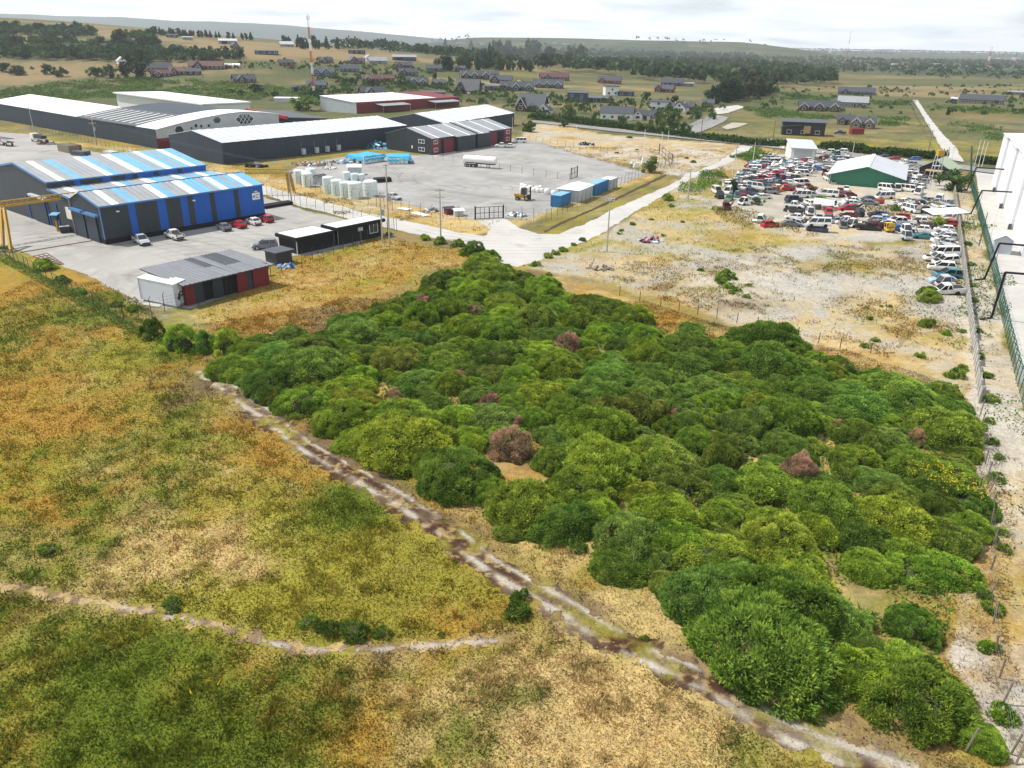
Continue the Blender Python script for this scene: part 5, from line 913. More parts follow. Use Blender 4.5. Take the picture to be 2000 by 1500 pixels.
# tall white silo building at the right edge
fr = Frame((138.4, 225.9), 63.6, -26.4); sb = fr.thing('cold_store', 'tall white ribbed industrial building at the right edge', 'building')
for k, (o_, dp) in enumerate(((0, 0.0), (-13.5, .5), (-27, 0.0), (-40.5, .5), (-54, 0.0), (-67.5, .5), (-81, 0))):
    fbox(fr, sb, o_ - 13.4, o_, dp - 1.5, 40, 0, 14, M_white, 'wall'); wallpanel(fr, sb, o_ - 13.4, dp - 1.53, o_, dp - 1.53, 0, 14, 14, M_white, pitch=1.2, dep=.12)
    m = MB(); m.slab(fr(o_ - 13.6, dp - 1.8, 14.1), fr(o_, dp - 1.8, 14.1), fr(o_, 40, 15.5), fr(o_ - 13.6, 40, 15.5), .2); m.build('roof', M_white, sb)
    if k < 6: fbox(fr, sb, o_ - 13.9, o_ - 13.42, dp - 2.0, dp - 1.4, 0, 1.2, M_dgrey, 'vent_box')
    for j in range(16): fbox(fr, sb, o_ - 13.46, o_ - 13.402, dp, dp + 2.0, 1.6 + j * .72, 1.95 + j * .72, M_white, 'louvre')
fr = Frame(P(1937, 494), 62, 62 - 90); gh = fr.thing('hut', 'small grey gabled hut behind the green fence', 'hut'); core(fr, gh, 0, 3.2, [(0, 0), (0, 2.6), (1.5, 3.5), (3.0, 2.6), (3.0, 0)], M_pale)
for b0, z0, b1, z1 in ((-.3, 2.5, 1.5, 3.6), (1.5, 3.6, 3.3, 2.5)): m = MB(); m.slab(fr(-.4, b0, z0), fr(3.5, b0, z0), fr(3.5, b1, z1), fr(-.4, b1, z1), .1); m.build('roof', M_white, gh)
# ------------------------------------------------------------------ fences
M_gsteel = mat('dull_green_steel', (.030, .050, .042), .6, .2, 2); M_gmesh = mat('green_fence_wire', (.02, .11, .085), .6, .2, 2)
def post_mesh(key, h=2.6, r=.05, arm=.5, material=None, n=5):
    m = MB(); m.tube((0, 0, 0), (0, 0, h), r, n=n)
    if arm: m.tube((0, 0, h), (arm * .75, 0, h + arm * .8), r * .9, n=n)
    return m.mesh('post', material)
PM_dark = post_mesh('d', 2.5, .045, .55, M_gsteel); PM_green = post_mesh('g', 2.6, .055, .75, M_gmesh); PM_wood = post_mesh('w', 1.7, .06, 0, M_wood); PM_straight = post_mesh('s', 2.2, .045, 0, M_gsteel); PM_rust = post_mesh('r', 1.5, .06, 0, M_rust)
def along(pts, step):
    out = []; 
    for a, b in zip(pts, pts[1:]):
        L = float(np.hypot(*(b - a))); n = max(1, round(L / step)); out += [(a + (b - a) * k / n, math.atan2(*(b - a)[::-1])) for k in range(n)]
    out.append((pts[-1], out[-1][1])); return out
def wire_fence(name, label, px, step, post, wire_mat, h, nw=5, lean=0.0, side=1, group=None, mesh_=None):
    pts = [P(*p)[:2] for p in px]; o = pts[0]; t = thing(name, label, 'fence', (o[0], o[1], gz(o[0], o[1])), 0, group); al = along(pts, step); z0 = gz(o[0], o[1])
    w = MB(); prev = None
    for k, (p, a) in enumerate(al):
        z = gz(p[0], p[1]) - z0
        q = link('post', post, t, (p[0] - o[0], p[1] - o[1], z - .05)); q.rotation_euler = (rng.gauss(0, lean), rng.gauss(0, lean), a + side * math.pi / 2)
        c = Vector((p[0] - o[0], p[1] - o[1], z))
        if prev is not None:
            for j in range(nw): zz_ = Vector((0, 0, h * (j + .5) / nw)); w.tube(prev + zz_, c + zz_, .006 if mesh_ is None else .01, n=3)
            if mesh_:
                L = (c - prev).length; nn = max(2, int(L / mesh_))
                for i in range(nn): a0 = prev.lerp(c, i / nn); w.tube(a0 + Vector((0, 0, .05)), a0 + Vector((0, 0, h)), .008, n=3)
        prev = c
    setp(w.build('wire', wire_mat, t), kind='stuff'); return t
wire_fence('chain_link_fence', 'chain link fence with cranked posts down the left edge of the ochre meadow', [(-60, 468), (14, 508), (60, 536), (132, 574), (186, 603), (246, 640)], 2.6, PM_dark, M_gsteel, 2.4, 5, .03, -1, mesh_=.5)
wire_fence('chain_link_fence', 'chain link fence with cranked posts in front of the shed and black offices', [(246, 640), (322, 609), (420, 590), (508, 548), (590, 520), (690, 486), (770, 450)], 2.8, PM_dark, M_gsteel, 2.4, 5, .03, -1, mesh_=.5)
wire_fence('chain_link_fence', 'chain link fence with cranked posts on the near side of the gravel road', [(522, 384), (600, 410), (690, 431), (775, 452)], 3.0, PM_dark, M_gsteel, 2.4, 5, .02, 1, mesh_=.6)
wire_fence('chain_link_fence', 'fence with cranked posts between the white tanks and the road', [(562, 352), (627, 378), (720, 400), (800, 420), (865, 428), (928, 429)], 3.4, PM_dark, M_gsteel, 2.4, 5, .02, 1, mesh_=.8)
wire_fence('chain_link_fence', 'dark post fence along the ditch behind the blue containers', [(988, 427), (1019, 430), (1066, 434), (1118, 409), (1190, 373), (1240, 351), (1290, 330), (1322, 322)], 3.0, PM_dark, M_gsteel, 2.4, 5, .02, -1, mesh_=.7)
wire_fence('post_fence', 'thin post fence crossing the container yard past the tanker trailer', [(846, 312), (905, 320), (975, 332), (1066, 347), (1112, 353)], 4.5, PM_straight, M_gsteel, 1.9, 3, .02)
wire_fence('post_fence', 'post fence on the far side of the container yard by the vacant plot', [(1008, 271), (1060, 279), (1120, 288), (1200, 302), (1262, 314), (1300, 322)], 4.0, PM_straight, M_gsteel, 1.9, 3, .02)
wire_fence('post_fence', 'dark post fence in front of the slate grey warehouse', [(455, 328), (540, 316), (640, 302), (745, 288)], 4.0, PM_straight, M_gsteel, 1.9, 4, .02)
wire_fence('post_fence', 'post fence below the long charcoal warehouse on the far left', [(-60, 214), (60, 250), (190, 284), (300, 312), (420, 345)], 4.0, PM_straight, M_gsteel, 1.9, 4, .02)
wire_fence('rail_fence', 'rusty rail fence behind the back of the thicket', [(1210, 578), (1290, 600), (1400, 622), (1520, 648), (1640, 682), (1700, 690)], 3.4, PM_rust, M_rust, 1.45, 1, .02)
wire_fence('wire_fence', 'sagging wire fence on leaning grey stakes right of the thicket', [(1912, 790), (1921, 880), (1932, 960), (1940, 1060), (1934, 1160), (1948, 1270), (1960, 1370), (1975, 1470)], 3.0, PM_wood, M_steel, 1.4, 4, .12)
wire_fence('security_fence', 'tall green wire fence with cranked tops beside the concrete yard', [(1896, 300), (1894, 360), (1905, 400), (1935, 520), (1962, 650), (1990, 770), (2020, 880)], 2.4, PM_green, M_gmesh, 2.6, 6, .01, -1, mesh_=.22)
wire_fence('field_fence', 'dark paddock fence by the white house and hedge', [(1330, 262), (1352, 250), (1382, 238), (1392, 228)], 3.0, PM_straight, M_gsteel, 1.6, 3)
wire_fence('field_fence', 'dark paddock fence in front of the navy carport house', [(985, 206), (1060, 204), (1130, 208), (1200, 210), (1270, 216)], 4.5, PM_straight, M_gsteel, 1.6, 3)
wire_fence('field_fence', 'thin field fence below the twin brown houses', [(860, 190), (930, 199), (1000, 207), (1010, 200)], 5, PM_straight, M_gsteel, 1.5, 3)
wire_fence('field_fence', 'field fence with posts beside the straight gravel lane', [(1776, 200), (1790, 232), (1806, 262), (1822, 300)], 6, PM_wood, M_wood, 1.3, 2)
wire_fence('garden_fence', 'thin wooden fence behind the green breaker shed', [(1610, 300), (1680, 306), (1760, 312), (1840, 322)], 4, PM_wood, M_wood, 1.4, 2)
for k, (px, py, l) in enumerate(((1236, 1118, 'lone grey stake in dry grass left of the rounded bushes'), (1885, 1468, 'grey leaning stake at the foot of the knobbly end bush'), (1985, 1490, 'grey leaning stake at the extreme bottom right'), (1155, 521, 'pale stake leaning beside timber frames on the lot'))):
    p = P(px, py); s = link('stake', PM_wood, None, (p[0], p[1], gz(p[0], p[1]) - .05)); s.rotation_euler = (rng.gauss(0, .1), .25 if k else .02, 0); setp(s, l, 'stake', 'wooden stakes')
# concrete slab wall
cw = [P(1862, 378)[:2], P(1912, 788)[:2]]; o = cw[0]; wl = thing('concrete_wall', 'long grey concrete slab wall with posts beside the breaker yard', 'wall', (o[0], o[1], 0)); dv = cw[1] - cw[0]; Lw = float(np.hypot(*dv)); aw = math.atan2(dv[1], dv[0]); nb = int(Lw / 2.05)
m = MB(); m.box((0, 0, 1.05), (.2, .2, 2.1)); pm = m.mesh('post', M_concp)
pms = []
for j in range(4): m = MB(); m.box((0, 0, 0), (1.84, .06, .46)); pms.append(m.mesh('slab', mat('concrete_slab', (.36 + .03 * j, .35 + .03 * j, .33 + .03 * j), .9, .25, 1.2)))
for k in range(nb + 1):
    c = dv * k / nb; q = link('post', pm, wl, (c[0], c[1], 0)); q.rotation_euler = (rng.gauss(0, .015), rng.gauss(0, .015), aw)
    if k < nb:
        c = dv * (k + .5) / nb
        for j in range(4):
            if k > nb - 12 and j == 3 and rng.random() < .6: continue
            q = link('slab', pms[(k * 7 + j * 3) % 4], wl, (c[0], c[1], .25 + j * .48)); q.rotation_euler = (0, rng.gauss(0, .004), aw)
# ------------------------------------------------------------------ gates
def gate(label, pa, pb, h=2.6, nx=6):
    a, b = P(*pa)[:2], P(*pb)[:2]; L = float(np.hypot(*(b - a))); t = thing('gate', label, 'gate', (a[0], a[1], 0), math.atan2(*(b - a)[::-1]))
    for x in (0, L): m = MB(); m.box((x, 0, h / 2 + .1), (.22, .22, h + .2)); m.build('post', M_black, t)
    for x0, x1 in ((.15, L / 2 - .06), (L / 2 + .06, L - .15)):
        m = MB()
        for z in (.15, h / 2, h - .1): m.box(((x0 + x1) / 2, 0, z), (x1 - x0, .08, .10))
        for k in range(nx // 2 + 1): m.box((x0 + (x1 - x0) * k / (nx // 2), 0, h / 2), (.09, .07, h - .25))
        m.build('leaf', M_black, t)
    return t
gate('black steel double gate of the container yard beside the road', (928, 429), (983, 426), 2.7)
gate('open dark gate leaf standing at the far yard corner', (1287, 300), (1312, 322), 3.2, 4); gate('small dark gate frame by the white hut roof', (1115, 350), (1127, 346), 3.0, 4)
# ------------------------------------------------------------------ poles
def upole(px, py, ytop, label, arm=2.0, arms=1, trafo=False, name='utility_pole', cat='utility pole', mt=None, rot=0.4, r=.15, on=None):
    p = G(px, py) if py < 230 else P(px, py); d = depth(p); h = abs(py - ytop) * d / FPX / math.cos(PITCH) * .985; mt = mt or M_concp
    t = thing(name, label, cat, p, rot); m = MB(); m.tube((0, 0, -.2), (0, 0, h), r * 1.1, r * .7, n=8); m.build('mast', mt, t)
    for k in range(arms):
        m = MB(); z = h - .25 - k * 1.3; m.box((0, 0, z), (arm, .12, .12)); o = m.build('crossarm', mt, t)
        for x in (-arm * .45, -arm * .15, arm * .15, arm * .45): m = MB(); m.tube((x, 0, z + .06), (x, 0, z + .3), .05, n=5); m.build('insulator', M_wframe, o)
    if trafo: m = MB(); m.tube((.35, 0, h * .55), (.35, 0, h * .55 + 1.1), .33, n=10); m.build('transformer', M_steel, t)
    POLES.append((np.array([p[0], p[1], p[2] + h - .1]), px)); return t
POLES = []
upole(861, 466, 378, 'grey concrete utility pole standing at the road edge', 2.0, 2)
upole(1185, 492, 398, 'grey concrete utility pole at the rough gravel lot corner', 2.0, 1)
upole(1343, 394, 336, 'utility pole with slanted crossarm where the road climbs', 2.0, 1)
upole(1436, 312, 284, 'utility pole beside the road near the far bend', 2.0, 1)
upole(747, 474, 384, 'left pole of the transformer pair by the black offices', 1.6, 1, True)
upole(761, 478, 336, 'taller right pole of the transformer pair by the black offices', 1.0, 1, True)
upole(570, 398, 330, 'pole with crossarm behind the blue warehouse', 1.8, 2)
upole(189, 284, 238, 'pole with transformer in front of the long charcoal warehouse', 2.2, 2, True)
upole(68, 264, 216, 'pale pole beside the parked truck on the far left', 1.6, 1)
upole(1368, 274, 226, 'dark wooden pole rising from the hedge', 1.6, 1, mt=M_wood)
upole(1508, 283, 240, 'dark pole by the modern dark house', 1.4, 1, mt=M_wood)
upole(1812, 300, 260, 'dark pole at the start of the straight lane', 1.4, 1, mt=M_wood)
for px, py, yt, l in ((640, 346, 315, 'thin lamp post left of the tanks in the container yard'), (659, 350, 322, 'thin lamp post behind the front tanks'), (712, 348, 306, 'thin lamp post right of the tank roof'), (1124, 288, 250, 'pale post at the far fence of the container yard'), (1255, 318, 260, 'tall white post beside the white bags'), (1289, 316, 264, 'left white post of the linked pair at the far gate'), (1301, 315, 262, 'right white post of the linked pair at the far gate'), (1001, 256, 232, 'white post at the maroon end of the workshop'), (1470, 318, 282, 'thin white pole at the breaker yard hedge'), (1430, 342, 312, 'short white pole with a box at the breaker yard corner'), (1665, 300, 280, 'thin white pole behind the breaker shed'),
                      (1903, 325, 278, 'first white mast of the cluster at the green fence'), (1910, 328, 280, 'second white mast of the cluster at the green fence'), (1917, 328, 282, 'third white mast of the cluster at the green fence'), (1847, 318, 290, 'lamp post left of the cabin roof'), (1857, 318, 291, 'lamp post right of the cabin roof'), (1930, 480, 402, 'street lamp with pale head in the concrete yard'), (1912, 480, 420, 'thin dark mast by the green fence')):
    upole(px, py, yt, l, .9, 1 if yt in (402, 291, 290) else 0, name='light_pole', cat='pole', mt=M_wframe if 'dark' not in l else M_gsteel, r=.09)
def wires(i, j, n=3):
    a, b = POLES[i][0], POLES[j][0]; m = MB()
    for k in range(n):
        o = np.array([(k - 1) * .8 * .8, (k - 1) * .5, 0]); prev = None
        for s in np.linspace(0, 1, 9):
            p = a + (b - a) * s + o - np.array([0, 0, 4 * .9 * s * (1 - s)]); 
            if prev is not None: m.tube(prev, p, .014, n=3)
            prev = p
    setp(m.build('power_lines', M_dgrey), f'three thin power lines hung between two poles, span {("at the offices", "over the road corner", "up the gravel road", "to the far bend", "over the blue warehouse", "along the charcoal warehouse", "past the truck")[WI[0]]}', 'power lines'); WI[0] += 1
WI = [0]
wires(5, 0); wires(0, 1); wires(1, 2); wires(2, 3); wires(6, 4); wires(7, 6); wires(8, 7)
# pipe portals over the green fence
for (a, b, c, l) in (((1888, 372), (1907, 327), (1978, 332), 'farthest'), ((1896, 418), (1918, 372), (1992, 376), 'second'), ((1922, 546), (1952, 475), (2010, 480), 'third'), ((1936, 622), (1963, 532), (2012, 536), 'nearest')):
    p = P(*a); d = depth(p); h = (a[1] - b[1]) * d / FPX * 1.05; t = thing('pipe_bridge', f'black pipe bridge over the green fence, {l} of the four', 'pipe bridge', p, 0, 'pipe bridges over the green fence'); q = P(b[0], b[1], h) - p; r = P(c[0], c[1], h) - p
    m = MB(); m.tube((0, 0, 0), (q[0], q[1], h), .16, n=8); m.build('riser', M_black, t); m = MB(); m.tube((q[0], q[1], h), (q[0] + (r - q)[0] * 1.4, q[1] + (r - q)[1] * 1.4, h), .16, n=8); m.build('cross_pipe', M_black, t); m = MB(); m.tube((0, 0, .12), (-2.0, -.7, .12), .14, n=7); m.build('outlet', M_black, t)
    m = MB(); m.tube((q[0] + .3, q[1] + .1, 0), (q[0] + .3, q[1] + .1, h), .06, n=6); m.build('support', M_steel, t)
# red and white lattice mast
def mast(px, py, ytop, label, w=1.1, bands=7):
    p = G(px, py); h = (py - ytop) * depth(p) / FPX / math.cos(PITCH) * .98; t = thing('radio_mast', label, 'radio mast', p, .4)
    mr, mw = mat('mast_red', (.45, .03, .04), .5, .1, 1), M_wframe
    for k in range(bands):
        z0, z1 = h * k / bands, h * (k + 1) / bands; m = MB(); s0, s1 = w * (1 - .35 * k / bands) / 2, w * (1 - .35 * (k + 1) / bands) / 2
        c0 = [(s0 * math.cos(a), s0 * math.sin(a), z0) for a in (0.2, 2.3, 4.4)]; c1 = [(s1 * math.cos(a), s1 * math.sin(a), z1) for a in (0.2, 2.3, 4.4)]; ns = 4
        for i in range(3):
            m.tube(c0[i], c1[i], w * .10, n=4)
            for q in range(ns):
                f0, f1 = q / ns, (q + 1) / ns; A, B = Vector(c0[i]).lerp(Vector(c1[i]), f0), Vector(c0[(i + 1) % 3]).lerp(Vector(c1[(i + 1) % 3]), f1); m.tube(A, B, w * .05, n=3)
        m.build('mast_section', mr if k % 2 else mw, t)
    m = MB(); m.tube((0, 0, h), (0, 0, h + 2.5), .06, n=4)
    for a in (0, 2.1, 4.2): m.box((w * .7 * math.cos(a), w * .7 * math.sin(a), h - 2), (.3, .2, 2.2)); m.tube((0, 0, h - 2), (w * .7 * math.cos(a), w * .7 * math.sin(a), h - 2), .05, n=3)
    m.build('antenna', M_pale, t); return t
mast(614, 190, 54, 'tall red and white lattice radio mast behind the works halls', 1.5)
# ------------------------------------------------------------------ gantry crane
def truss(root, a, b, hgt, wd, n, material, name='girder'):
    a, b = Vector(a), Vector(b); d = b - a; sd_ = Vector((-d.y, d.x, 0)).normalized() * wd / 2; up = Vector((0, 0, hgt)); m = MB()
    for s in (-1, 1): m.tube(a + sd_ * s, b + sd_ * s, .14, n=4)
    m.tube(a + up, b + up, .13, n=4)
    for k in range(n):
        p, q = a + d * k / n, a + d * (k + .5) / n
        for s in (-1, 1): m.tube(p + sd_ * s, q + up, .07, n=4); m.tube(q + up, a + d * (k + 1) / n + sd_ * s, .07, n=4)
        m.tube(p - sd_, p + sd_, .06, n=3)
    return m.build(name, material, root)
f1 = P(12, 492); e1 = P(152, 384, 6.4); e0 = P(-30, 408, 6.4); gc_ = thing('gantry_crane', 'yellow lattice gantry crane at the blue warehouse gable', 'crane', (0, 0, 0))
truss(gc_, e0, e1, .9, 1.0, 14, M_yellow)
for dx in (-.6, 1.2): truss(gc_, (f1[0] + dx, f1[1] - dx * .4, .1), (e0[0] + 3 + dx * .3, e0[1] + .2, 6.3), .45, .4, 8, M_yellow, 'leg')
m = MB(); m.box((f1[0] + .3, f1[1], .2), (2.6, .6, .4)); m.build('bogie', M_concp, gc_); m = MB(); m.box((e1[0], e1[1], 6.6), (.9, .9, 1.2)); m.build('end_carriage', M_pale, gc_)
m = MB(); m.tube(P(40, 493, .06), P(180, 470, .06), .09, n=4); setp(m.build('crane_rail', M_rust), 'thin rusty crane rail laid across the pale yard', 'rail')
g2_ = thing('gantry_crane', 'second yellow lattice crane end behind the blue warehouse', 'crane', (0, 0, 0)); truss(g2_, P(478, 338, 5.2), P(572, 338, 5.2), .9, 1.0, 9, M_yellow); truss(g2_, P(575, 376), P(566, 339, 5.0), .4, .5, 6, M_yellow, 'leg'); truss(g2_, P(566, 378), P(560, 339, 5.0), .4, .5, 6, M_yellow, 'leg')
# ------------------------------------------------------------------ things in the yards
m = MB()
for k in range(7): a, b = P(64 + k * 8.5, 500 + k * 2.8, .1), P(92 + k * 5.4, 494 + k * 3.6, .1); m.tube(a, b, .05, n=4)
for k in range(4): f_ = k / 3; a = P(64 + 28 * f_, 500 - 6 * f_, .12); b = P(115 + 9.4 * f_, 517 - 1.4 * f_, .12); m.tube(a, b, .05, n=4)
setp(m.build('steel_mesh_frame', M_rust), 'rusty steel grid frame lying on the pale yard', 'frame')
tank_m = {}
def tank(px, py, wpx, htpx, label, grp):
    p = P(px, py); d = depth(p); r = wpx * d / FPX / 2; h = htpx * d / FPX * .97; t = thing('tank', label, 'tank', (p[0], p[1] + r, 0), 0, grp); n = 28; m = MB(); zs = []; k = 0
    prof = [(r * 1.02, 0)] + [(r * (1.0 if i % 2 else 1.018), h * .9 * (i + .5) / 9) for i in range(9)] + [(r, h * .9), (r * .93, h * .945), (r * .45, h * .99), (r * .2, h)]
    rings = [[(q * math.cos(2 * math.pi * j / n), q * math.sin(2 * math.pi * j / n), z) for j in range(n)] for q, z in prof]
    for a, b in zip(rings, rings[1:]):
        for j in range(n): m.quad(a[j], a[(j + 1) % n], b[(j + 1) % n], b[j])
    m.quad(*rings[-1]); m.build('shell', M_plast, t); m = MB(); m.tube((0, r * .3, h * .97), (0, r * .3, h + .12), r * .17, n=12); m.build('lid', M_pale, t); m = MB(); m.tube((r * .7, -r * .75, .3), (r * 1.1, -r * 1.0, .3), .08, n=6); m.build('valve', M_dgrey, t); return t
for px, py, w, h, l in ((597, 360, 20, 26, 'white tank left of the back trio'), (583, 358, 19, 26, 'leftmost white tank by the crane leg'), (606, 355, 20, 26, 'white tank hidden behind the back trio'), (599, 366, 21, 28, 'front white tank of the left cluster'),
                        (640, 378, 22, 33, 'white tank with pale roof at the left of the front row'), (657, 382, 23, 31, 'second white tank of the front row'), (674, 386, 24, 31, 'third white tank of the front row'), (692, 389, 28, 33, 'largest white tank at the front corner'), (722, 385, 27, 32, 'separate white tank at the right end of the front row'), (676, 352, 15, 16, 'small white tank behind the front row, left'), (692, 354, 16, 15, 'small white tank behind the front row, right'), (705, 354, 13, 14, 'small white tank beside the little pump hut')):
    tank(px, py, w, h, l, 'white plastic tanks')
def simple_hut(px, py, L, W, H, ang, wm, rm, label, name='hut', over=.3, gable=True):
    fr = Frame(P(px, py), ang, ang + 90); t = fr.thing(name, label, name.replace('_', ' '))
    if gable:
        core(fr, t, 0, L, [(0, 0), (0, H), (W / 2, H + W * .22), (W, H), (W, 0)], wm)
        for b0, z0, b1, z1 in ((-over, H - .05, W / 2, H + W * .24), (W / 2, H + W * .24, W + over, H - .05)): m = MB(); m.slab(fr(-over, b0, z0 + .08), fr(L + over, b0, z0 + .08), fr(L + over, b1, z1 + .08), fr(-over, b1, z1 + .08), .08); m.build('roof', rm, t)
    else:
        fbox(fr, t, 0, L, 0, W, 0, H, wm, 'wall'); m = MB(); m.slab(fr(-over, -over, H + .1), fr(L + over, -over, H + .1), fr(L + over, W + over, H + .3), fr(-over, W + over, H + .3), .1); m.build('roof', rm, t)
    return t
simple_hut(680, 342, 3.6, 2.6, 2.2, 5, M_pale, M_white, 'small pump hut with white roof behind the tanks'); simple_hut(626, 362, 2.6, 2.4, 2.0, 60, M_pale, M_dgrey, 'little grey roofed hut left of the front tanks')
simple_hut(873, 420, 1.7, 1.6, 1.3, 30, M_red, M_grgrey, 'maroon dog kennel with grey roof by the fence', 'kennel'); simple_hut(889, 423, 1.9, 1.6, 1.2, 20, M_pale, M_white, 'white roofed kennel right of the maroon one', 'kennel')
# tarpaulin covered pallets
def tarp(px0, py0, px1, label, seed):
    a, b = P(px0, py0), P(px1, py0 - (0 if seed else 6)); L = float(np.hypot(*(b - a)[:2])); t = thing('pallet_stack', label, 'pallet stack', a, math.atan2(*(b - a)[:2][::-1]) + .05); W_ = 9; n = 26; X = np.linspace(-.2, L + .2, n); Y = np.linspace(-.2, W_, 14); XX, YY = np.meshgrid(X, Y); e = np.minimum(np.minimum(XX + .2, L + .2 - XX), np.minimum(YY + .2, W_ - YY))
    Z = 2.05 + .35 * fbm(XX + seed * 9, YY, 2.2, seed, 3) - 1.1 * smooth(.5, 0, e) * (.6 + .8 * vnoise(XX * 1.3, YY * 1.3, seed)); o = link('tarpaulin', np_mesh('tarpaulin', np.stack([XX, YY, Z], -1).reshape(-1, 3), grid_faces(14, n), mat('blue_tarpaulin', (.035, .36, .58), .38, .25, .7)), t)
    for k in range(int(L / 1.25)):
        for j in range(3):
            m = MB(); m.box((.6 + k * 1.25, .7 + j * 2.6, .95), (1.1, 1.2, 1.6)); m.build('sack', M_plast, t); m = MB(); m.box((.6 + k * 1.25, .7 + j * 2.6, .075), (1.15, 1.3, .15)); m.build('pallet', M_wood, t)
tarp(712, 321, 758, 'left pallet stack under a bright blue tarpaulin', 0); tarp(758, 321, 804, 'right pallet stack under a bright blue tarpaulin', 1)
def heap(px, py, wpx, n, mats, label, name='scrap_heap', cat='scrap heap', flat=.5, z=0):
    p = P(px, py); w = wpx * depth(p) / FPX; t = thing(name, label, cat, p); ms = [MB() for _ in mats]
    for _ in range(n):
        r = math.sqrt(rng.random()) * w / 2; a = rng.uniform(0, 6.28); s = rng.uniform(.25, .8) * min(1, w / 4); k = rng.randrange(len(mats)); x, y = r * math.cos(a), r * math.sin(a) * .55; ht = max(.05, (1 - (2 * r / w)) * w * .18 * flat + .15) * rng.random()
        c = Vector((x, y, ht)); d = Vector((rng.gauss(0, 1), rng.gauss(0, 1), rng.gauss(0, .35))).normalized() * s * rng.uniform(.6, 1.8); e = d.orthogonal().normalized() * s * rng.uniform(.2, .6); f = d.cross(e).normalized() * s * rng.uniform(.05, .4); ms[k].hexa([c - d - e - f, c + d - e - f, c + d + e - f, c - d + e - f], [c - d - e + f, c + d - e + f, c + d + e + f, c - d + e + f])
    for mb, mm in zip(ms, mats):
        if mb.f: setp(mb.build('scrap', mm, t), kind='stuff')
heap(1010, 422, 36, 90, [mat('pale_blue_plastic', (.20, .33, .46), .5, .3, 2), M_pale, M_wframe, M_dgrey], 'heap of blue and white plastic waste beside the black gate')
heap(612, 322, 80, 120, [M_wood, M_pale, M_dgrey, M_tanw], 'long heap of timber and board offcuts behind the tanks', flat=.3); heap(668, 318, 40, 60, [M_wood, M_pale, M_cont, M_dgrey], 'heap of boards and blue sheets left of the tarpaulins', flat=.4); heap(643, 330, 22, 40, [M_wood, M_wframe], 'small stack of white boards on timber behind the tanks', flat=.6); heap(690, 326, 12, 25, [M_wood, M_tanw], 'stack of wooden crates beside the blue tarpaulin', flat=1.4); heap(503, 326, 45, 60, [M_black, M_dgrey, M_black], 'pile of black pipe coils below the slate grey warehouse', flat=1.0)
heap(1268, 472, 42, 60, [mat('magenta_plastic', (.38, .04, .10), .5, .3, 2), M_dgrey, M_pale, M_black], 'heap of red and dark car parts on the rough lot', flat=.5); heap(1143, 283, 34, 60, [M_dgrey, M_black, M_pale], 'heap of dark scrap on the vacant plot', flat=.7); heap(838, 413, 30, 40, [M_dgrey, M_wood, M_pale], 'tangle of grey scrap inside the roadside fence', flat=.7); heap(92, 282, 36, 40, [M_rust, M_rust, M_wood], 'rusty beams lying on the yard near the truck', flat=.4); heap(560, 522, 34, 30, [mat('blue_sacks', (.05, .20, .55), .5, .3, 2), M_pale], 'blue plastic sacks heaped by the dark kiosk', flat=.7); heap(255, 196, 40, 70, [M_wood, M_pale, M_stone], 'pale heap of pallets by the white hall', flat=.5); heap(1505, 308, 50, 90, [M_pale, M_tanw, M_wood, M_dgrey], 'jumble of panels and doors at the breaker yard corner', flat=1.0); heap(1545, 290, 40, 60, [M_pale, M_tanw, M_wframe], 'pale stacked panels left of the white fronted shed', flat=1.2)
heap(740, 290, 60, 90, [M_cont, M_lblue, M_navy], 'blue drums and crates stacked at the slate warehouse wall', flat=1.6); heap(1170, 525, 60, 14, [M_wood, M_wood], 'broken timber frames on the rough lot by the pole', flat=.1)
def planks(label, pa, pb, n, w, z=.25, mt=None, h=.2):
    a, b = P(*pa), P(*pb); t = thing('plank_stack', label, 'plank stack', a, math.atan2(*(b - a)[:2][::-1])); L = float(np.hypot(*(b - a)[:2]))
    for k in range(n): m = MB(); m.box((L / 2 + rng.uniform(-.2, .2), k * w * 1.15, z + rng.uniform(0, .05)), (L, w, h)); m.build('plank', mt or M_wood, t)
planks('dark steel beams stacked at the end of the blue warehouse', (518, 408), (573, 399), 4, .55, .4, M_black, .5); planks('white boards lying inside the fence beside the silver car', (776, 409), (797, 412), 3, .5, .15, M_wframe); planks('white panels lying by the roadside fence', (805, 417), (830, 424), 3, .5, .15, M_wframe); planks('black and white pipes behind the tank row', (733, 357), (765, 355), 3, .8, .6, M_black, .9)
fr = Frame(P(136, 300), 35, 125); tk = fr.thing('steel_rack', 'long rusty rack of steel plates behind the blue warehouse', 'rack'); fr = Frame(P(185, 303), 140, 50)
for k in range(5): fbox(fr, tk, 0, 9, k * .9, k * .9 + .5, 0, 2.4, M_wood if k < 4 else M_rust, 'plate')
planks('dark beams stacked left of the steel rack', (140, 303), (165, 305), 4, .7, .7, M_dgrey, 1.2); planks('pale profiles stacked right of the steel rack', (203, 300), (219, 303), 4, .6, .5, M_pale, .8)
bn = thing('notice_board', 'dark billboard frame on two posts beside the maroon shed', 'board', P(498, 543), .9); m = MB(); m.box((1.3, 0, 1.5), (2.8, .1, 1.1)); m.build('panel', M_dbrown, bn)
for x in (.1, 2.5): m = MB(); m.tube((x, 0, 0), (x, 0, 2.0), .06, n=5); m.build('post', M_wood, bn)
bx_ = thing('bin', 'dark waste skip at the warehouse gable', 'skip', P(128, 454), .6); m = MB(); b_ = [(-.8, -.6, 0), (.8, -.6, 0), (.8, .6, 0), (-.8, .6, 0)]; m.hexa(b_, [(x * 1.2, y * 1.2, 1.2) for x, y, z in b_]); m.build('body', M_char, bx_); m = MB(); m.box((0, 0, 1.25), (1.7, 1.2, .08)); m.build('contents', M_pale, bx_)
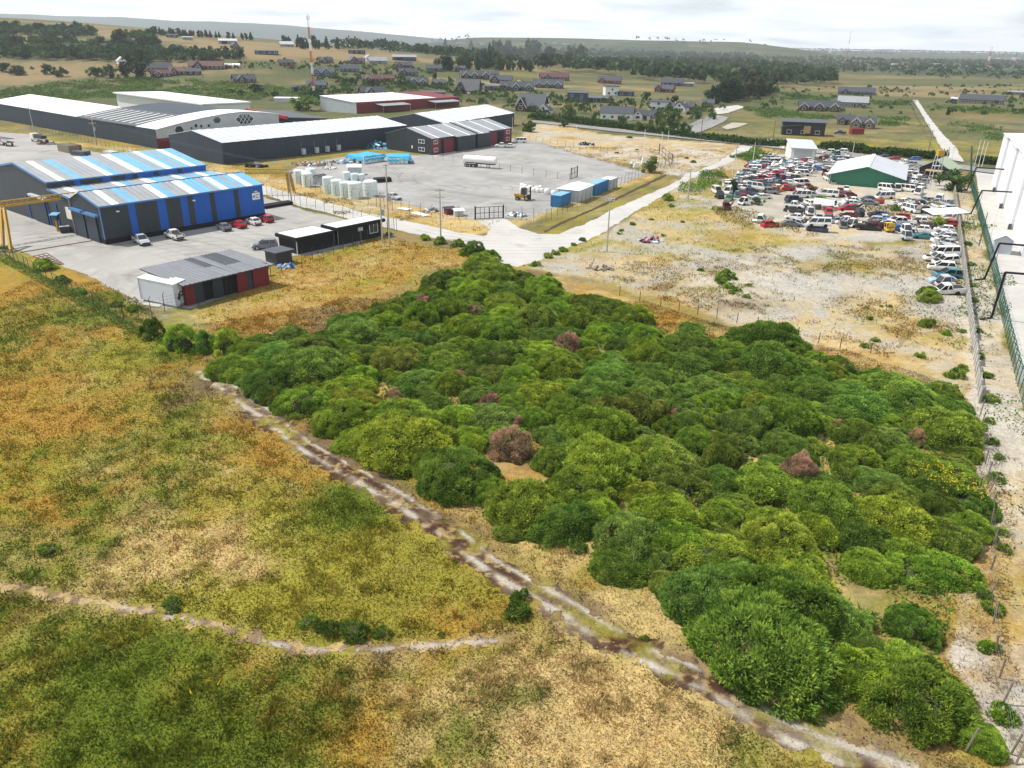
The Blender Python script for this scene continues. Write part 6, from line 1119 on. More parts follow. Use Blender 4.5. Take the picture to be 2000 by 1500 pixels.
bs = thing('control_box', 'blue roofed control box on a yellow stand by the warehouse gable', 'control box', P(114, 452), 0); m = MB(); m.box((0, 0, 1.1), (.35, .35, 2.2)); m.build('stand', M_yellow, bs); m = MB(); m.box((0, 0, 2.7), (.8, .8, 1.0)); m.build('box', M_dgrey, bs); m = MB(); m.slab((-.8, -.7, 3.3), (.8, -.7, 3.3), (.8, .7, 3.6), (-.8, .7, 3.6), .08); m.build('roof', M_lblue, bs)
# white bulk bags
for k, (px, py, w) in enumerate(((1020, 374, 10), (1030, 374, 10), (1041, 375, 9), (1050, 376, 9), (1058, 376, 9), (1025, 370, 10), (1036, 371, 10), (1048, 372, 9), (1068, 379, 12), (1081, 382, 11), (1020, 366, 9), (1055, 371, 9))):
    p = P(px, py); s = w * depth(p) / FPX; m = MB(); n = 10; zs = [(0, .9), (.3, 1.05), (.65, 1.0), (.9, .75), (1.0, .3)]; rings = [[(s / 2 * q * math.cos(6.283 * j / n) * (1 + .1 * math.sin(3 * j + k)), s / 2 * q * math.sin(6.283 * j / n), s * .95 * z) for j in range(n)] for z, q in zs]
    for a, b in zip(rings, rings[1:]):
        for j in range(n): m.quad(a[j], a[(j + 1) % n], b[(j + 1) % n], b[j])
    m.quad(*rings[-1]); o = m.build('bulk_bag', M_wframe, None, p); setp(o, 'white bulk bag in the heap behind the yellow forklift' if k not in (8, 9) else ('separate white bulk bag left of the blue container' if k == 8 else 'white bulk bag closest to the blue container'), 'bulk bag', 'white bulk bags by the forklift' if k not in (8, 9) else None)
for k, (px, py, w, h, l) in enumerate(((1258, 322, 12, 17, 'tall white bag leaning at the base of the white post'), (1242, 328, 12, 10, 'slumped white bag left of the tall one'), (1236, 320, 8, 6, 'small white bag near the far yard fence'))):
    p = P(px, py); s = w * depth(p) / FPX; hh = h * depth(p) / FPX; m = MB(); m.hexa([(-s / 2, -.5, 0), (s / 2, -.5, 0), (s / 2, .6, 0), (-s / 2, .6, 0)], [(-s / 3 + .2, -.3, hh), (s / 3 + .2, -.3, hh * .95), (s / 3, .3, hh), (-s / 3, .3, hh * .9)]); setp(m.build('bulk_bag', M_wframe, None, p), l, 'bulk bag')
# ditch beside the containers, dark trench wall
m = MB(); tp = [(1062, 452), (1100, 432), (1150, 411), (1200, 388), (1240, 369), (1275, 352), (1300, 340)]
pts = ragged([*tp, *[(x + 3, y + 2.2 + (i % 2)) for i, (x, y) in reversed(list(enumerate(tp)))]], .25, .6, 12)
tri = tessellate_polygon([[Vector((p[0], p[1], 0)) for p in pts]]); me = bpy.data.meshes.new('ditch'); me.from_pydata([(p[0], p[1], .03) for p in pts], [], [tuple(t) for t in tri]); me.materials.append(mat('dark_wet_soil', (.055, .038, .024), .95, .4, 1)); setp(link('ditch', me), 'dark earth ditch between the containers and the road', kind='structure')
wt = thing('water_tower', 'small yellow tank on a tall pale frame beside the dark cabin', 'water tower', P(1822, 362)); d = depth(P(1822, 362)); 
for x, y in ((-1.3, -1), (1.3, -1), (1.3, 1), (-1.3, 1)): m = MB(); m.tube((x, y, 0), (x * .6, y * .6, 8.2), .12, n=4); m.build('leg', M_pale, wt)
m = MB(); m.box((0, 0, 8.9), (1.7, 1.5, 1.6)); m.build('tank', M_yellow, wt)
for z in (2.6, 5.4): m = MB(); m.box((0, 0, z), (2.2, 1.7, .12)); m.build('platform', M_tanw if z < 3 else M_pale, wt)
# ------------------------------------------------------------------ vehicles
M_paint = mat('car_paint', (.5, .5, .5), .35, .05, 1.5, objcol=True, spec=.5); M_wpaint = mat('weathered_paint', (.5, .5, .5), .6, .18, 1.8, objcol=True, spec=.35, dirt=(.20, .14, .09, .35))
M_cglass = mat('car_glass', (.03, .04, .05), .08, .2, 1, spec=.7); M_void = mat('stripped_interior', (.018, .017, .017), .85, .5, 2)
M_tyre = mat('tyre_rubber', (.018, .018, .019), .9, .2, 3); M_rim = mat('wheel_rim', (.42, .42, .43), .4, .1, 3, metal=.4); M_lamp = mat('lamp_glass', (.75, .77, .78), .15, .05, 2); M_tail = mat('tail_lamp', (.35, .015, .015), .3, .1, 2); M_bump = mat('black_bumper', (.03, .03, .032), .7, .2, 2)
PAINT = {'white': (.72, .72, .70), 'silver': (.42, .44, .47), 'grey': (.16, .17, .185), 'red': (.42, .018, .035), 'maroon': (.14, .02, .032), 'navy': (.03, .045, .10), 'blue': (.04, .14, .38), 'teal': (.05, .20, .24), 'green': (.08, .16, .10), 'black': (.02, .02, .023), 'pale blue': (.30, .42, .52), 'beige': (.45, .40, .32), 'orange': (.5, .16, .05), 'yellow': (.60, .40, .04)}
def wheel_mesh(r=.32, w=.2):
    m = MB(); m.tube((0, -w / 2, 0), (0, w / 2, 0), r, n=14); a = m.mesh('wheel', M_tyre); m = MB(); m.tube((0, -w / 2 - .012, 0), (0, w / 2 + .012, 0), r * .62, n=10); return a, m.mesh('rim', M_rim)
WH, RIM = wheel_mesh(); WHB, RIMB = wheel_mesh(.38, .25); WHT, RIMT = wheel_mesh(.5, .3)
SPEC = {  # L, W, stations(x, z_top, halfw), belt cabin base(x0,x1), roof(x0,x1), z roof, zb(sill)
    'sedan': dict(L=4.4, W=1.72, st=[(-2.2, .78, .72), (-2.1, .98, .80), (-1.3, 1.0, .86), (.95, .98, .86), (1.9, .86, .82), (2.2, .66, .70)], cb=(-1.75, 1.05), ct=(-1.05, .15), zr=1.43, sill=.24),
    'hatchback': dict(L=3.9, W=1.68, st=[(-1.95, .80, .74), (-1.85, .98, .80), (-1.2, .99, .84), (.85, .97, .84), (1.65, .86, .80), (1.95, .66, .68)], cb=(-1.88, 1.0), ct=(-1.45, .15), zr=1.46, sill=.24),
    'estate': dict(L=4.5, W=1.74, st=[(-2.25, .82, .76), (-2.15, 1.02, .82), (-1.2, 1.02, .87), (.95, 1.0, .87), (1.9, .9, .83), (2.25, .68, .70)], cb=(-2.15, 1.05), ct=(-1.85, .2), zr=1.55, sill=.26),
    'suv': dict(L=4.5, W=1.82, st=[(-2.25, .95, .80), (-2.15, 1.12, .88), (-1.2, 1.12, .91), (.9, 1.1, .91), (1.9, 1.0, .87), (2.25, .75, .76)], cb=(-2.15, 1.05), ct=(-1.8, .2), zr=1.75, sill=.36),
    'pickup': dict(L=5.2, W=1.82, st=[(-2.6, 1.05, .86), (-2.55, 1.06, .9), (-.65, 1.06, .9), (1.0, 1.08, .9), (2.2, 1.0, .87), (2.6, .72, .78)], cb=(-.7, 1.3), ct=(-.5, .55), zr=1.76, sill=.40),
    'van': dict(L=4.8, W=1.80, st=[(-2.4, .9, .84), (-2.35, 1.15, .88), (-1.2, 1.15, .9), (1.6, 1.12, .9), (2.2, 1.0, .86), (2.4, .72, .78)], cb=(-2.36, 2.05), ct=(-2.28, 1.35), zr=1.98, sill=.32),
    'truck cab': dict(L=3.0, W=1.75, st=[(-1.5, .7, .5), (-.4, .75, .5), (-.35, 1.2, .86), (.9, 1.15, .87), (1.3, 1.0, .85), (1.5, .7, .8)], cb=(-.35, 1.3), ct=(-.3, .75), zr=2.0, sill=.45),
}
def car_parts(kind, paint, glass, detail=2, hood='on'):
    """list of (name, mesh, painted)"""
    S = SPEC[kind]; out = []; m = MB(); rings = []
    for x, zt, w in S['st']: rings.append([(x, -w * .96, S['sill']), (x, -w, (S['sill'] + zt) * .52), (x, -w * .93, zt - .03), (x, -w * .8, zt), (x, w * .8, zt), (x, w * .93, zt - .03), (x, w, (S['sill'] + zt) * .52), (x, w * .96, S['sill'])])
    for a, b in zip(rings, rings[1:]):
        for j in range(8): m.quad(a[j], b[j], b[(j + 1) % 8], a[(j + 1) % 8])
    m.quad(*rings[0]); m.quad(*reversed(rings[-1]))
    b0, b1 = S['cb']; t0, t1 = S['ct']; W = S['W'] / 2; zb = np.interp((b0 + b1) / 2, [s[0] for s in S['st']], [s[1] for s in S['st']]) - .01; zr = S['zr']; wb, wt = W * .93, W * .74
    base = lambda x, y: Vector((x, y, zb)); top = lambda x, y: Vector((x, y, zr))
    rs = lambda z, s=1: [(t0 - .03, -wt * s, z), (t1 + .03, -wt * s, z), (t1 + .03, wt * s, z), (t0 - .03, wt * s, z)]
    m.hexa(rs(zr - .07), [(x, y * .92, z) for x, y, z in rs(zr + .03)])
    pill = [0, .42, 1] if kind != 'truck cab' else [0, 1]
    if kind == 'van': pill = [0, .33, .66, 1]
    for s in (-1, 1):
        for f in pill:
            B = base(b0 + (b1 - b0) * f, s * wb); T = top(t0 + (t1 - t0) * f, s * wt); w = .07 if 0 < f < 1 else .06; m.hexa([B + Vector(v) for v in ((-w, -.035, 0), (w, -.035, 0), (w, .035, 0), (-w, .035, 0))], [T + Vector(v) for v in ((-w, -.035, -.05), (w, -.035, -.05), (w, .035, -.05), (-w, .035, -.05))])
    if kind == 'pickup':
        m.box((-1.62, 0, 1.10), (1.85, 1.78, .10)); 
    out.append(('body', m.mesh('car_body', paint), True))
    if kind == 'pickup': m = MB(); m.box((-1.62, 0, 1.13), (1.70, 1.5, .10)); out.append(('load_bed', m.mesh('load_bed', M_bump), False))
    # glazing between the pillars
    def gl(name, pts):
        m = MB(); q = [Vector(p) for p in pts]; n = (q[1] - q[0]).cross(q[3] - q[0]).normalized() * .015; m.hexa([p - n for p in q], [p + n for p in q]); return (name, m.mesh(name, glass), False)
    e = .04
    ws = [gl('windscreen', [(b1 - e, -wb * .93, zb), (b1 - e, wb * .93, zb), (t1 - .0, wt * .93, zr - .06), (t1, -wt * .93, zr - .06)]), gl('rear_window', [(b0 + e, wb * .93, zb), (b0 + e, -wb * .93, zb), (t0, -wt * .93, zr - .06), (t0, wt * .93, zr - .06)])]
    for s in (-1, 1): ws.append(gl('side_window', [(b0 + .05, s * wb * .985, zb), (b1 - .05, s * wb * .985, zb), (t1, s * wt * .985, zr - .05), (t0, s * wt * .985, zr - .05)]))
    if detail < 2:
        m = MB(); m.hexa([(b0 + .05, -wb * .97, zb), (b1 - .05, -wb * .97, zb), (b1 - .05, wb * .97, zb), (b0 + .05, wb * .97, zb)], [(t0, -wt * .97, zr - .06), (t1, -wt * .97, zr - .06), (t1, wt * .97, zr - .06), (t0, wt * .97, zr - .06)]); ws = [('windows', m.mesh('windows', glass), False)]
    out += ws; xf, zf = S['st'][-1][0], S['st'][-1][1]; xh, zh = S['st'][-2][0], S['st'][-2][1]
    if detail >= 2:
        m = MB(); m.box((xf, 0, S['sill'] + .16), (.10, W * 1.6, .24)); m.box((S['st'][0][0], 0, S['sill'] + .18), (.10, W * 1.6, .26)); out.append(('bumper', m.mesh('bumper', M_bump), False))
        for s in (-1, 1):
            m = MB(); m.box((xf - .06, s * W * .66, zf + .02), (.2, .34, .16)); out.append(('headlight', m.mesh('headlight', M_lamp), False)); m = MB(); m.box((S['st'][0][0] + .02, s * W * .72, S['st'][0][1] - .02), (.12, .2, .26)); out.append(('tail_light', m.mesh('tail_light', M_tail), False))
            m = MB(); m.box((b1 - .25, s * (W + .08), zb + .08), (.12, .2, .14)); out.append(('mirror', m.mesh('mirror', paint), True))
    if hood == 'off': m = MB(); m.hexa([(b1 + .12, -W * .7, zb - .05), (xh + .1, -W * .66, zh - .06), (xh + .1, W * .66, zh - .06), (b1 + .12, W * .7, zb - .05)], [(b1 + .12, -W * .7, zb + .02), (xh + .1, -W * .66, zh + .02), (xh + .1, W * .66, zh + .02), (b1 + .12, W * .7, zb + .02)]); m.box(((b1 + xh) / 2, .1, zh + .06), (.5, .6, .12)); out.append(('engine_bay', m.mesh('engine_bay', M_void), False))
    if hood == 'open': m = MB(); m.slab((b1 + .1, -W * .75, zb + .06), (b1 + .1, W * .75, zb + .06), (b1 + .75, W * .7, zb + .95), (b1 + .75, -W * .7, zb + .95), .04); out.append(('bonnet', m.mesh('bonnet', paint), True)); m = MB(); m.box(((b1 + xh) / 2 + .1, 0, zh + .01), ((xh - b1) * .8, W * 1.3, .06)); out.append(('engine_bay', m.mesh('engine_bay', M_void), False))
    return out
_cache = {}
def car(kind, color, loc, rz, label, group=None, name=None, wreck=False, hood='on', nwheels=4, tilt=(0, 0), cat=None):
    key = (kind, wreck, hood)
    if key not in _cache: _cache[key] = car_parts(kind, M_wpaint if wreck else M_paint, M_void if wreck == 2 else M_cglass, 1 if wreck else 2, hood)
    nm = name or {'truck cab': 'truck_cab'}.get(kind, kind); t = thing(('wrecked_' if wreck else '') + nm, label, cat or {'pickup': 'pickup truck', 'suv': 'car', 'van': 'van', 'truck cab': 'truck cab'}.get(kind, 'car'), loc, rz, group)
    t.rotation_euler = (tilt[0], tilt[1], rz)
    for n, me, p in _cache[key]: link(n, me, t, color=PAINT[color] if p else None)
    S = SPEC[kind]; big = kind in ('suv', 'pickup', 'van', 'truck cab'); r = .38 if big else .32; L = S['L']
    pos = [(L * .30, 1), (L * .30, -1), (-L * .28, 1), (-L * .28, -1)][:4]
    if wreck: rng.shuffle(pos)
    for x, s in pos[:nwheels]:
        w = link('wheel', WHB if big else WH, t, (x, s * (S['W'] / 2 - .12), r)); 
        if not wreck: link('rim', RIMB if big else RIM, w)
    return t
def on(px, py): p = P(px, py); return (p[0], p[1], 0)
DIR_WH = R_(51 + 90)
car('pickup', 'silver', on(277, 476), R_(-48), 'silver double cab pickup facing out from the blue warehouse wall', 'cars parked at the blue warehouse')
car('pickup', 'white', on(341, 466), R_(138), 'white double cab pickup parked nose to the blue warehouse', 'cars parked at the blue warehouse')
car('sedan', 'grey', on(438, 449), R_(130), 'dark grey saloon parked nose to the blue warehouse', 'cars parked at the blue warehouse')
car('sedan', 'red', on(467, 444), R_(135), 'red saloon between the grey and the white saloons', 'cars parked at the blue warehouse')
car('sedan', 'white', on(496, 438), R_(132), 'white saloon between the two red cars', 'cars parked at the blue warehouse')
car('hatchback', 'red', on(521, 433), R_(134), 'red hatchback at the warehouse corner', 'cars parked at the blue warehouse')
car('suv', 'grey', on(518, 486), R_(196), 'grey compact suv standing alone on the pale yard', None)
car('sedan', 'silver', on(769, 389), R_(-42), 'silver saloon parked beside the tank row')
car('pickup', 'white', on(980, 288), R_(172), 'white pickup parked before the workshop apron'); car('van', 'white', on(1016, 279), R_(190), 'white delivery van at the maroon end of the workshop'); car('sedan', 'white', on(994, 288), R_(170), 'white car half hidden behind the white pickup')
# tanker trailer
tr = thing('tanker_trailer', 'white three axle tanker trailer standing on its legs in the yard', 'trailer', on(938, 327), R_(-22)); Lr = 11.0; m = MB(); n = 16
prof = [(-Lr / 2, .55), (-Lr / 2 + .15, 1.05), (-Lr / 2 + .5, 1.2), (Lr / 2 - .5, 1.2), (Lr / 2 - .12, 1.0), (Lr / 2, .5)]; rings = [[(x, q * math.cos(6.283 * j / n), 2.35 + q * .92 * math.sin(6.283 * j / n)) for j in range(n)] for x, q in prof]
for a, b in zip(rings, rings[1:]):
    for j in range(n): m.quad(a[j], b[j], b[(j + 1) % n], a[(j + 1) % n])
m.quad(*rings[0]); m.quad(*reversed(rings[-1])); m.build('tank', M_wframe, tr); m = MB(); m.box((0, 0, 1.15), (10, .9, .22)); m.box((-3.2, 0, 1.0), (4, 1.6, .3)); m.build('chassis', M_bump, tr)
for i in range(3):
    for s in (-1, 1): w = link('wheel', WHT, tr, (-4.4 + i * 1.3, s * 1.05, .5)); link('rim', RIMT, w)
for s in (-1, 1): m = MB(); m.box((2.6, s * .8, .55), (.16, .16, 1.1)); m.build('landing_leg', M_bump, tr); m = MB(); m.box((-3.1, s * 1.12, 1.15), (4.2, .4, .06)); m.build('mudguard', M_wframe, tr)
for x in (-2, 2): m = MB(); m.tube((x, 0, 3.4), (x, 0, 3.6), .25, n=10); m.build('hatch', M_steel, tr)
# forklift
fk = thing('forklift', 'yellow rough terrain forklift with black mast facing the white bags', 'forklift', on(1022, 391), R_(-14)); m = MB(); m.box((-.9, 0, 1.05), (2.2, 1.5, .8)); m.box((-1.7, 0, 1.3), (.9, 1.4, .5)); m.build('body', M_yellow, fk)
for x, s in ((1.0, 1), (1.0, -1)): w = link('wheel', WHT, fk, (x, s * .95, .62)); w.scale = (1.25,) * 3; m = MB(); m.tube((0, -.2, 0), (0, .2, 0), .3, n=10); m.build('rim', M_yellow, w)
for x, s in ((-1.3, 1), (-1.3, -1)): w = link('wheel', WHT, fk, (x, s * .85, .45)); m = MB(); m.tube((0, -.19, 0), (0, .19, 0), .24, n=10); m.build('rim', M_yellow, w)
m = MB()
for x, y in ((-.5, -.7), (.8, -.7), (.8, .7), (-.5, .7)): m.tube((x, y, 1.3), (x * .9, y * .9, 2.9), .06, n=5)
m.box((.15, 0, 2.93), (1.4, 1.35, .08)); m.build('cab_frame', M_bump, fk); m = MB(); m.box((.15, 0, 2.05), (1.1, 1.2, 1.4)); m.build('cab_glass', M_cglass, fk)
m = MB()
for y in (-.5, -.25, .25, .5): m.box((1.75, y, 1.7), (.14, .1, 3.2))
for z in (.4, 1.7, 3.2): m.box((1.75, 0, z), (.14, 1.1, .14))
m.build('mast', M_bump, fk)
for y in (-.4, .4): m = MB(); m.box((2.4, y, .35), (1.2, .12, .06)); m.build('fork', M_bump, fk)
# lorry and trailers on the far left
lo_ = thing('lorry', 'white lorry with dark loaded flatbed parked on the far left yard', 'lorry', on(78, 277), R_(147 + 180)); m = MB(); m.box((-3.0, 0, 1.7), (2.0, 2.3, 2.2)); m.build('cab', M_wframe, lo_); m = MB(); m.box((-3.95, 0, 2.1), (.08, 2.0, .8)); m.build('windscreen', M_cglass, lo_); m = MB(); m.box((1.2, 0, 1.15), (6.4, 2.4, .2)); m.build('flatbed', M_pale, lo_); m = MB(); m.box((1.0, 0, 1.8), (4.6, 2.1, 1.0)); m.build('load', M_char, lo_); m = MB(); m.box((-.6, .1, 2.0), (2.4, 1.8, 1.1)); m.build('load', M_rust, lo_)
for x in (-3.0, 2.2, 3.4):
    for s in (-1, 1): w = link('wheel', WHT, lo_, (x, s * 1.05, .5)); link('rim', RIMT, w)
ft = thing('trailer', 'flatbed trailer with pink and white side boards at the left frame edge', 'trailer', on(10, 284), R_(147 + 180)); m = MB(); m.box((0, 0, 1.3), (9, 2.4, .25)); m.build('bed', M_wood, ft); m = MB(); m.box((2.6, -1.22, 1.9), (3.6, .06, 1.1)); m.build('side_board', M_pale, ft); m = MB(); m.box((-1.6, -1.22, 1.9), (4.4, .06, 1.1)); m.build('side_board', mat('pink_board', (.5, .25, .27), .6, .2, 1), ft); m = MB(); m.box((0, 0, 2.5), (9, 2.3, .2)); m.build('load', M_dgrey, ft)
for x in (-3, -1.7, 3.0):
    for s in (-1, 1): w = link('wheel', WHT, ft, (x, s * 1.0, .5)); link('rim', RIMT, w)
# ------------------------------------------------------------------ the wrecks
ORD = 'first second third fourth fifth sixth seventh eighth ninth tenth eleventh twelfth thirteenth fourteenth fifteenth sixteenth seventeenth eighteenth nineteenth twentieth twenty-first twenty-second twenty-third twenty-fourth twenty-fifth twenty-sixth twenty-seventh twenty-eighth'.split()
G_W = 'wrecked vehicles in the breaker yard'
CW_ = ['white'] * 22 + ['silver'] * 6 + ['grey'] * 3 + ['red'] * 4 + ['maroon'] * 2 + ['navy'] * 2 + ['blue', 'pale blue', 'pale blue', 'teal', 'green', 'black', 'beige', 'pale blue']
KW_ = ['sedan'] * 5 + ['hatchback'] * 6 + ['estate'] * 2 + ['suv', 'pickup', 'van']
PLACED = []
def wreck(kind, color, px, py, face, label, z=0.0, hood=None, xy=None, tilt=None):
    x, y = xy if xy is not None else P(px, py)[:2]; rz = {'l': 172, 'r': -8, 'f': -105, 'b': 75, 'fl': -135, 'fr': -60, 'bl': 130, 'br': 40}.get(face, face); rz = R_(rz + rng.uniform(-24, 24))
    PLACED.append((x, y)); return car(kind, color, (x, y, z - (.12 if z == 0 else 0)), rz, label, G_W, None, 2 if rng.random() < .45 else 1, hood or rng.choice(('on', 'on', 'off', 'off', 'open')), rng.choice((1, 2, 3, 4, 4)), tilt or (rng.gauss(0, .055), rng.gauss(0, .055)))
KN = {'sedan': 'saloon', 'hatchback': 'hatchback', 'estate': 'estate car', 'suv': 'off roader', 'pickup': 'pickup', 'van': 'van', 'truck cab': 'truck cab'}
ROW1 = [(1617, 352, 'white', 'van', 'f'), (1627, 358, 'silver', 'sedan', 'f'), (1638, 357, 'black', 'truck cab', 'f'), (1648, 354, 'red', 'hatchback', 'f'), (1668, 358, 'white', 'van', 'f'), (1687, 362, 'red', 'truck cab', 'f'), (1706, 364, 'white', 'truck cab', 'f'), (1732, 372, 'white', 'van', 'fr'), (1752, 372, 'white', 'van', 'f'), (1763, 369, 'white', 'sedan', 'f'), (1775, 374, 'white', 'van', 'fr'), (1793, 379, 'white', 'van', 'f')]
for i, (x, y, c, k, f) in enumerate(ROW1): wreck(k, c, x, y, f, f'{c} wrecked {KN[k]}, {ORD[i]} from the left before the green shed', hood='off')
SPOTS = [  # x, y, colour, kind, facing, z, what tells it apart
    (1399, 377, 'white', 'van', 'f', 0, 'leftmost at the fence of the breaker yard'), (1405, 387, 'black', 'truck cab', 'f', 0, 'burnt, at the left corner beside the fence'), (1424, 378, 'white', 'van', 'f', 0, 'second from the left fence corner'), (1423, 391, 'green', 'sedan', 'f', 0, 'bonnet missing, in front of two white vans'), (1440, 384, 'teal', 'sedan', 'f', 0, 'between the green and the maroon wreck'), (1450, 386, 'maroon', 'hatchback', 'f', .4, 'raised on scrap left of the navy one'), (1467, 380, 'navy', 'suv', 'fr', 0, 'behind the open white shell'), (1453, 400, 'white', 'truck cab', 'fl', 0, 'an empty shell with open back'), (1470, 397, 'silver', 'pickup', 'fr', 0, 'cab shell beside the sporty white saloon'), (1490, 388, 'white', 'sedan', 'r', 0, 'low and sporty, alone on the tan earth'), (1496, 370, 'navy', 'sedan', 'fl', 0, 'at the front edge of the packed block'), (1507, 378, 'grey', 'suv', 'fr', 0, 'right of the navy saloon at the block edge'), (1514, 374, 'orange', 'sedan', 'r', 0, 'crushed flat at the block edge'), (1533, 372, 'red', 'pickup', 'l', 0, 'facing left at the block edge'),
    (1565, 362, 'white', 'van', 'r', 0, 'blue striped, by the open aisle'), (1575, 370, 'maroon', 'pickup', 'r', 0, 'only its long load bed left'), (1564, 386, 'white', 'van', 'l', 0, 'side windows open, left of the dark green shrub'), (1586, 384, 'silver', 'hatchback', 'r', 0, 'just left of the dark green shrub'), (1550, 394, 'navy', 'suv', 'r', 0, 'dark, above the smashed white pickup'), (1581, 400, 'white', 'hatchback', 'b', 0, 'rear towards the viewer below the shrub'), (1618, 384, 'white', 'van', 'l', 0, 'right of the dark green shrub'), (1550, 410, 'white', 'pickup', 'fr', .35, 'smashed, lying on a black wreck'), (1549, 415, 'black', 'sedan', 'fr', 0, 'crushed under the smashed white pickup'), (1569, 412, 'grey', 'pickup', 'fr', 0, 'beside the white truck cab'), (1580, 420, 'white', 'truck cab', 'f', 0, 'tall, with box panels stacked behind'), (1552, 428, 'white', 'sedan', 'l', 0, 'opened like a shell above the grey wrecks'), (1545, 442, 'grey', 'sedan', 'r', 0, 'stripped, in front of the opened white one'), (1560, 441, 'silver', 'hatchback', 'fr', 0, 'stripped, left of the raised white van'), (1597, 428, 'silver', 'sedan', 'b', 0, 'rear facing, left of the red bonnet'), (1617, 424, 'red', 'hatchback', 'f', .5, 'lying on the teal one'), (1616, 431, 'teal', 'hatchback', 'f', 0, 'under the red one'), (1632, 436, 'silver', 'sedan', 'l', 0, 'parked behind the raised white van'), (1651, 417, 'red', 'hatchback', 'l', .6, 'bright, lying on a maroon wreck'), (1653, 426, 'maroon', 'sedan', 'l', 0, 'crushed under the bright red hatchback'), (1674, 422, 'black', 'truck cab', 'fr', 0, 'stripped black frame right of the bright red hatchback'), (1652, 437, 'white', 'pickup', 'l', 0, 'in front of the crushed maroon one'), (1645, 444, 'grey', 'hatchback', 'f', 0, 'crumpled grey front near the white cab'), (1666, 443, 'white', 'truck cab', 'fl', 0, 'on wheels at the front of the strip'), (1695, 449, 'black', 'pickup', 'r', 0, 'bare chassis at the front of the strip'), (1708, 446, 'maroon', 'pickup', 'r', 0, 'tail end right of the bare chassis'), (1735, 452, 'yellow', 'truck cab', 'f', 0, 'yellow door and ripped open front'), (1766, 458, 'white', 'truck cab', 'f', .3, 'tipped nose down right of the yellow truck'), (1766, 468, 'silver', 'truck cab', 'f', 0, 'nose gone, under the tipped white cab'), (1802, 466, 'teal', 'sedan', 'l', 0, 'front right end of the strip'), (1796, 456, 'white', 'hatchback', 'l', .3, 'on top behind the teal saloon'), (1802, 446, 'maroon', 'estate', 'l', 0, 'right end, behind the white hatchback'), (1790, 437, 'white', 'suv', 'l', 0, 'right end, behind the maroon estate'), (1758, 428, 'red', 'hatchback', 'l', 0, 'back of the strip before bushes'), (1713, 424, 'navy', 'estate', 'l', 0, 'back left of the strip before bushes'), (1722, 430, 'silver', 'sedan', 'l', 0, 'behind the pale blue one'), (1708, 434, 'pale blue', 'hatchback', 'l', 0, 'left of the blue bonnet'), (1728, 437, 'blue', 'hatchback', 'l', 0, 'bright blue bonnet in the strip'), (1748, 440, 'white', 'suv', 'l', .2, 'green tinted roof in the strip'), (1752, 450, 'blue', 'sedan', 'l', 0, 'deep blue behind the tipped white cab'), (1730, 444, 'white', 'hatchback', 'l', .3, 'on top beside the yellow truck'), (1775, 446, 'silver', 'sedan', 'l', 0, 'behind the white suv roof'),
    (1415, 410, 'maroon', 'truck cab', 'r', 0, 'with long bare chassis, alone on the grass'), (1483, 435, 'white', 'truck cab', 'r', 0, 'small, at the edge of the dry grass'), (1504, 443, 'red', 'hatchback', 'r', 0, 'front torn off, at the grass edge'), (1595, 452, 'navy', 'sedan', 'l', 0, 'crushed under the raised white van'),
    (1662, 395, 'white', 'sedan', 'l', 0, 'behind the bright red hatchback'), (1655, 385, 'maroon', 'sedan', 'l', 0, 'by the row before the green shed'), (1640, 377, 'maroon', 'sedan', 'f', 0, 'below the black cab of the shed row'), (1652, 373, 'white', 'hatchback', 'f', 0, 'below the red one of the shed row'), (1658, 401, 'white', 'hatchback', 'l', 0, 'in front of the white saloon near the red wrecks'), (1700, 400, 'grey', 'hatchback', 'r', 0, 'half car lying with open back'), (1694, 393, 'navy', 'sedan', 'l', 0, 'flattened, by the rusty red tank'), (1727, 388, 'white', 'van', 'l', 0, 'door shell right of the rusty red tank'),
    (1760, 398, 'white', 'sedan', 'l', 0, 'torn, left of the open white box'), (1774, 396, 'silver', 'sedan', 'l', 0, 'open roof, right of the torn white one'), (1790, 400, 'grey', 'sedan', 'l', 0, 'crumpled in the grass'), (1808, 395, 'pale blue', 'hatchback', 'l', 0, 'in the grass near the wall'), (1832, 394, 'white', 'van', 'f', 0, 'open back beside the wall end'), (1826, 398, 'silver', 'sedan', 'l', 0, 'in front of the open white van by the wall'), (1848, 402, 'silver', 'pickup', 'f', 0, 'load bed by the concrete wall'), (1850, 412, 'pale blue', 'sedan', 'f', 0, 'below the silver pickup by the wall'), (1778, 414, 'white', 'van', 'fr', 0, 'open white box body'), (1804, 416, 'black', 'pickup', 'fr', 0, 'dark roof right of the white box'), (1840, 416, 'white', 'pickup', 'l', 0, 'white load bed on the scrap pile'),
    (1852, 441, 'red', 'hatchback', 'l', 0, 'half hidden in bushes by the wall'),
]
for x, y, c, k, f, z, l in SPOTS: wreck(k, c, x, y, f, f'{c} wrecked {KN[k]}, {l}', z)
COLR = [(1843, 452, 'white', 'hatchback'), (1838, 461, 'white', 'sedan'), (1845, 467, 'silver', 'estate'), (1840, 473, 'white', 'sedan'), (1846, 479, 'silver', 'sedan'), (1838, 486, 'white', 'hatchback'), (1842, 493, 'silver', 'suv'), (1845, 500, 'white', 'van'), (1832, 510, 'white', 'pickup'), (1846, 514, 'white', 'estate'), (1838, 528, 'white', 'suv'), (1848, 542, 'teal', 'suv'), (1838, 552, 'pale blue', 'sedan'), (1846, 560, 'silver', 'truck cab'), (1846, 573, 'white', 'pickup')]
for i, (x, y, c, k) in enumerate(COLR): wreck(k, c, x, y, 'l', f'{c} wrecked {KN[k]}, {ORD[i]} down the column along the concrete wall')
car('van', 'white', (*P(1597, 452)[:2], .95), R_(162), 'big white passenger van resting on a crushed navy car', G_W, 'van', 1, 'on', 4, (.03, .05))
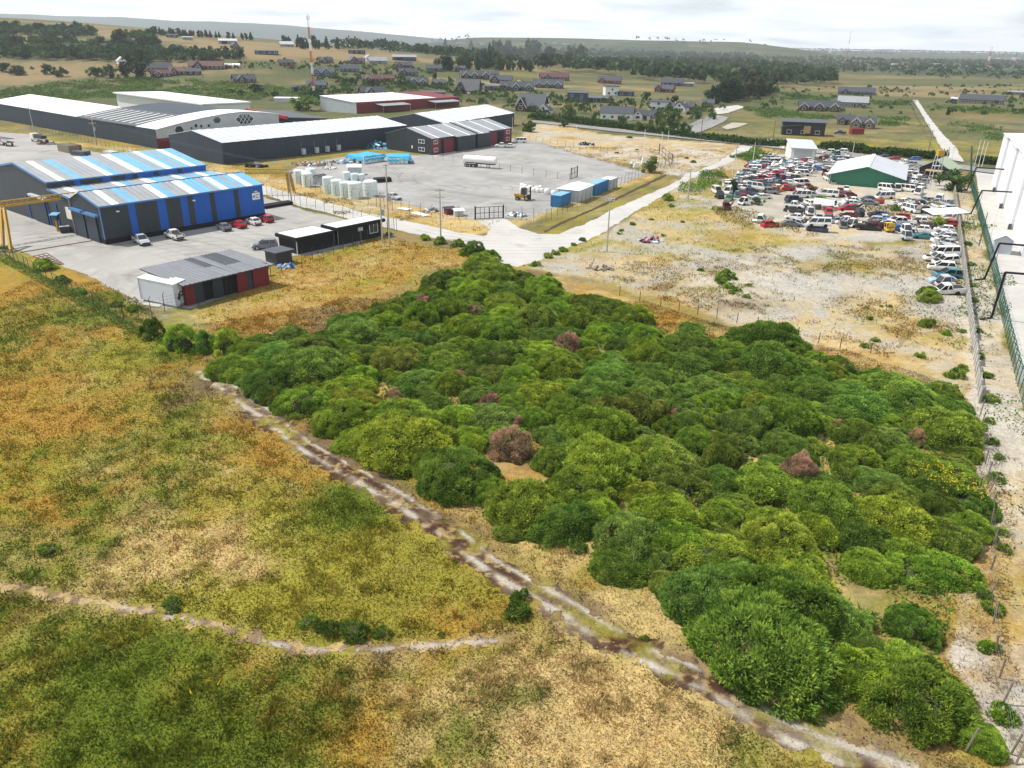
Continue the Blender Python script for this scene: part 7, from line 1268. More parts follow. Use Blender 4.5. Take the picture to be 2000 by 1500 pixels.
m = MB(); m.tube((0, 0, .6), (2.2, .6, .6), .7, n=12); setp(m.build('rusty_tank', mat('red_oxide', (.33, .06, .035), .7, .2, 1), None, P(1708, 398)), 'rusty red tank lying among wrecks', 'tank')
aw_ = thing('awning', 'white sheet awning on poles over wrecks by the concrete wall', 'awning', P(1845, 434), .2); m = MB(); m.slab((-5, -2, 2.2), (4, -2, 2.4), (4, 2, 2.9), (-5, 2, 2.7), .08); m.build('sheet', M_white, aw_)
for x, y in ((-4.5, -1.6), (3.6, -1.6), (3.6, 1.6), (-4.5, 1.6)): m = MB(); m.tube((x, y, 0), (x, y, 2.3), .06, n=5); m.build('post', M_steel, aw_)
for k, (px, py) in enumerate(((1602, 410), (1618, 413))):
    p = P(px, py); b = thing('box_panel', ('left' if k == 0 else 'right') + ' white truck box panel leaning behind the silver rear facing wreck', 'panel', (p[0], p[1], 0)); m = MB(); m.slab((-1.8, 0, 1.5), (1.4, .6, 1.2), (2.2, 3.0, 2.1), (-.8, 2.6, 2.4), .35); m.build('sheet', M_white, b); m = MB(); m.box((0, 1.5, .7), (2.2, 2.2, 1.2)); m.build('base', M_wood, b)
# packed block left of the green shed and leftovers behind it
BLOCK = poly_w([(1412, 372), (1428, 356), (1452, 338), (1470, 322), (1498, 312), (1540, 318), (1575, 318), (1600, 322), (1606, 332), (1580, 342), (1562, 352), (1556, 366), (1520, 372), (1480, 376), (1440, 380)])
BACK = [(1618, 300, 'white'), (1630, 304, 'green'), (1643, 299, 'white'), (1656, 306, 'white'), (1612, 310, 'maroon'), (1632, 312, 'pale blue'), (1608, 322, 'silver'), (1622, 322, 'white'), (1640, 318, 'silver'), (1612, 332, 'white'), (1622, 336, 'beige'), (1612, 342, 'maroon'), (1592, 332, 'blue'), (1726, 308, 'navy'), (1746, 313, 'red'), (1784, 314, 'blue'), (1764, 320, 'white'), (1776, 324, 'silver'), (1770, 332, 'white'), (1786, 332, 'white'), (1798, 336, 'silver'), (1772, 342, 'white'), (1788, 344, 'white'), (1802, 346, 'white'), (1770, 354, 'pale blue'), (1784, 356, 'white'), (1800, 358, 'silver'), (1776, 366, 'silver'), (1806, 350, 'maroon'), (1816, 348, 'maroon'), (1796, 368, 'white')]
for i, (x, y, c) in enumerate(BACK):
    k = rng.choice(KW_); side = 'left behind' if x < 1700 else 'right of'
    idx = sum(1 for b in BACK[:i + 1] if (b[0] < 1700) == (x < 1700)) - 1
    wreck(k, c, x, y, 'l' if rng.random() < .6 else 'fl', f'{c} wrecked {KN[k]}, number {idx + 1} counted from the hedge, {side} the green shed'.replace(f'number {idx + 1}', ORD[idx]))
ua, va = np.array([math.cos(R_(-12)), math.sin(R_(-12))]), np.array([math.cos(R_(72)), math.sin(R_(72))]); o0 = P(1440, 384)[:2]; nwk = 0
for r in range(40):
    ic = 0
    for c in range(-10, 14):
        q = o0 + va * (r * 2.15) + ua * (c * 4.2 + rng.uniform(-.5, .5) + (r % 2) * 1.6)
        if sdf(BLOCK, np.array([q[0]]), np.array([q[1]]))[0] > -.6 or any((q[0] - a) ** 2 + (q[1] - b) ** 2 < 3.7 for a, b in PLACED) or nwk > 152: continue
        k, cl = rng.choice(KW_), rng.choice(CW_); ic += 1; nwk += 1
        wreck(k, cl, 0, 0, rng.choice(('l', 'l', 'r', 'r', 'fl')), f'{cl} wrecked {KN[k]} in the packed block, {ORD[min(r, 27)]} row back, {ORD[ic - 1]} along', rng.choice((0, 0, 0, .35, .6)), xy=q)
print('block wrecks', nwk, 'all', len(PLACED))

for px, py, w, l in ((1500, 345, 60, 'among the packed wrecks'), (1460, 365, 50, 'at the front left of the packed wrecks'), (1540, 335, 50, 'at the back of the packed wrecks'), (1580, 372, 60, 'by the open aisle'), (1640, 405, 90, 'along the middle strip'), (1700, 440, 90, 'at the front of the middle strip'), (1780, 402, 90, 'in the weeds near the wall'), (1790, 350, 60, 'right of the green shed'), (1575, 436, 60, 'by the raised white van'), (1842, 420, 50, 'around the white awning'), (1842, 490, 40, 'beside the column of wrecks'), (1843, 555, 40, 'at the end of the column of wrecks'), (1630, 312, 60, 'left behind the green shed')):
    heap(px, py, w, 46, [M_pale, M_wframe, M_dgrey, M_black, M_rust], f'loose doors, bonnets and scrap {l}', flat=.8)
# ------------------------------------------------------------------ houses of the far estate
WALL = {'brown': M_brownw, 'dark': M_dbrown, 'navy': M_navyw, 'white': M_whitew, 'red': M_redw, 'stone': M_stone, 'grey': M_greyw, 'char': M_char, 'green': M_green}
ROOF = {'slate': M_grgrey, 'dark': M_dgrey, 'maroon': M_maroonr, 'zinc': M_zinc, 'pale': M_pale, 'white': M_white, 'blue': M_blue}
HOUSES = []
def gable_block(root, cx, cy, L, W, H, rise, wm, rm, axis='x', trim=None, over=.5, z0=0.0):
    """gabled volume with eaves; axis = ridge direction"""
    T = (lambda a, b, z: (cx + a, cy + b, z + z0)) if axis == 'x' else (lambda a, b, z: (cx - b, cy + a, z + z0))
    m = MB(); pr = [(-W / 2, -.8), (-W / 2, H), (0, H + rise), (W / 2, H), (W / 2, -.8)]
    m.hexa([T(-L / 2, b, z) for b, z in pr], [T(L / 2, b, z) for b, z in pr]); m.build('wall', wm, root)
    sl = rise / (W / 2); e = over
    r = None
    for s in (-1, 1):
        m = MB(); m.slab(T(-L / 2 - e, s * (W / 2 + e), H - e * sl + .16), T(L / 2 + e, s * (W / 2 + e), H - e * sl + .16), T(L / 2 + e, 0, H + rise + .16), T(-L / 2 - e, 0, H + rise + .16), .14) if s < 0 else m.slab(T(L / 2 + e, s * (W / 2 + e), H - e * sl + .16), T(-L / 2 - e, s * (W / 2 + e), H - e * sl + .16), T(-L / 2 - e, 0, H + rise + .16), T(L / 2 + e, 0, H + rise + .16), .14)
        r = m.build('roof', rm, root)
    if trim:
        m = MB()
        for x in (-L / 2 - e - .06, L / 2 + e + .06):
            for s in (-1, 1): A, B = Vector(T(x, s * (W / 2 + e), H - e * sl - .02)), Vector(T(x, 0, H + rise - .02)); m.hexa([A + Vector((0, 0, -.16)), A + Vector((.05, .05, -.16)), B + Vector((.05, .05, -.16)), B + Vector((0, 0, -.16))], [A + Vector((0, 0, .22)), A + Vector((.05, .05, .22)), B + Vector((.05, .05, .22)), B + Vector((0, 0, .22))])
        m.build('barge_board', trim, root)
    return T, r
def hwin(root, T, a, b, z, w, h, face, trim=M_wframe):
    """window standing on a wall: face 'f' (b = const, facing -b), 'l'/'r' gable ends"""
    m, g = MB(), MB(); f = .12
    def bx(mb, c0, c1, z0, z1, d):
        q = [T(a + c0, b - d, z0), T(a + c1, b - d, z0), T(a + c1, b + .02, z0), T(a + c0, b + .02, z0)] if face == 'f' else [T(a - d * (1 if face == 'l' else -1), b + c0, z0), T(a - d * (1 if face == 'l' else -1), b + c1, z0), T(a + .02 * (1 if face == 'l' else -1), b + c1, z0), T(a + .02 * (1 if face == 'l' else -1), b + c0, z0)]
        mb.hexa(q, [(p[0], p[1], p[2] + z1 - z0) for p in q])
    bx(m, -w / 2 - f, -w / 2, z - h / 2 - f, z + h / 2 + f, .1); bx(m, w / 2, w / 2 + f, z - h / 2 - f, z + h / 2 + f, .1); bx(m, -w / 2, w / 2, z + h / 2, z + h / 2 + f, .1); bx(m, -w / 2, w / 2, z - h / 2 - f, z - h / 2, .1)
    o = m.build('window', trim, root); bx(g, -w / 2, w / 2, z - h / 2, z + h / 2, .05); g.build('pane', M_glass, o)
def house(px, py, wpx, style, wall, roof, rot, label, trim=None, hk=1.0, storeys=1):
    p = G(px, py); w = wpx * depth(p) / FPX; t = thing('house' if style != 'barn' else 'barn', label, 'house' if style != 'barn' else 'barn', p, math.atan2(p[0], p[1]) * -1 + R_(rot)); wm, rm = WALL[wall], ROOF[roof]; H = (2.6 if storeys == 1 else 5.0) * hk; tr = {'w': M_wframe, None: None}[trim]; HOUSES.append((p[0], p[1], w))
    Wd = min(9.0, max(5.5, w * .5)); rs = Wd * .36
    def front(T, L, b, n, z=1.45, w_=1.3, h_=1.1):
        for k in range(n): hwin(t, T, -L / 2 + L * (k + .5) / n, b, z, w_, h_, 'f')
    if style == 'long':
        T, r = gable_block(t, 0, 0, w, Wd, H, rs, wm, rm, 'x', tr); front(T, w, -Wd / 2, max(2, int(w / 3.5))); hwin(t, T, -w / 2, 0, 1.5, 1.2, 1.1, 'l'); hwin(t, T, w / 2, 0, 1.5, 1.2, 1.1, 'r')
    elif style == 'gable':     # gable towards the viewer
        T, r = gable_block(t, 0, 0, Wd * 1.3, w, H, w * .42, wm, rm, 'y', tr)
        for k in (-.25, .25): hwin(t, T, -Wd * .65, k * w, 1.5, 1.3, 1.2, 'l')
        hwin(t, T, -Wd * .65, 0, H + w * .12, 1.3, 1.2, 'l')
    elif style in ('ell', 'multi'):
        T, r = gable_block(t, 0, Wd * .2, w, Wd, H, rs, wm, rm, 'x', tr); n = 1 if style == 'ell' else max(2, int(w / 7)); front(T, w, -Wd / 2, max(3, int(w / 3)))
        hwin(t, T, w / 2, 0, 1.5, 1.2, 1.1, 'r'); hwin(t, T, -w / 2, 0, 1.5, 1.2, 1.1, 'l')
        for k in range(n):
            cx_ = (-w * .25 if n == 1 else -w / 2 + w * (k + .5) / n); gw_ = (min(w * .36, 5.5) if n == 1 else w / n * .62) * rng.uniform(.75, 1.2); cx_ += rng.uniform(-.06, .06) * w
            T2, r2 = gable_block(t, cx_, -Wd * .38, Wd * .8, gw_, H, gw_ * .48, wm, rm, 'y', tr or (M_wframe if style == 'multi' else None)); hwin(t, T2, -Wd * .4, 0, 1.5, gw_ * .4, 1.3, 'l'); hwin(t, T2, -Wd * .4, 0, H + gw_ * .14, gw_ * .22, .8, 'l')
    elif style == 'steep':
        T, r = gable_block(t, 0, 0, w, Wd * 1.2, H, Wd * .85, wm, rm, 'x', tr, .7); T2, r2 = gable_block(t, -w * .28, -Wd * .3, Wd * 1.0, w * .42, H, w * .30, wm, rm, 'y', tr, .6); hwin(t, T2, -Wd * .5, 0, 1.6, w * .16, 1.4, 'l'); hwin(t, T2, -Wd * .5, 0, H + w * .07, w * .12, 1.1, 'l'); front(T, w * .5, -Wd * .6, 2); hwin(t, T, w / 2, 0, H + .8, 1.5, 1.3, 'r')
    elif style == 'flat':
        m = MB(); m.box((0, 0, H / 2 - .4), (w, Wd, H + .8)); m.build('wall', wm, t); m = MB(); m.slab((-w / 2 - .6, -Wd / 2 - .9, H + .25), (w / 2 + .6, -Wd / 2 - .9, H + .25), (w / 2 + .6, Wd / 2 + .5, H + .9), (-w / 2 - .6, Wd / 2 + .5, H + .9), .25); m.build('roof', rm, t); T = lambda a, b, z: (a, b, z); front(T, w, -Wd / 2, 3 if hk > 2 else max(2, int(w / 4.5)), 1.5, 1.7, 1.4)
        if storeys == 2: front(T, w, -Wd / 2, max(1, int(w / 6)), 4.0, 1.4, 1.2)
        if hk > 2: m = MB(); m.box((w * .08, -Wd / 2 - .6, 2.6), (w * .16, 1.3, 3.0)); m.build('bay', M_tanw, t); m = MB(); m.slab((-w / 2 - 1, -Wd / 2 - 1.4, 3.6), (-w * .05, -Wd / 2 - 1.4, 4.6), (-w * .05, Wd * .2, 5.0), (-w / 2 - 1, Wd * .2, 4.0), .2); m.build('roof', M_dgrey, t)
    elif style == 'barn':
        T, r = gable_block(t, 0, 0, w, Wd * 1.3, 3.2 * hk, Wd * .22, wm, rm, 'x', None, .3); m = MB(); m.box((-w * .2, -Wd * .65 - .05, 1.4), (w * .3, .08, 2.8)); m.build('door', M_dark, t)
    if style not in ('flat', 'barn'):
        m = MB(); m.box((w * .18, Wd * .2, H + rs * .9), (.7, .7, 2.0)); m.build('chimney', M_stone if wall != 'white' else M_whitew, t); m = MB(); m.box((w * .08, -Wd / 2 - .05 - (0 if style != 'gable' else Wd * .2), 1.05), (1.0, .1, 2.1)); m.build('door', M_dbrown if wall != 'dark' else M_wood, t)
    return t
for a in [
    (478, 161, 42, 'ell', 'dark', 'slate', 15, 'twin gabled dark house behind the white hall'), (559, 128, 28, 'long', 'red', 'slate', 10, 'small red brown house with grey roof on the mown slope'), (619, 173, 37, 'ell', 'dark', 'slate', -10, 'dark two gabled house right behind the radio mast'), (631, 147, 44, 'multi', 'navy', 'slate', -8, 'big blue grey house with gables beside the radio mast'), (683, 140, 36, 'long', 'navy', 'slate', 4, 'long low blue grey house right of the mast'), (636, 123, 28, 'ell', 'brown', 'slate', 20, 'brown house high behind the mast'), (689, 124, 17, 'gable', 'brown', 'dark', 25, 'steep brown gable house on the tan slope'), (705, 124, 15, 'long', 'brown', 'slate', 5, 'low brown wing right of the steep gable house'), (720, 119, 15, 'gable', 'white', 'zinc', 20, 'tall white gabled house on the tan slope'), (738, 124, 34, 'long', 'grey', 'zinc', 5, 'long pale grey house right of the white gable'), (790, 118, 46, 'barn', 'navy', 'zinc', 0, 'blue barn alone on the tan field'), (697, 105, 32, 'flat', 'dark', 'dark', 0, 'dark flat house on the upper tan field', None, 1.2), (521, 106, 44, 'flat', 'navy', 'dark', 0, 'dark cluster house on the left tan slope', None, 1.1), (560, 91, 26, 'long', 'grey', 'pale', 10, 'pale house on the hill shoulder'), (458, 94, 12, 'gable', 'dark', 'slate', 20, 'tiny dark house below the pale barn'), (445, 86, 34, 'barn', 'grey', 'pale', 5, 'pale barn on the left hill'), (367, 78, 18, 'flat', 'grey', 'pale', 0, 'small pale house under the pine row'), (336, 73, 20, 'flat', 'navy', 'dark', 0, 'dark small house under the pine row'),
    (727, 160, 36, 'ell', 'brown', 'maroon', 10, 'brown house with white gable trim', 'w'), (757, 159, 26, 'long', 'red', 'maroon', 0, 'low reddish house beside the white trimmed gable'), (789, 133, 32, 'ell', 'brown', 'slate', 5, 'brown house on the slope below the blue barn'), (797, 147, 36, 'ell', 'brown', 'slate', 12, 'grey roofed gable house below the brown one'), (815, 166, 42, 'multi', 'navy', 'slate', 10, 'navy house with two gables left of its low wing'), (858, 168, 24, 'long', 'dark', 'dark', 5, 'low dark wing right of the navy gables'), (848, 139, 30, 'long', 'navy', 'slate', 0, 'distant slate roofed house before the dark trees'), (728, 187, 48, 'ell', 'dark', 'slate', 20, 'large dark house with long grey roof behind the maroon hall'), (915, 182, 44, 'steep', 'brown', 'dark', -15, 'big steep roofed brown house'), (928, 153, 56, 'multi', 'dark', 'slate', 8, 'dark house with three white trimmed gables', 'w'), (899, 139, 20, 'ell', 'dark', 'slate', 0, 'small dark house behind the three gabled one'), (978, 162, 42, 'ell', 'dark', 'slate', -5, 'dark double house left of the blue grey row'), (962, 150, 24, 'long', 'dark', 'slate', 0, 'dark roofed house behind the double house'), (960, 176, 26, 'flat', 'blue' if 0 else 'navy', 'dark', 0, 'low blue garage beside the blue grey row'), (1010, 176, 64, 'multi', 'navy', 'slate', 4, 'long blue grey row with three small gables', 'w'), (846, 192, 44, 'flat', 'red', 'dark', 10, 'modern dark red house with raised roof behind the white warehouse', None, 1.4), (876, 197, 30, 'flat', 'dark', 'dark', 0, 'dark flat annex right of the modern red house'), (585, 178, 30, 'barn', 'green', 'slate', 0, 'low green shed left of the mast foot', None, .8), (462, 133, 13, 'barn', 'white', 'white', 0, 'tiny white roofed shed on the slope', None, .7), (446, 133, 13, 'barn', 'red', 'pale', 0, 'tiny red shed with pale roof', None, .7),
    (1070, 171, 60, 'multi', 'navy', 'slate', 0, 'blue grey house with bright gables, right of the row', 'w'), (1083, 156, 56, 'ell', 'brown', 'maroon', 8, 'brown clustered house below the tan field'), (1190, 163, 45, 'ell', 'red', 'slate', -5, 'red house with grey roof at the dark wood'), (1128, 199, 38, 'flat', 'navy', 'dark', -12, 'tall navy two storey house with carport', None, 1.1, 2), (1170, 199, 56, 'flat', 'navy', 'dark', -6, 'long low navy wing of the carport house', None, .9), (1193, 186, 28, 'flat', 'white', 'slate', 20, 'white cube house with grey roof', None, 1.2, 2), (1222, 187, 32, 'flat', 'navy', 'slate', 0, 'low navy house right of the white cube'), (1040, 217, 54, 'steep', 'brown', 'slate', -25, 'brown steep house with white trim by the hedge', 'w'), (1065, 221, 24, 'gable', 'white', 'slate', -20, 'white gabled annex of the brown steep house', 'w', .7), (1205, 233, 62, 'long', 'white', 'slate', -6, 'white bungalow with long slate roof behind the hedge', None, 1.3), (1257, 234, 44, 'ell', 'white', 'slate', 0, 'white low wing right of the white bungalow'), (1287, 216, 34, 'flat', 'white', 'slate', -10, 'white and red two storey house', None, 1.0, 2), (1312, 217, 28, 'ell', 'white', 'slate', -10, 'white gabled house right of the two storey one'), (1330, 218, 24, 'gable', 'white', 'slate', -20, 'second white gabled house before the red one'), (1344, 216, 22, 'long', 'red', 'slate', -8, 'low red house at the end of the white group'), (1297, 180, 36, 'ell', 'red', 'slate', -15, 'dark red house in front of the wood'), (1312, 167, 42, 'long', 'dark', 'slate', 0, 'long dark house below the wood'), (1343, 169, 22, 'flat', 'grey', 'zinc', 0, 'grey small building at the wood edge'), (1382, 209, 22, 'ell', 'dark', 'dark', 0, 'small dark hut by the eucalyptus row'),
    (1672, 185, 66, 'ell', 'navy', 'slate', 0, 'blue grey house with red porch on the plain'), (1598, 216, 74, 'multi', 'brown', 'slate', 5, 'brown house with a row of grey gables'), (1664, 209, 54, 'long', 'grey', 'zinc', 0, 'large grey roofed house behind the brown gables', None, 1.3), (1650, 243, 30, 'ell', 'stone', 'slate', 0, 'left part of the stone house with a chimney'), (1684, 250, 44, 'multi', 'stone', 'slate', 0, 'stone house with small gables behind the red skip', None, 1.2), (1566, 263, 78, 'flat', 'char', 'dark', 5, 'modern dark timber house with tilted roof at the hedge', None, 2.1, 1), (1916, 203, 76, 'long', 'stone', 'slate', -4, 'long pale stone house with white chimney', None, 1.2), (1862, 200, 11, 'barn', 'navy', 'pale', 0, 'small pale blue shed left of the stone house', None, .8), (1992, 186, 40, 'flat', 'grey', 'zinc', 0, 'grey building at the right edge of the plain'),
    (312, 139, 46, 'long', 'brown', 'slate', 12, 'brown house with grey roof by the big cypress'), (353, 146, 40, 'ell', 'brown', 'maroon', -8, 'brown gabled house right of the big cypress'), (316, 150, 34, 'ell', 'dark', 'maroon', 15, 'small brown house in front of the cypress houses', 'w'), (379, 146, 26, 'long', 'dark', 'dark', 8, 'dark house beside the maroon roofs'), (403, 135, 64, 'ell', 'dark', 'maroon', -6, 'large maroon roofed house on the left slope'), (143, 99, 44, 'ell', 'dark', 'slate', 10, 'slate roofed house among the left trees'), (99, 90, 24, 'long', 'dark', 'slate', 0, 'small slate house deep in the left trees'), (263, 93, 26, 'gable', 'dark', 'slate', 25, 'gabled dark house under the tall trees'), (134, 72, 20, 'gable', 'dark', 'slate', 10, 'dark small house on the upper left slope'), (205, 96, 20, 'long', 'dark', 'slate', 0, 'grey roof among the left trees'), (238, 125, 16, 'gable', 'white', 'pale', 10, 'tiny white house by the big cypress'), (345, 98, 20, 'long', 'dark', 'slate', 0, 'dark roof in the middle left trees'), (65, 100, 28, 'long', 'dark', 'slate', 0, 'dark roofed house at the far left')]:
    house(*a)
simple_hut(536, 203, 14, 8, 3.2, 8, M_pale, M_white, 'pale site cabin left of the round green tree', 'cabin', gable=False); simple_hut(660, 199, 24, 9, 3.0, 5, M_pale, M_white, 'long low white roofed cabin behind the maroon hall', 'cabin', gable=False)
p = G(1672, 262); sk = thing('container', 'red container standing in the field behind the breaker yard', 'container', p, .1); m = MB(); m.box((0, 0, 1.3), (6, 2.4, 2.6)); m.build('body', M_redw, sk); m = MB(); m.box((0, -1.23, 1.3), (.1, .06, 2.4)); m.build('door', M_maroonr, sk)
q_ = G(1640, 262); car('pickup', 'navy', q_, R_(170), 'navy pickup parked left of the red container'); q_ = G(1498, 268)
for (px, py, c, l) in ((1014, 160, 'white', 'white car by the double house'), (752, 191, 'white', 'white car at the large dark house'), (916, 184, 'white', 'white car before the steep roofed house'), (1163, 198, 'white', 'white car under the navy carport'), (745, 158, 'white', 'white car at the low reddish house'), (1505, 279, 'white', 'white car at the hedge end by the bend')): car('hatchback', c, G(px, py), R_(rng.uniform(0, 180)), l)
# white sheds and town far out on the plain
for i, (px, py, w, h) in enumerate(((1822, 130, 22, 5), (1840, 132, 14, 4), (1880, 133, 12, 4), (1903, 135, 14, 4), (1930, 135, 12, 4), (1962, 134, 10, 3), (1748, 129, 12, 4), (1790, 97, 26, 3), (1770, 97, 14, 3), (1632, 103, 24, 3), (1735, 99, 20, 3), (1960, 117, 22, 3), (1985, 116, 14, 3), (900, 86, 18, 3), (860, 83, 22, 3), (940, 88, 16, 3), (780, 80, 14, 3), (720, 78, 16, 3), (810, 86, 14, 3), (1105, 88, 14, 3), (1085, 86, 10, 3), (85, 66, 10, 3), (95, 64, 14, 2), (200, 88, 8, 2))):
    p = G(px, py); d = depth(p); t = thing('shed', 'white industrial shed far out on the plain', 'shed', p, 0, 'white sheds on the far plain'); W_, H_ = w * d / FPX, h * d / FPX; m = MB(); m.box((0, 0, H_ / 2), (W_, W_ * .6, H_)); m.build('wall', M_pale, t); m = MB(); m.box((0, 0, H_ + .4), (W_ * 1.02, W_ * .62, .8)); m.build('roof', M_white, t)
mast(1652, 122, 70, 'thin lattice mast leaning on the right horizon', 2.5, 5); mast(1927, 137, 98, 'distant red and white mast on the right plain', 4, 5); mast(1978, 135, 108, 'second distant mast at the right plain edge', 3, 4)
# ------------------------------------------------------------------ trees
M_tleaf = leaf_mat('tree_foliage', None, 0.15, 0.12, True, contrast=0.5)
def tree_meshes(name, seed, kind):
    r = np.random.default_rng(seed)
    if kind == 'broad': C = r.normal(size=(26, 3)) * np.array([.30, .30, .22]) + np.array([0, 0, .60]); LR = r.uniform(.12, .22, 26)
    elif kind == 'tall': C = r.normal(size=(30, 3)) * np.array([.16, .16, .26]) + np.array([0, 0, .55]); LR = r.uniform(.08, .16, 30)
    else:
        z = r.uniform(.12, 1, 40); a = r.uniform(0, 6.28, 40); rad = (1 - z) * .26; C = np.column_stack([rad * np.cos(a), rad * np.sin(a), z]); LR = .05 + (1 - z) * .13
    C[:, 2] = np.clip(C[:, 2], .16, .95); n = 900; li = r.choice(len(C), n, p=LR ** 2 / (LR ** 2).sum()); d = unit(r.normal(size=(n, 3))); pos = C[li] + d * LR[li][:, None] * r.uniform(.8, 1.05, (n, 1))
    dirs = unit(d + np.array([0, 0, .25]) + r.normal(size=(n, 3)) * .5); V, F = sprays(pos - dirs * .02, dirs, r.uniform(.6, 1.3, n) * .10, r.uniform(.6, 1.3, n) * .038, r); lv = r.uniform(0, 1, len(C)); va = np.clip(.5 + (lv[li] - .5) * .6 + (r.uniform(0, 1, n) - .5) * .5, 0, 1)
    # inner leaf mass: small blobs filling each clump
    iv, jf, k0 = [], [], len(V)
    for c, q in zip(C, LR):
        o8 = np.array([(1, 0, 0), (-1, 0, 0), (0, 1, 0), (0, -1, 0), (0, 0, 1), (0, 0, -1)]) * q * .82 + c; b = k0 + len(iv) * 6; iv.append(o8); jf += [(b + i, b + j, b + k) for i, j, k in ((0, 2, 4), (2, 1, 4), (1, 3, 4), (3, 0, 4), (2, 0, 5), (1, 2, 5), (3, 1, 5), (0, 3, 5))]
    V = np.concatenate([V] + iv); F = np.concatenate([F, np.array(jf)]); va = np.r_[np.repeat(va, 3), np.repeat(lv * .5 + .15, 6)]
    crown = np_mesh('crown', V, F, [M_tleaf], {'v': va}); m = MB(); m.tube((0, 0, -.05), (0, 0, .35), .035, .022, 6)
    for _ in range(4): a = r.uniform(0, 6.28); m.tube((0, 0, .28), (.16 * math.cos(a), .16 * math.sin(a), .55), .016, .007, 4)
    return crown, m.mesh('trunk', M_bark)
TM = {'broad': [tree_meshes('b', 300 + i, 'broad') for i in range(4)], 'tall': [tree_meshes('t', 310 + i, 'tall') for i in range(3)], 'conifer': [tree_meshes('c', 320 + i, 'conifer') for i in range(2)]}
TC = {'dark': (.038, .068, .034), 'mid': (.062, .105, .038), 'light': (.12, .17, .05), 'blue': (.040, .075, .050), 'brownish': (.10, .10, .055), 'lime': (.15, .22, .04)}
def tree(px, py, hpx, kind, tone, label, group=None, xy=None, h=None, wide=1.0):
    if xy is None: p = G(px, py); h = hpx * depth(p) / FPX
    else: p = np.array([xy[0], xy[1], gz(*xy)])
    cr, tk_ = rng.choice(TM[kind]); t = thing({'broad': 'tree', 'tall': 'tall_tree', 'conifer': 'pine_tree'}[kind], label, 'tree', (p[0], p[1], p[2] - .1), rng.uniform(0, 6.28), group); t.scale = (h * wide, h * wide, h)
    link('crown', cr, t, color=jit(TC[tone], .22)); link('trunk', tk_, t); return t
for a in [(268, 152, 48, 'broad', 'dark', 'big dark cypress standing alone beside the brown houses', 1.0), (598, 216, 30, 'broad', 'light', 'round bright green tree at the mast foot behind the halls', 1.5), (215, 152, 22, 'broad', 'dark', 'dark tree left of the big cypress', 1.1), (243, 151, 18, 'broad', 'dark', 'small dark tree just left of the cypress', 1), (94, 145, 18, 'broad', 'dark', 'round dark tree at the cabin in the tan field', 1.2), (120, 150, 16, 'broad', 'mid', 'flat topped small tree in the tan field', 1.3), (188, 150, 18, 'broad', 'mid', 'flat topped tree left of the dark pair', 1.3), (12, 140, 16, 'broad', 'dark', 'dark bushy tree at the far left field edge', 1.6), (35, 146, 16, 'broad', 'dark', 'second dark bushy tree at the far left field', 1.7), (1858, 372, 42, 'broad', 'mid', 'round green tree at the end of the concrete wall', 1.15), (1270, 338, 30, 'tall', 'light', 'young light tree beside the white bags', 1.2), (1034, 258, 22, 'broad', 'mid', 'bushy tree at the white warehouse end', .9), (1262, 196, 16, 'broad', 'mid', 'tree between the navy and the white houses', .9), (1318, 206, 18, 'broad', 'mid', 'tree behind the white group of houses', 1), (1112, 238, 34, 'tall', 'light', 'slender light tree before the white bungalow', .6), (1160, 240, 20, 'tall', 'light', 'thin tree left of the white bungalow', .7), (1090, 240, 18, 'tall', 'light', 'thin young tree left of the slender one', .8), (1360, 232, 20, 'broad', 'mid', 'small tree at the paddock corner', .8), (1392, 234, 16, 'broad', 'mid', 'small tree at the asphalt lane', .8), (1310, 250, 26, 'tall', 'mid', 'slim tree behind the hedge by the paddock', .6), (590, 96, 20, 'tall', 'dark', 'lone pine cluster tree left of the mast top', .8), (870, 104, 26, 'conifer', 'blue', 'tall lone conifer on the far plain', .8), (920, 98, 18, 'conifer', 'blue', 'second lone conifer on the far plain', 1), (1853, 225, 14, 'broad', 'mid', 'small palm like tree in the right field', .7), (1475, 400, 16, 'broad', 'mid', 'little tree among the packed wrecks', 1), (1432, 378, 26, 'tall', 'mid', 'leafy young tree by the left fence corner wrecks', .8)]:
    tree(a[0], a[1], a[2], a[3], a[4], a[5], None, wide=a[6])
nT = [0]
def belt(poly, n, hpx, kinds, tones, desc, group, wide=1.0, far=False):
    """countable trees standing along a belt outlined on the photo"""
    xs = [p[0] for p in poly]; ys = [p[1] for p in poly]; c = 0; k = 0
    pa = np.array(poly, float)
    while c < n and k < 4000:
        k += 1; x, y = rng.uniform(min(xs), max(xs)), rng.uniform(min(ys), max(ys))
        if sdf(pa, np.array([x]), np.array([y]))[0] > 0: continue
        p = G(x, y)
        if any((p[0] - a) ** 2 + (p[1] - b) ** 2 < (w * .6 + 2) ** 2 for a, b, w in HOUSES): continue
        kd, tn = rng.choice(kinds), rng.choice(tones); kn = {'broad': 'broad', 'tall': 'tall', 'conifer': 'pointed'}[kd]
        tree(x, y, rng.uniform(*hpx), kd, tn, f'{kn} {"blue green" if tn == "blue" else tn if tn != "mid" else "green"} tree {desc}', group + f', {kn} {tn}', wide=wide * rng.uniform(.85, 1.2)); c += 1; nT[0] += 1
belt([(-20, 82), (40, 80), (120, 84), (220, 92), (300, 98), (360, 104), (430, 112), (420, 122), (300, 118), (180, 116), (60, 116), (-20, 112)], 62, (11, 20), ('broad', 'tall', 'tall'), ('dark', 'dark', 'mid', 'blue'), 'among the houses on the left slope', 'trees on the left slope', 1.1)
belt([(-20, 66), (60, 68), (110, 72), (180, 70), (190, 64), (120, 62), (40, 60), (-20, 58)], 30, (12, 20), ('broad', 'tall'), ('dark', 'blue', 'dark'), 'on the crest at the far left', 'trees on the left crest', 1.0)
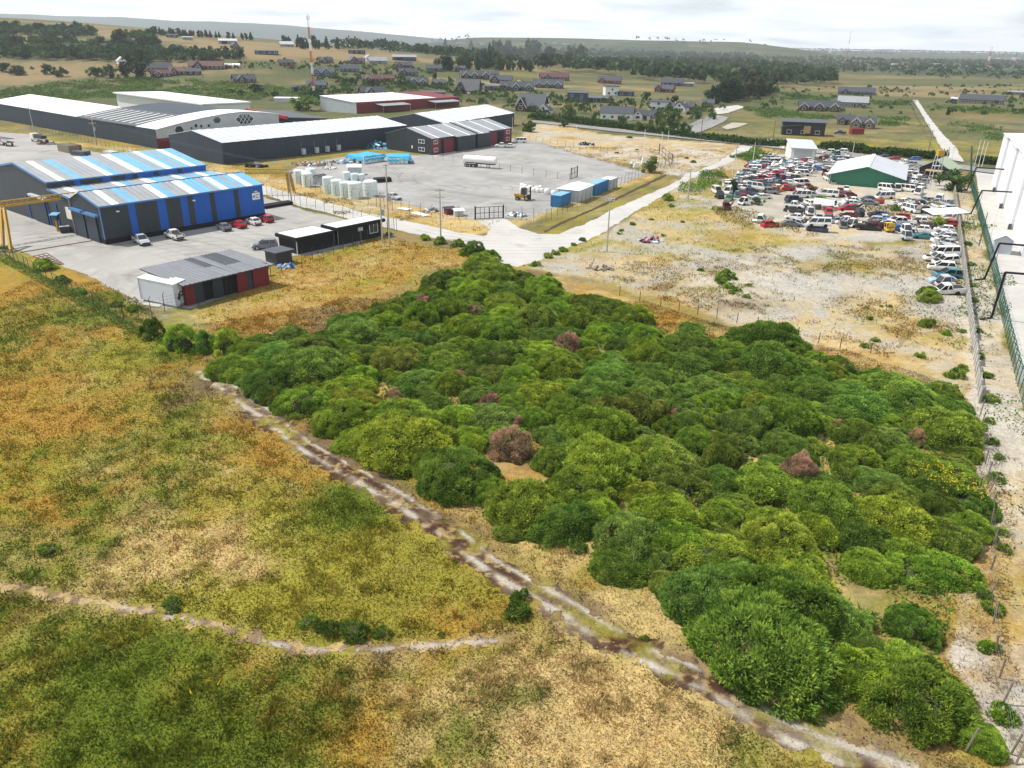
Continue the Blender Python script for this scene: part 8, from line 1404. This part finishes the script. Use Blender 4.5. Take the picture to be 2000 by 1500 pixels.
belt([(225, 96), (300, 96), (300, 84), (232, 80)], 10, (20, 30), ('broad', 'tall'), ('dark', 'brownish', 'mid'), 'in the tall clump behind the left houses', 'tall clump behind the left houses', 1.0)
belt([(290, 70), (360, 72), (450, 76), (500, 80), (500, 77), (400, 71), (300, 66)], 36, (9, 14), ('tall', 'conifer'), ('dark', 'blue'), 'in the pine row on the left hill', 'pine row on the left hill', .8)
belt([(545, 88), (600, 96), (660, 98), (680, 94), (620, 88), (560, 82)], 22, (12, 20), ('tall', 'conifer'), ('dark', 'blue'), 'in the pine row behind the mast', 'pine row behind the mast', .8)
belt([(380, 116), (470, 116), (470, 110), (390, 106)], 12, (12, 20), ('broad', 'tall'), ('dark', 'mid'), 'above the maroon roofs', 'trees above the maroon roofs')
belt([(1392, 206), (1420, 200), (1460, 194), (1502, 186), (1500, 178), (1440, 190), (1390, 200)], 24, (30, 44), ('tall', 'broad'), ('dark', 'brownish', 'dark'), 'in the eucalyptus row beside the earth track', 'eucalyptus row', .85)
belt([(860, 146), (910, 138), (990, 138), (1040, 144), (1040, 138), (980, 128), (920, 128), (865, 134)], 22, (16, 28), ('broad', 'conifer', 'tall'), ('dark', 'dark', 'mid'), 'in the dark clump behind the gabled houses', 'dark clump behind the gabled houses', .9)
belt([(950, 118), (1020, 118), (1090, 124), (1150, 130), (1150, 122), (1060, 112), (960, 110)], 24, (18, 32), ('tall', 'conifer', 'broad'), ('dark', 'blue', 'mid'), 'in the belt above the tan field', 'belt above the tan field', .75)
belt([(640, 170), (720, 140), (800, 150), (900, 160), (880, 184), (780, 176), (690, 168)], 22, (7, 14), ('broad', 'tall'), ('mid', 'dark'), 'between the estate houses', 'small trees between the estate houses')
belt([(1095, 250), (1200, 256), (1300, 264), (1380, 268), (1310, 240), (1200, 246), (1100, 240)], 18, (12, 22), ('tall', 'broad'), ('light', 'mid'), 'in the gardens behind the hedge', 'garden trees behind the hedge', .7)
belt([(560, 192), (640, 196), (640, 186), (470, 176), (440, 182), (480, 190)], 12, (9, 16), ('broad',), ('mid', 'dark', 'light'), 'in the scrub behind the halls', 'trees in the scrub behind the halls', 1.3)
print('belt trees', nT[0])
# woods that read as one mass: many crowns in one piece each
def wood(name, label, polys, n, hm, colr, seed, tris=34, cv=.3):
    r = np.random.default_rng(seed); VV, FF, CC, AA = [], [], [], []; base = 0
    for poly, share in polys:
        pw = np.array([G(*p)[:2] for p in poly]); lo_, hi_ = pw.min(0), pw.max(0); k = int(n * share); pts = r.uniform(lo_, hi_, size=(k * 6, 2)); pts = pts[sdf(pw, pts[:, 0], pts[:, 1]) < 0][:k]
        for x, y in pts:
            h = r.uniform(*hm); w = h * r.uniform(.28, .46); d = unit(r.normal(size=(tris, 3))); d[:, 2] = np.abs(d[:, 2]) * 1.0 - .25
            pos = np.array([x, y, float(hills(x, y)) + h * .55]) + d * np.array([w, w, h * .45]) * r.uniform(.55, 1.0, (tris, 1)); V, F = sprays(pos, unit(d + r.normal(size=(tris, 3)) * .5), w * .8, w * .42, r); VV.append(V); FF.append(F + base); base += len(V); c = np.array(colr) * (1 + r.uniform(-cv, cv)); CC.append(np.repeat(c[None], len(V), 0)); AA.append(np.repeat(r.uniform(0, 1, tris), 3))
    return setp(link(name, np_mesh(name, np.concatenate(VV), np.concatenate(FF), M_woodleaf, {'v': np.concatenate(AA)}, np.concatenate(CC))), label, kind='stuff')
M_woodleaf = leaf_mat('wood_foliage', None, 0.15, 0.06, True, vcol=True, contrast=0.35)
wood('woods', 'dense trees covering the left slope around the houses', [([(-20, 112), (60, 118), (180, 120), (300, 124), (440, 120), (440, 112), (330, 100), (200, 92), (80, 84), (-20, 82)], .7), ([(-20, 74), (180, 76), (190, 66), (100, 62), (-20, 62)], .3)], 700, (3.5, 8), (.062, .105, .044), 399, 40)
wood('woods', 'small garden trees and shrubs across the estate', [([(560, 190), (640, 150), (800, 150), (1000, 180), (1200, 200), (1420, 215), (1350, 240), (1100, 232), (900, 205), (700, 196)], .7), ([(440, 130), (560, 120), (860, 140), (860, 150), (620, 140), (450, 140)], .15), ([(1440, 180), (1600, 172), (2010, 170), (2010, 240), (1800, 232), (1500, 222)], .25)], 760, (1.5, 4.5), (.075, .125, .040), 398, 40)
wood('woods', 'dark wood stretching behind the estate houses', [([(1040, 140), (1150, 142), (1230, 152), (1290, 160), (1380, 168), (1500, 172), (1620, 168), (1630, 150), (1500, 134), (1400, 126), (1280, 122), (1180, 124), (1060, 126)], 1.0)], 1300, (7, 16), (.055, .092, .038), 401, 44, .5)
wood('woods', 'hazy scrub wood covering the plain on the right', [([(1480, 128), (1620, 140), (1800, 155), (2010, 160), (2010, 120), (1800, 118), (1480, 112)], 1.0)], 1500, (4, 11), (.060, .095, .042), 402, 26)
wood('woods', 'hazy wooded plain in the middle distance', [([(600, 100), (900, 118), (1100, 112), (1400, 118), (1480, 128), (1480, 110), (1200, 100), (900, 96), (650, 92)], 1.0)], 2400, (6, 14), (.050, .082, .042), 403, 20)
wood('woods', 'distant forest on the blue ridge under the sky', [([(700, 94), (1000, 96), (1300, 102), (1700, 108), (2010, 112), (2010, 102), (1600, 96), (1200, 90), (950, 88), (700, 86)], 1.0)], 2600, (9, 20), (.045, .075, .045), 404, 12)
# scrub: low bushes over the fields, one mass each
def scrub(label, polys_px, dens, hh, colr, seed):
    r = np.random.default_rng(seed); XY = []
    for poly in polys_px:
        pw = np.array([G(*p)[:2] for p in poly]); lo_, hi_ = pw.min(0), pw.max(0); k = int(np.prod(hi_ - lo_) * dens * 4.5); pts = r.uniform(lo_, hi_, size=(k, 2)); XY.append(pts[(sdf(pw, pts[:, 0], pts[:, 1]) + (fbm(pts[:, 0], pts[:, 1], 14, seed, 3) - .5) * 22 < 0) & (fbm(pts[:, 0], pts[:, 1], 9, seed + 1, 3) > .40)])
    xy = np.concatenate(XY); n = len(xy); lump = .25 + 1.2 * smooth(.3, .75, fbm(xy[:, 0], xy[:, 1], 4.5, seed + 2, 2)); z = gz(xy[:, 0], xy[:, 1]) + r.uniform(0, 1, n) * hh * lump; d = unit(r.normal(size=(n, 3)) + np.array([0, 0, .5])); dist = np.hypot(xy[:, 0], xy[:, 1]); s = .16 + dist / 1000
    V, F = sprays(np.column_stack([xy, z]), d, s * r.uniform(.7, 1.5, n), s * .38, r); cc = np.array(colr) * r.uniform(.7, 1.3, (n, 1)) * (1 + .5 * (fbm(xy[:, 0], xy[:, 1], 12, seed + 3, 2)[:, None] - .5))
    return setp(link('scrub', np_mesh('scrub', V, F, M_woodleaf, {'v': np.repeat(r.uniform(0, 1, n), 3)}, np.repeat(cc, 3, 0))), label, kind='stuff')
scrub('green gorse scrub behind the long charcoal warehouse', [[(-20, 178), (110, 164), (230, 156), (420, 158), (560, 176), (640, 196), (520, 200), (380, 188), (240, 192), (150, 196), (-20, 186)]], .5, 1.6, (.095, .165, .035), 501)
scrub('low green scrub patches on the fields to the right', [[(1460, 212), (1530, 214), (1600, 226), (1640, 232), (1600, 240), (1480, 228)], [(1710, 228), (1780, 232), (1776, 248), (1720, 246)], [(1850, 238), (1990, 252), (1985, 276), (1900, 268)], [(1530, 184), (1620, 190), (1610, 198), (1520, 194)], [(1820, 208), (2000, 216), (2000, 224), (1830, 216)], [(1690, 196), (1780, 198), (1770, 206), (1700, 204)]], .45, 1.1, (.085, .155, .035), 502)
scrub('tangled green scrub on the bank between road and breaker yard', [[(1330, 384), (1345, 366), (1390, 342), (1440, 318), (1470, 300), (1500, 298), (1510, 306), (1480, 316), (1440, 338), (1412, 352), (1390, 372), (1360, 388)]], 3.0, 1.7, (.105, .19, .04), 503)
scrub('ragged verge plants along the roadside fence', [[(560, 385), (640, 398), (720, 412), (800, 426), (900, 446), (940, 452), (928, 434), (860, 434), (770, 416), (690, 400), (600, 378)]], 2.2, .6, (.30, .21, .10), 504)
scrub('green weeds on the strip between the two fences', [[(1890, 420), (1905, 520), (1915, 640), (1935, 760), (1950, 900), (1962, 1000), (1940, 1000), (1918, 800), (1908, 640), (1886, 480)]], 1.2, .5, (.10, .16, .035), 505)
scrub('dry weeds around the wrecked cars', [[(1400, 420), (1500, 452), (1640, 470), (1790, 480), (1820, 470), (1700, 460), (1520, 440), (1420, 404)], [(1790, 395), (1860, 400), (1860, 440), (1800, 430)], [(1690, 402), (1780, 412), (1790, 426), (1690, 416)]], 1.6, .6, (.22, .19, .05), 506)
scrub('reeds and weeds on the meadow edge of the offices', [[(120, 440), (170, 452), (160, 462), (110, 456), (92, 446)], [(585, 500), (740, 466), (760, 470), (640, 505)]], 3, .8, (.26, .20, .09), 507)
def hedge(label, px, w, h, n, seed):
    ls = .9 if h > 1.5 else .32
    pts = [G(*p) for p in px]; r = np.random.default_rng(seed); P3 = []
    L = [np.hypot(*(b - a)[:2]) for a, b in zip(pts, pts[1:])]; tot = sum(L)
    for a, b, l in zip(pts, pts[1:], L):
        k = int(n * l / tot); f = r.uniform(0, 1, k)[:, None]; q = a + (b - a) * f; dv = (b - a)[:2] / l; nr = np.array([-dv[1], dv[0]]); th = r.uniform(0, math.pi, k); hh = h * (.65 + .7 * fbm(q[:, 0], q[:, 1], 7, seed, 2)); q[:, :2] += nr * (np.cos(th) * w * .5)[:, None]; q[:, 2] += np.sin(th) ** .6 * hh * r.uniform(.3, 1, k); P3.append(q)
    q = np.concatenate(P3); k = len(q); o = pts[0]; d = unit(r.normal(size=(k, 3)) + np.array([0, 0, .4])); V, F = sprays(q - o, d, r.uniform(.6, 1.3, k) * ls, ls * .38 if ls > .5 else .07, r); me = np_mesh('hedge', V, F, M_leaf, {'v': np.repeat(r.uniform(0, 1, k), 3)}); ob = link('hedge', me, None, o, (.050, .095, .028)); return setp(ob, label, 'hedge')
hedge('long dark hedge along the lane behind the vacant plot', [(1036, 232), (1120, 240), (1200, 250), (1290, 262), (1380, 273), (1470, 284), (1555, 288)], 4.5, 3.0, 9000, 601)
hedge('dark hedge behind the green breaker shed', [(1602, 290), (1680, 298), (1760, 306), (1850, 312)], 4.0, 2.8, 5000, 602)
hedge('dark hedge at the green fence by the playing field', [(1905, 318), (1960, 322), (2020, 326)], 4.0, 2.2, 2500, 603)
hedge('low green hedge grown through the left chain link fence', [(8, 507), (60, 537), (132, 575), (186, 604), (246, 641), (300, 662), (370, 690)], 1.5, 1.1, 4200, 604).color = (.12, .19, .035, 1)
# ------------------------------------------------------------------ the air
hz_m = bpy.data.materials.new('pale_air'); hz_m.use_nodes = True; t_ = hz_m.node_tree; t_.nodes.clear(); ho = N(t_, 'ShaderNodeOutputMaterial'); hv = N(t_, 'ShaderNodeVolumePrincipled'); hv.inputs['Density'].default_value = 1.0e-4; hv.inputs['Color'].default_value = (.86, .93, 1.0, 1); hv.inputs['Anisotropy'].default_value = 0.25; t_.links.new(hv.outputs[0], ho.inputs['Volume'])
m = MB(); m.hexa([(-15500, -400, -40), (15500, -400, -40), (15500, 9600, -40), (-15500, 9600, -40)], [(-15500, -400, 370), (15500, -400, 370), (15500, 9600, 370), (-15500, 9600, 370)]); setp(m.build('haze', hz_m), 'thin summer haze in the air', kind='stuff')

# things that share a description are told apart by their place along the view
def pxx(o):
    p = np.array(o.location) - [0, 0, CAMH]; return float(p @ cR) / max(1e-3, float(p @ cF))
same = {}
for o in col.objects:
    if o.parent is None and o.get('label') and o.get('category'): same.setdefault(o['label'], []).append(o)
for lab, os_ in same.items():
    if len(os_) == 2 and 12 < len(lab.split()) <= 14:
        for w_, o in zip(('left one', 'right one'), sorted(os_, key=pxx)): o['label'] = f'{lab}, {w_}'
    if 2 <= len(os_) <= 28 and len(lab.split()) <= 12:
        for k, o in enumerate(sorted(os_, key=pxx)): o['label'] = f'{lab}, {ORD[k]} from the left'
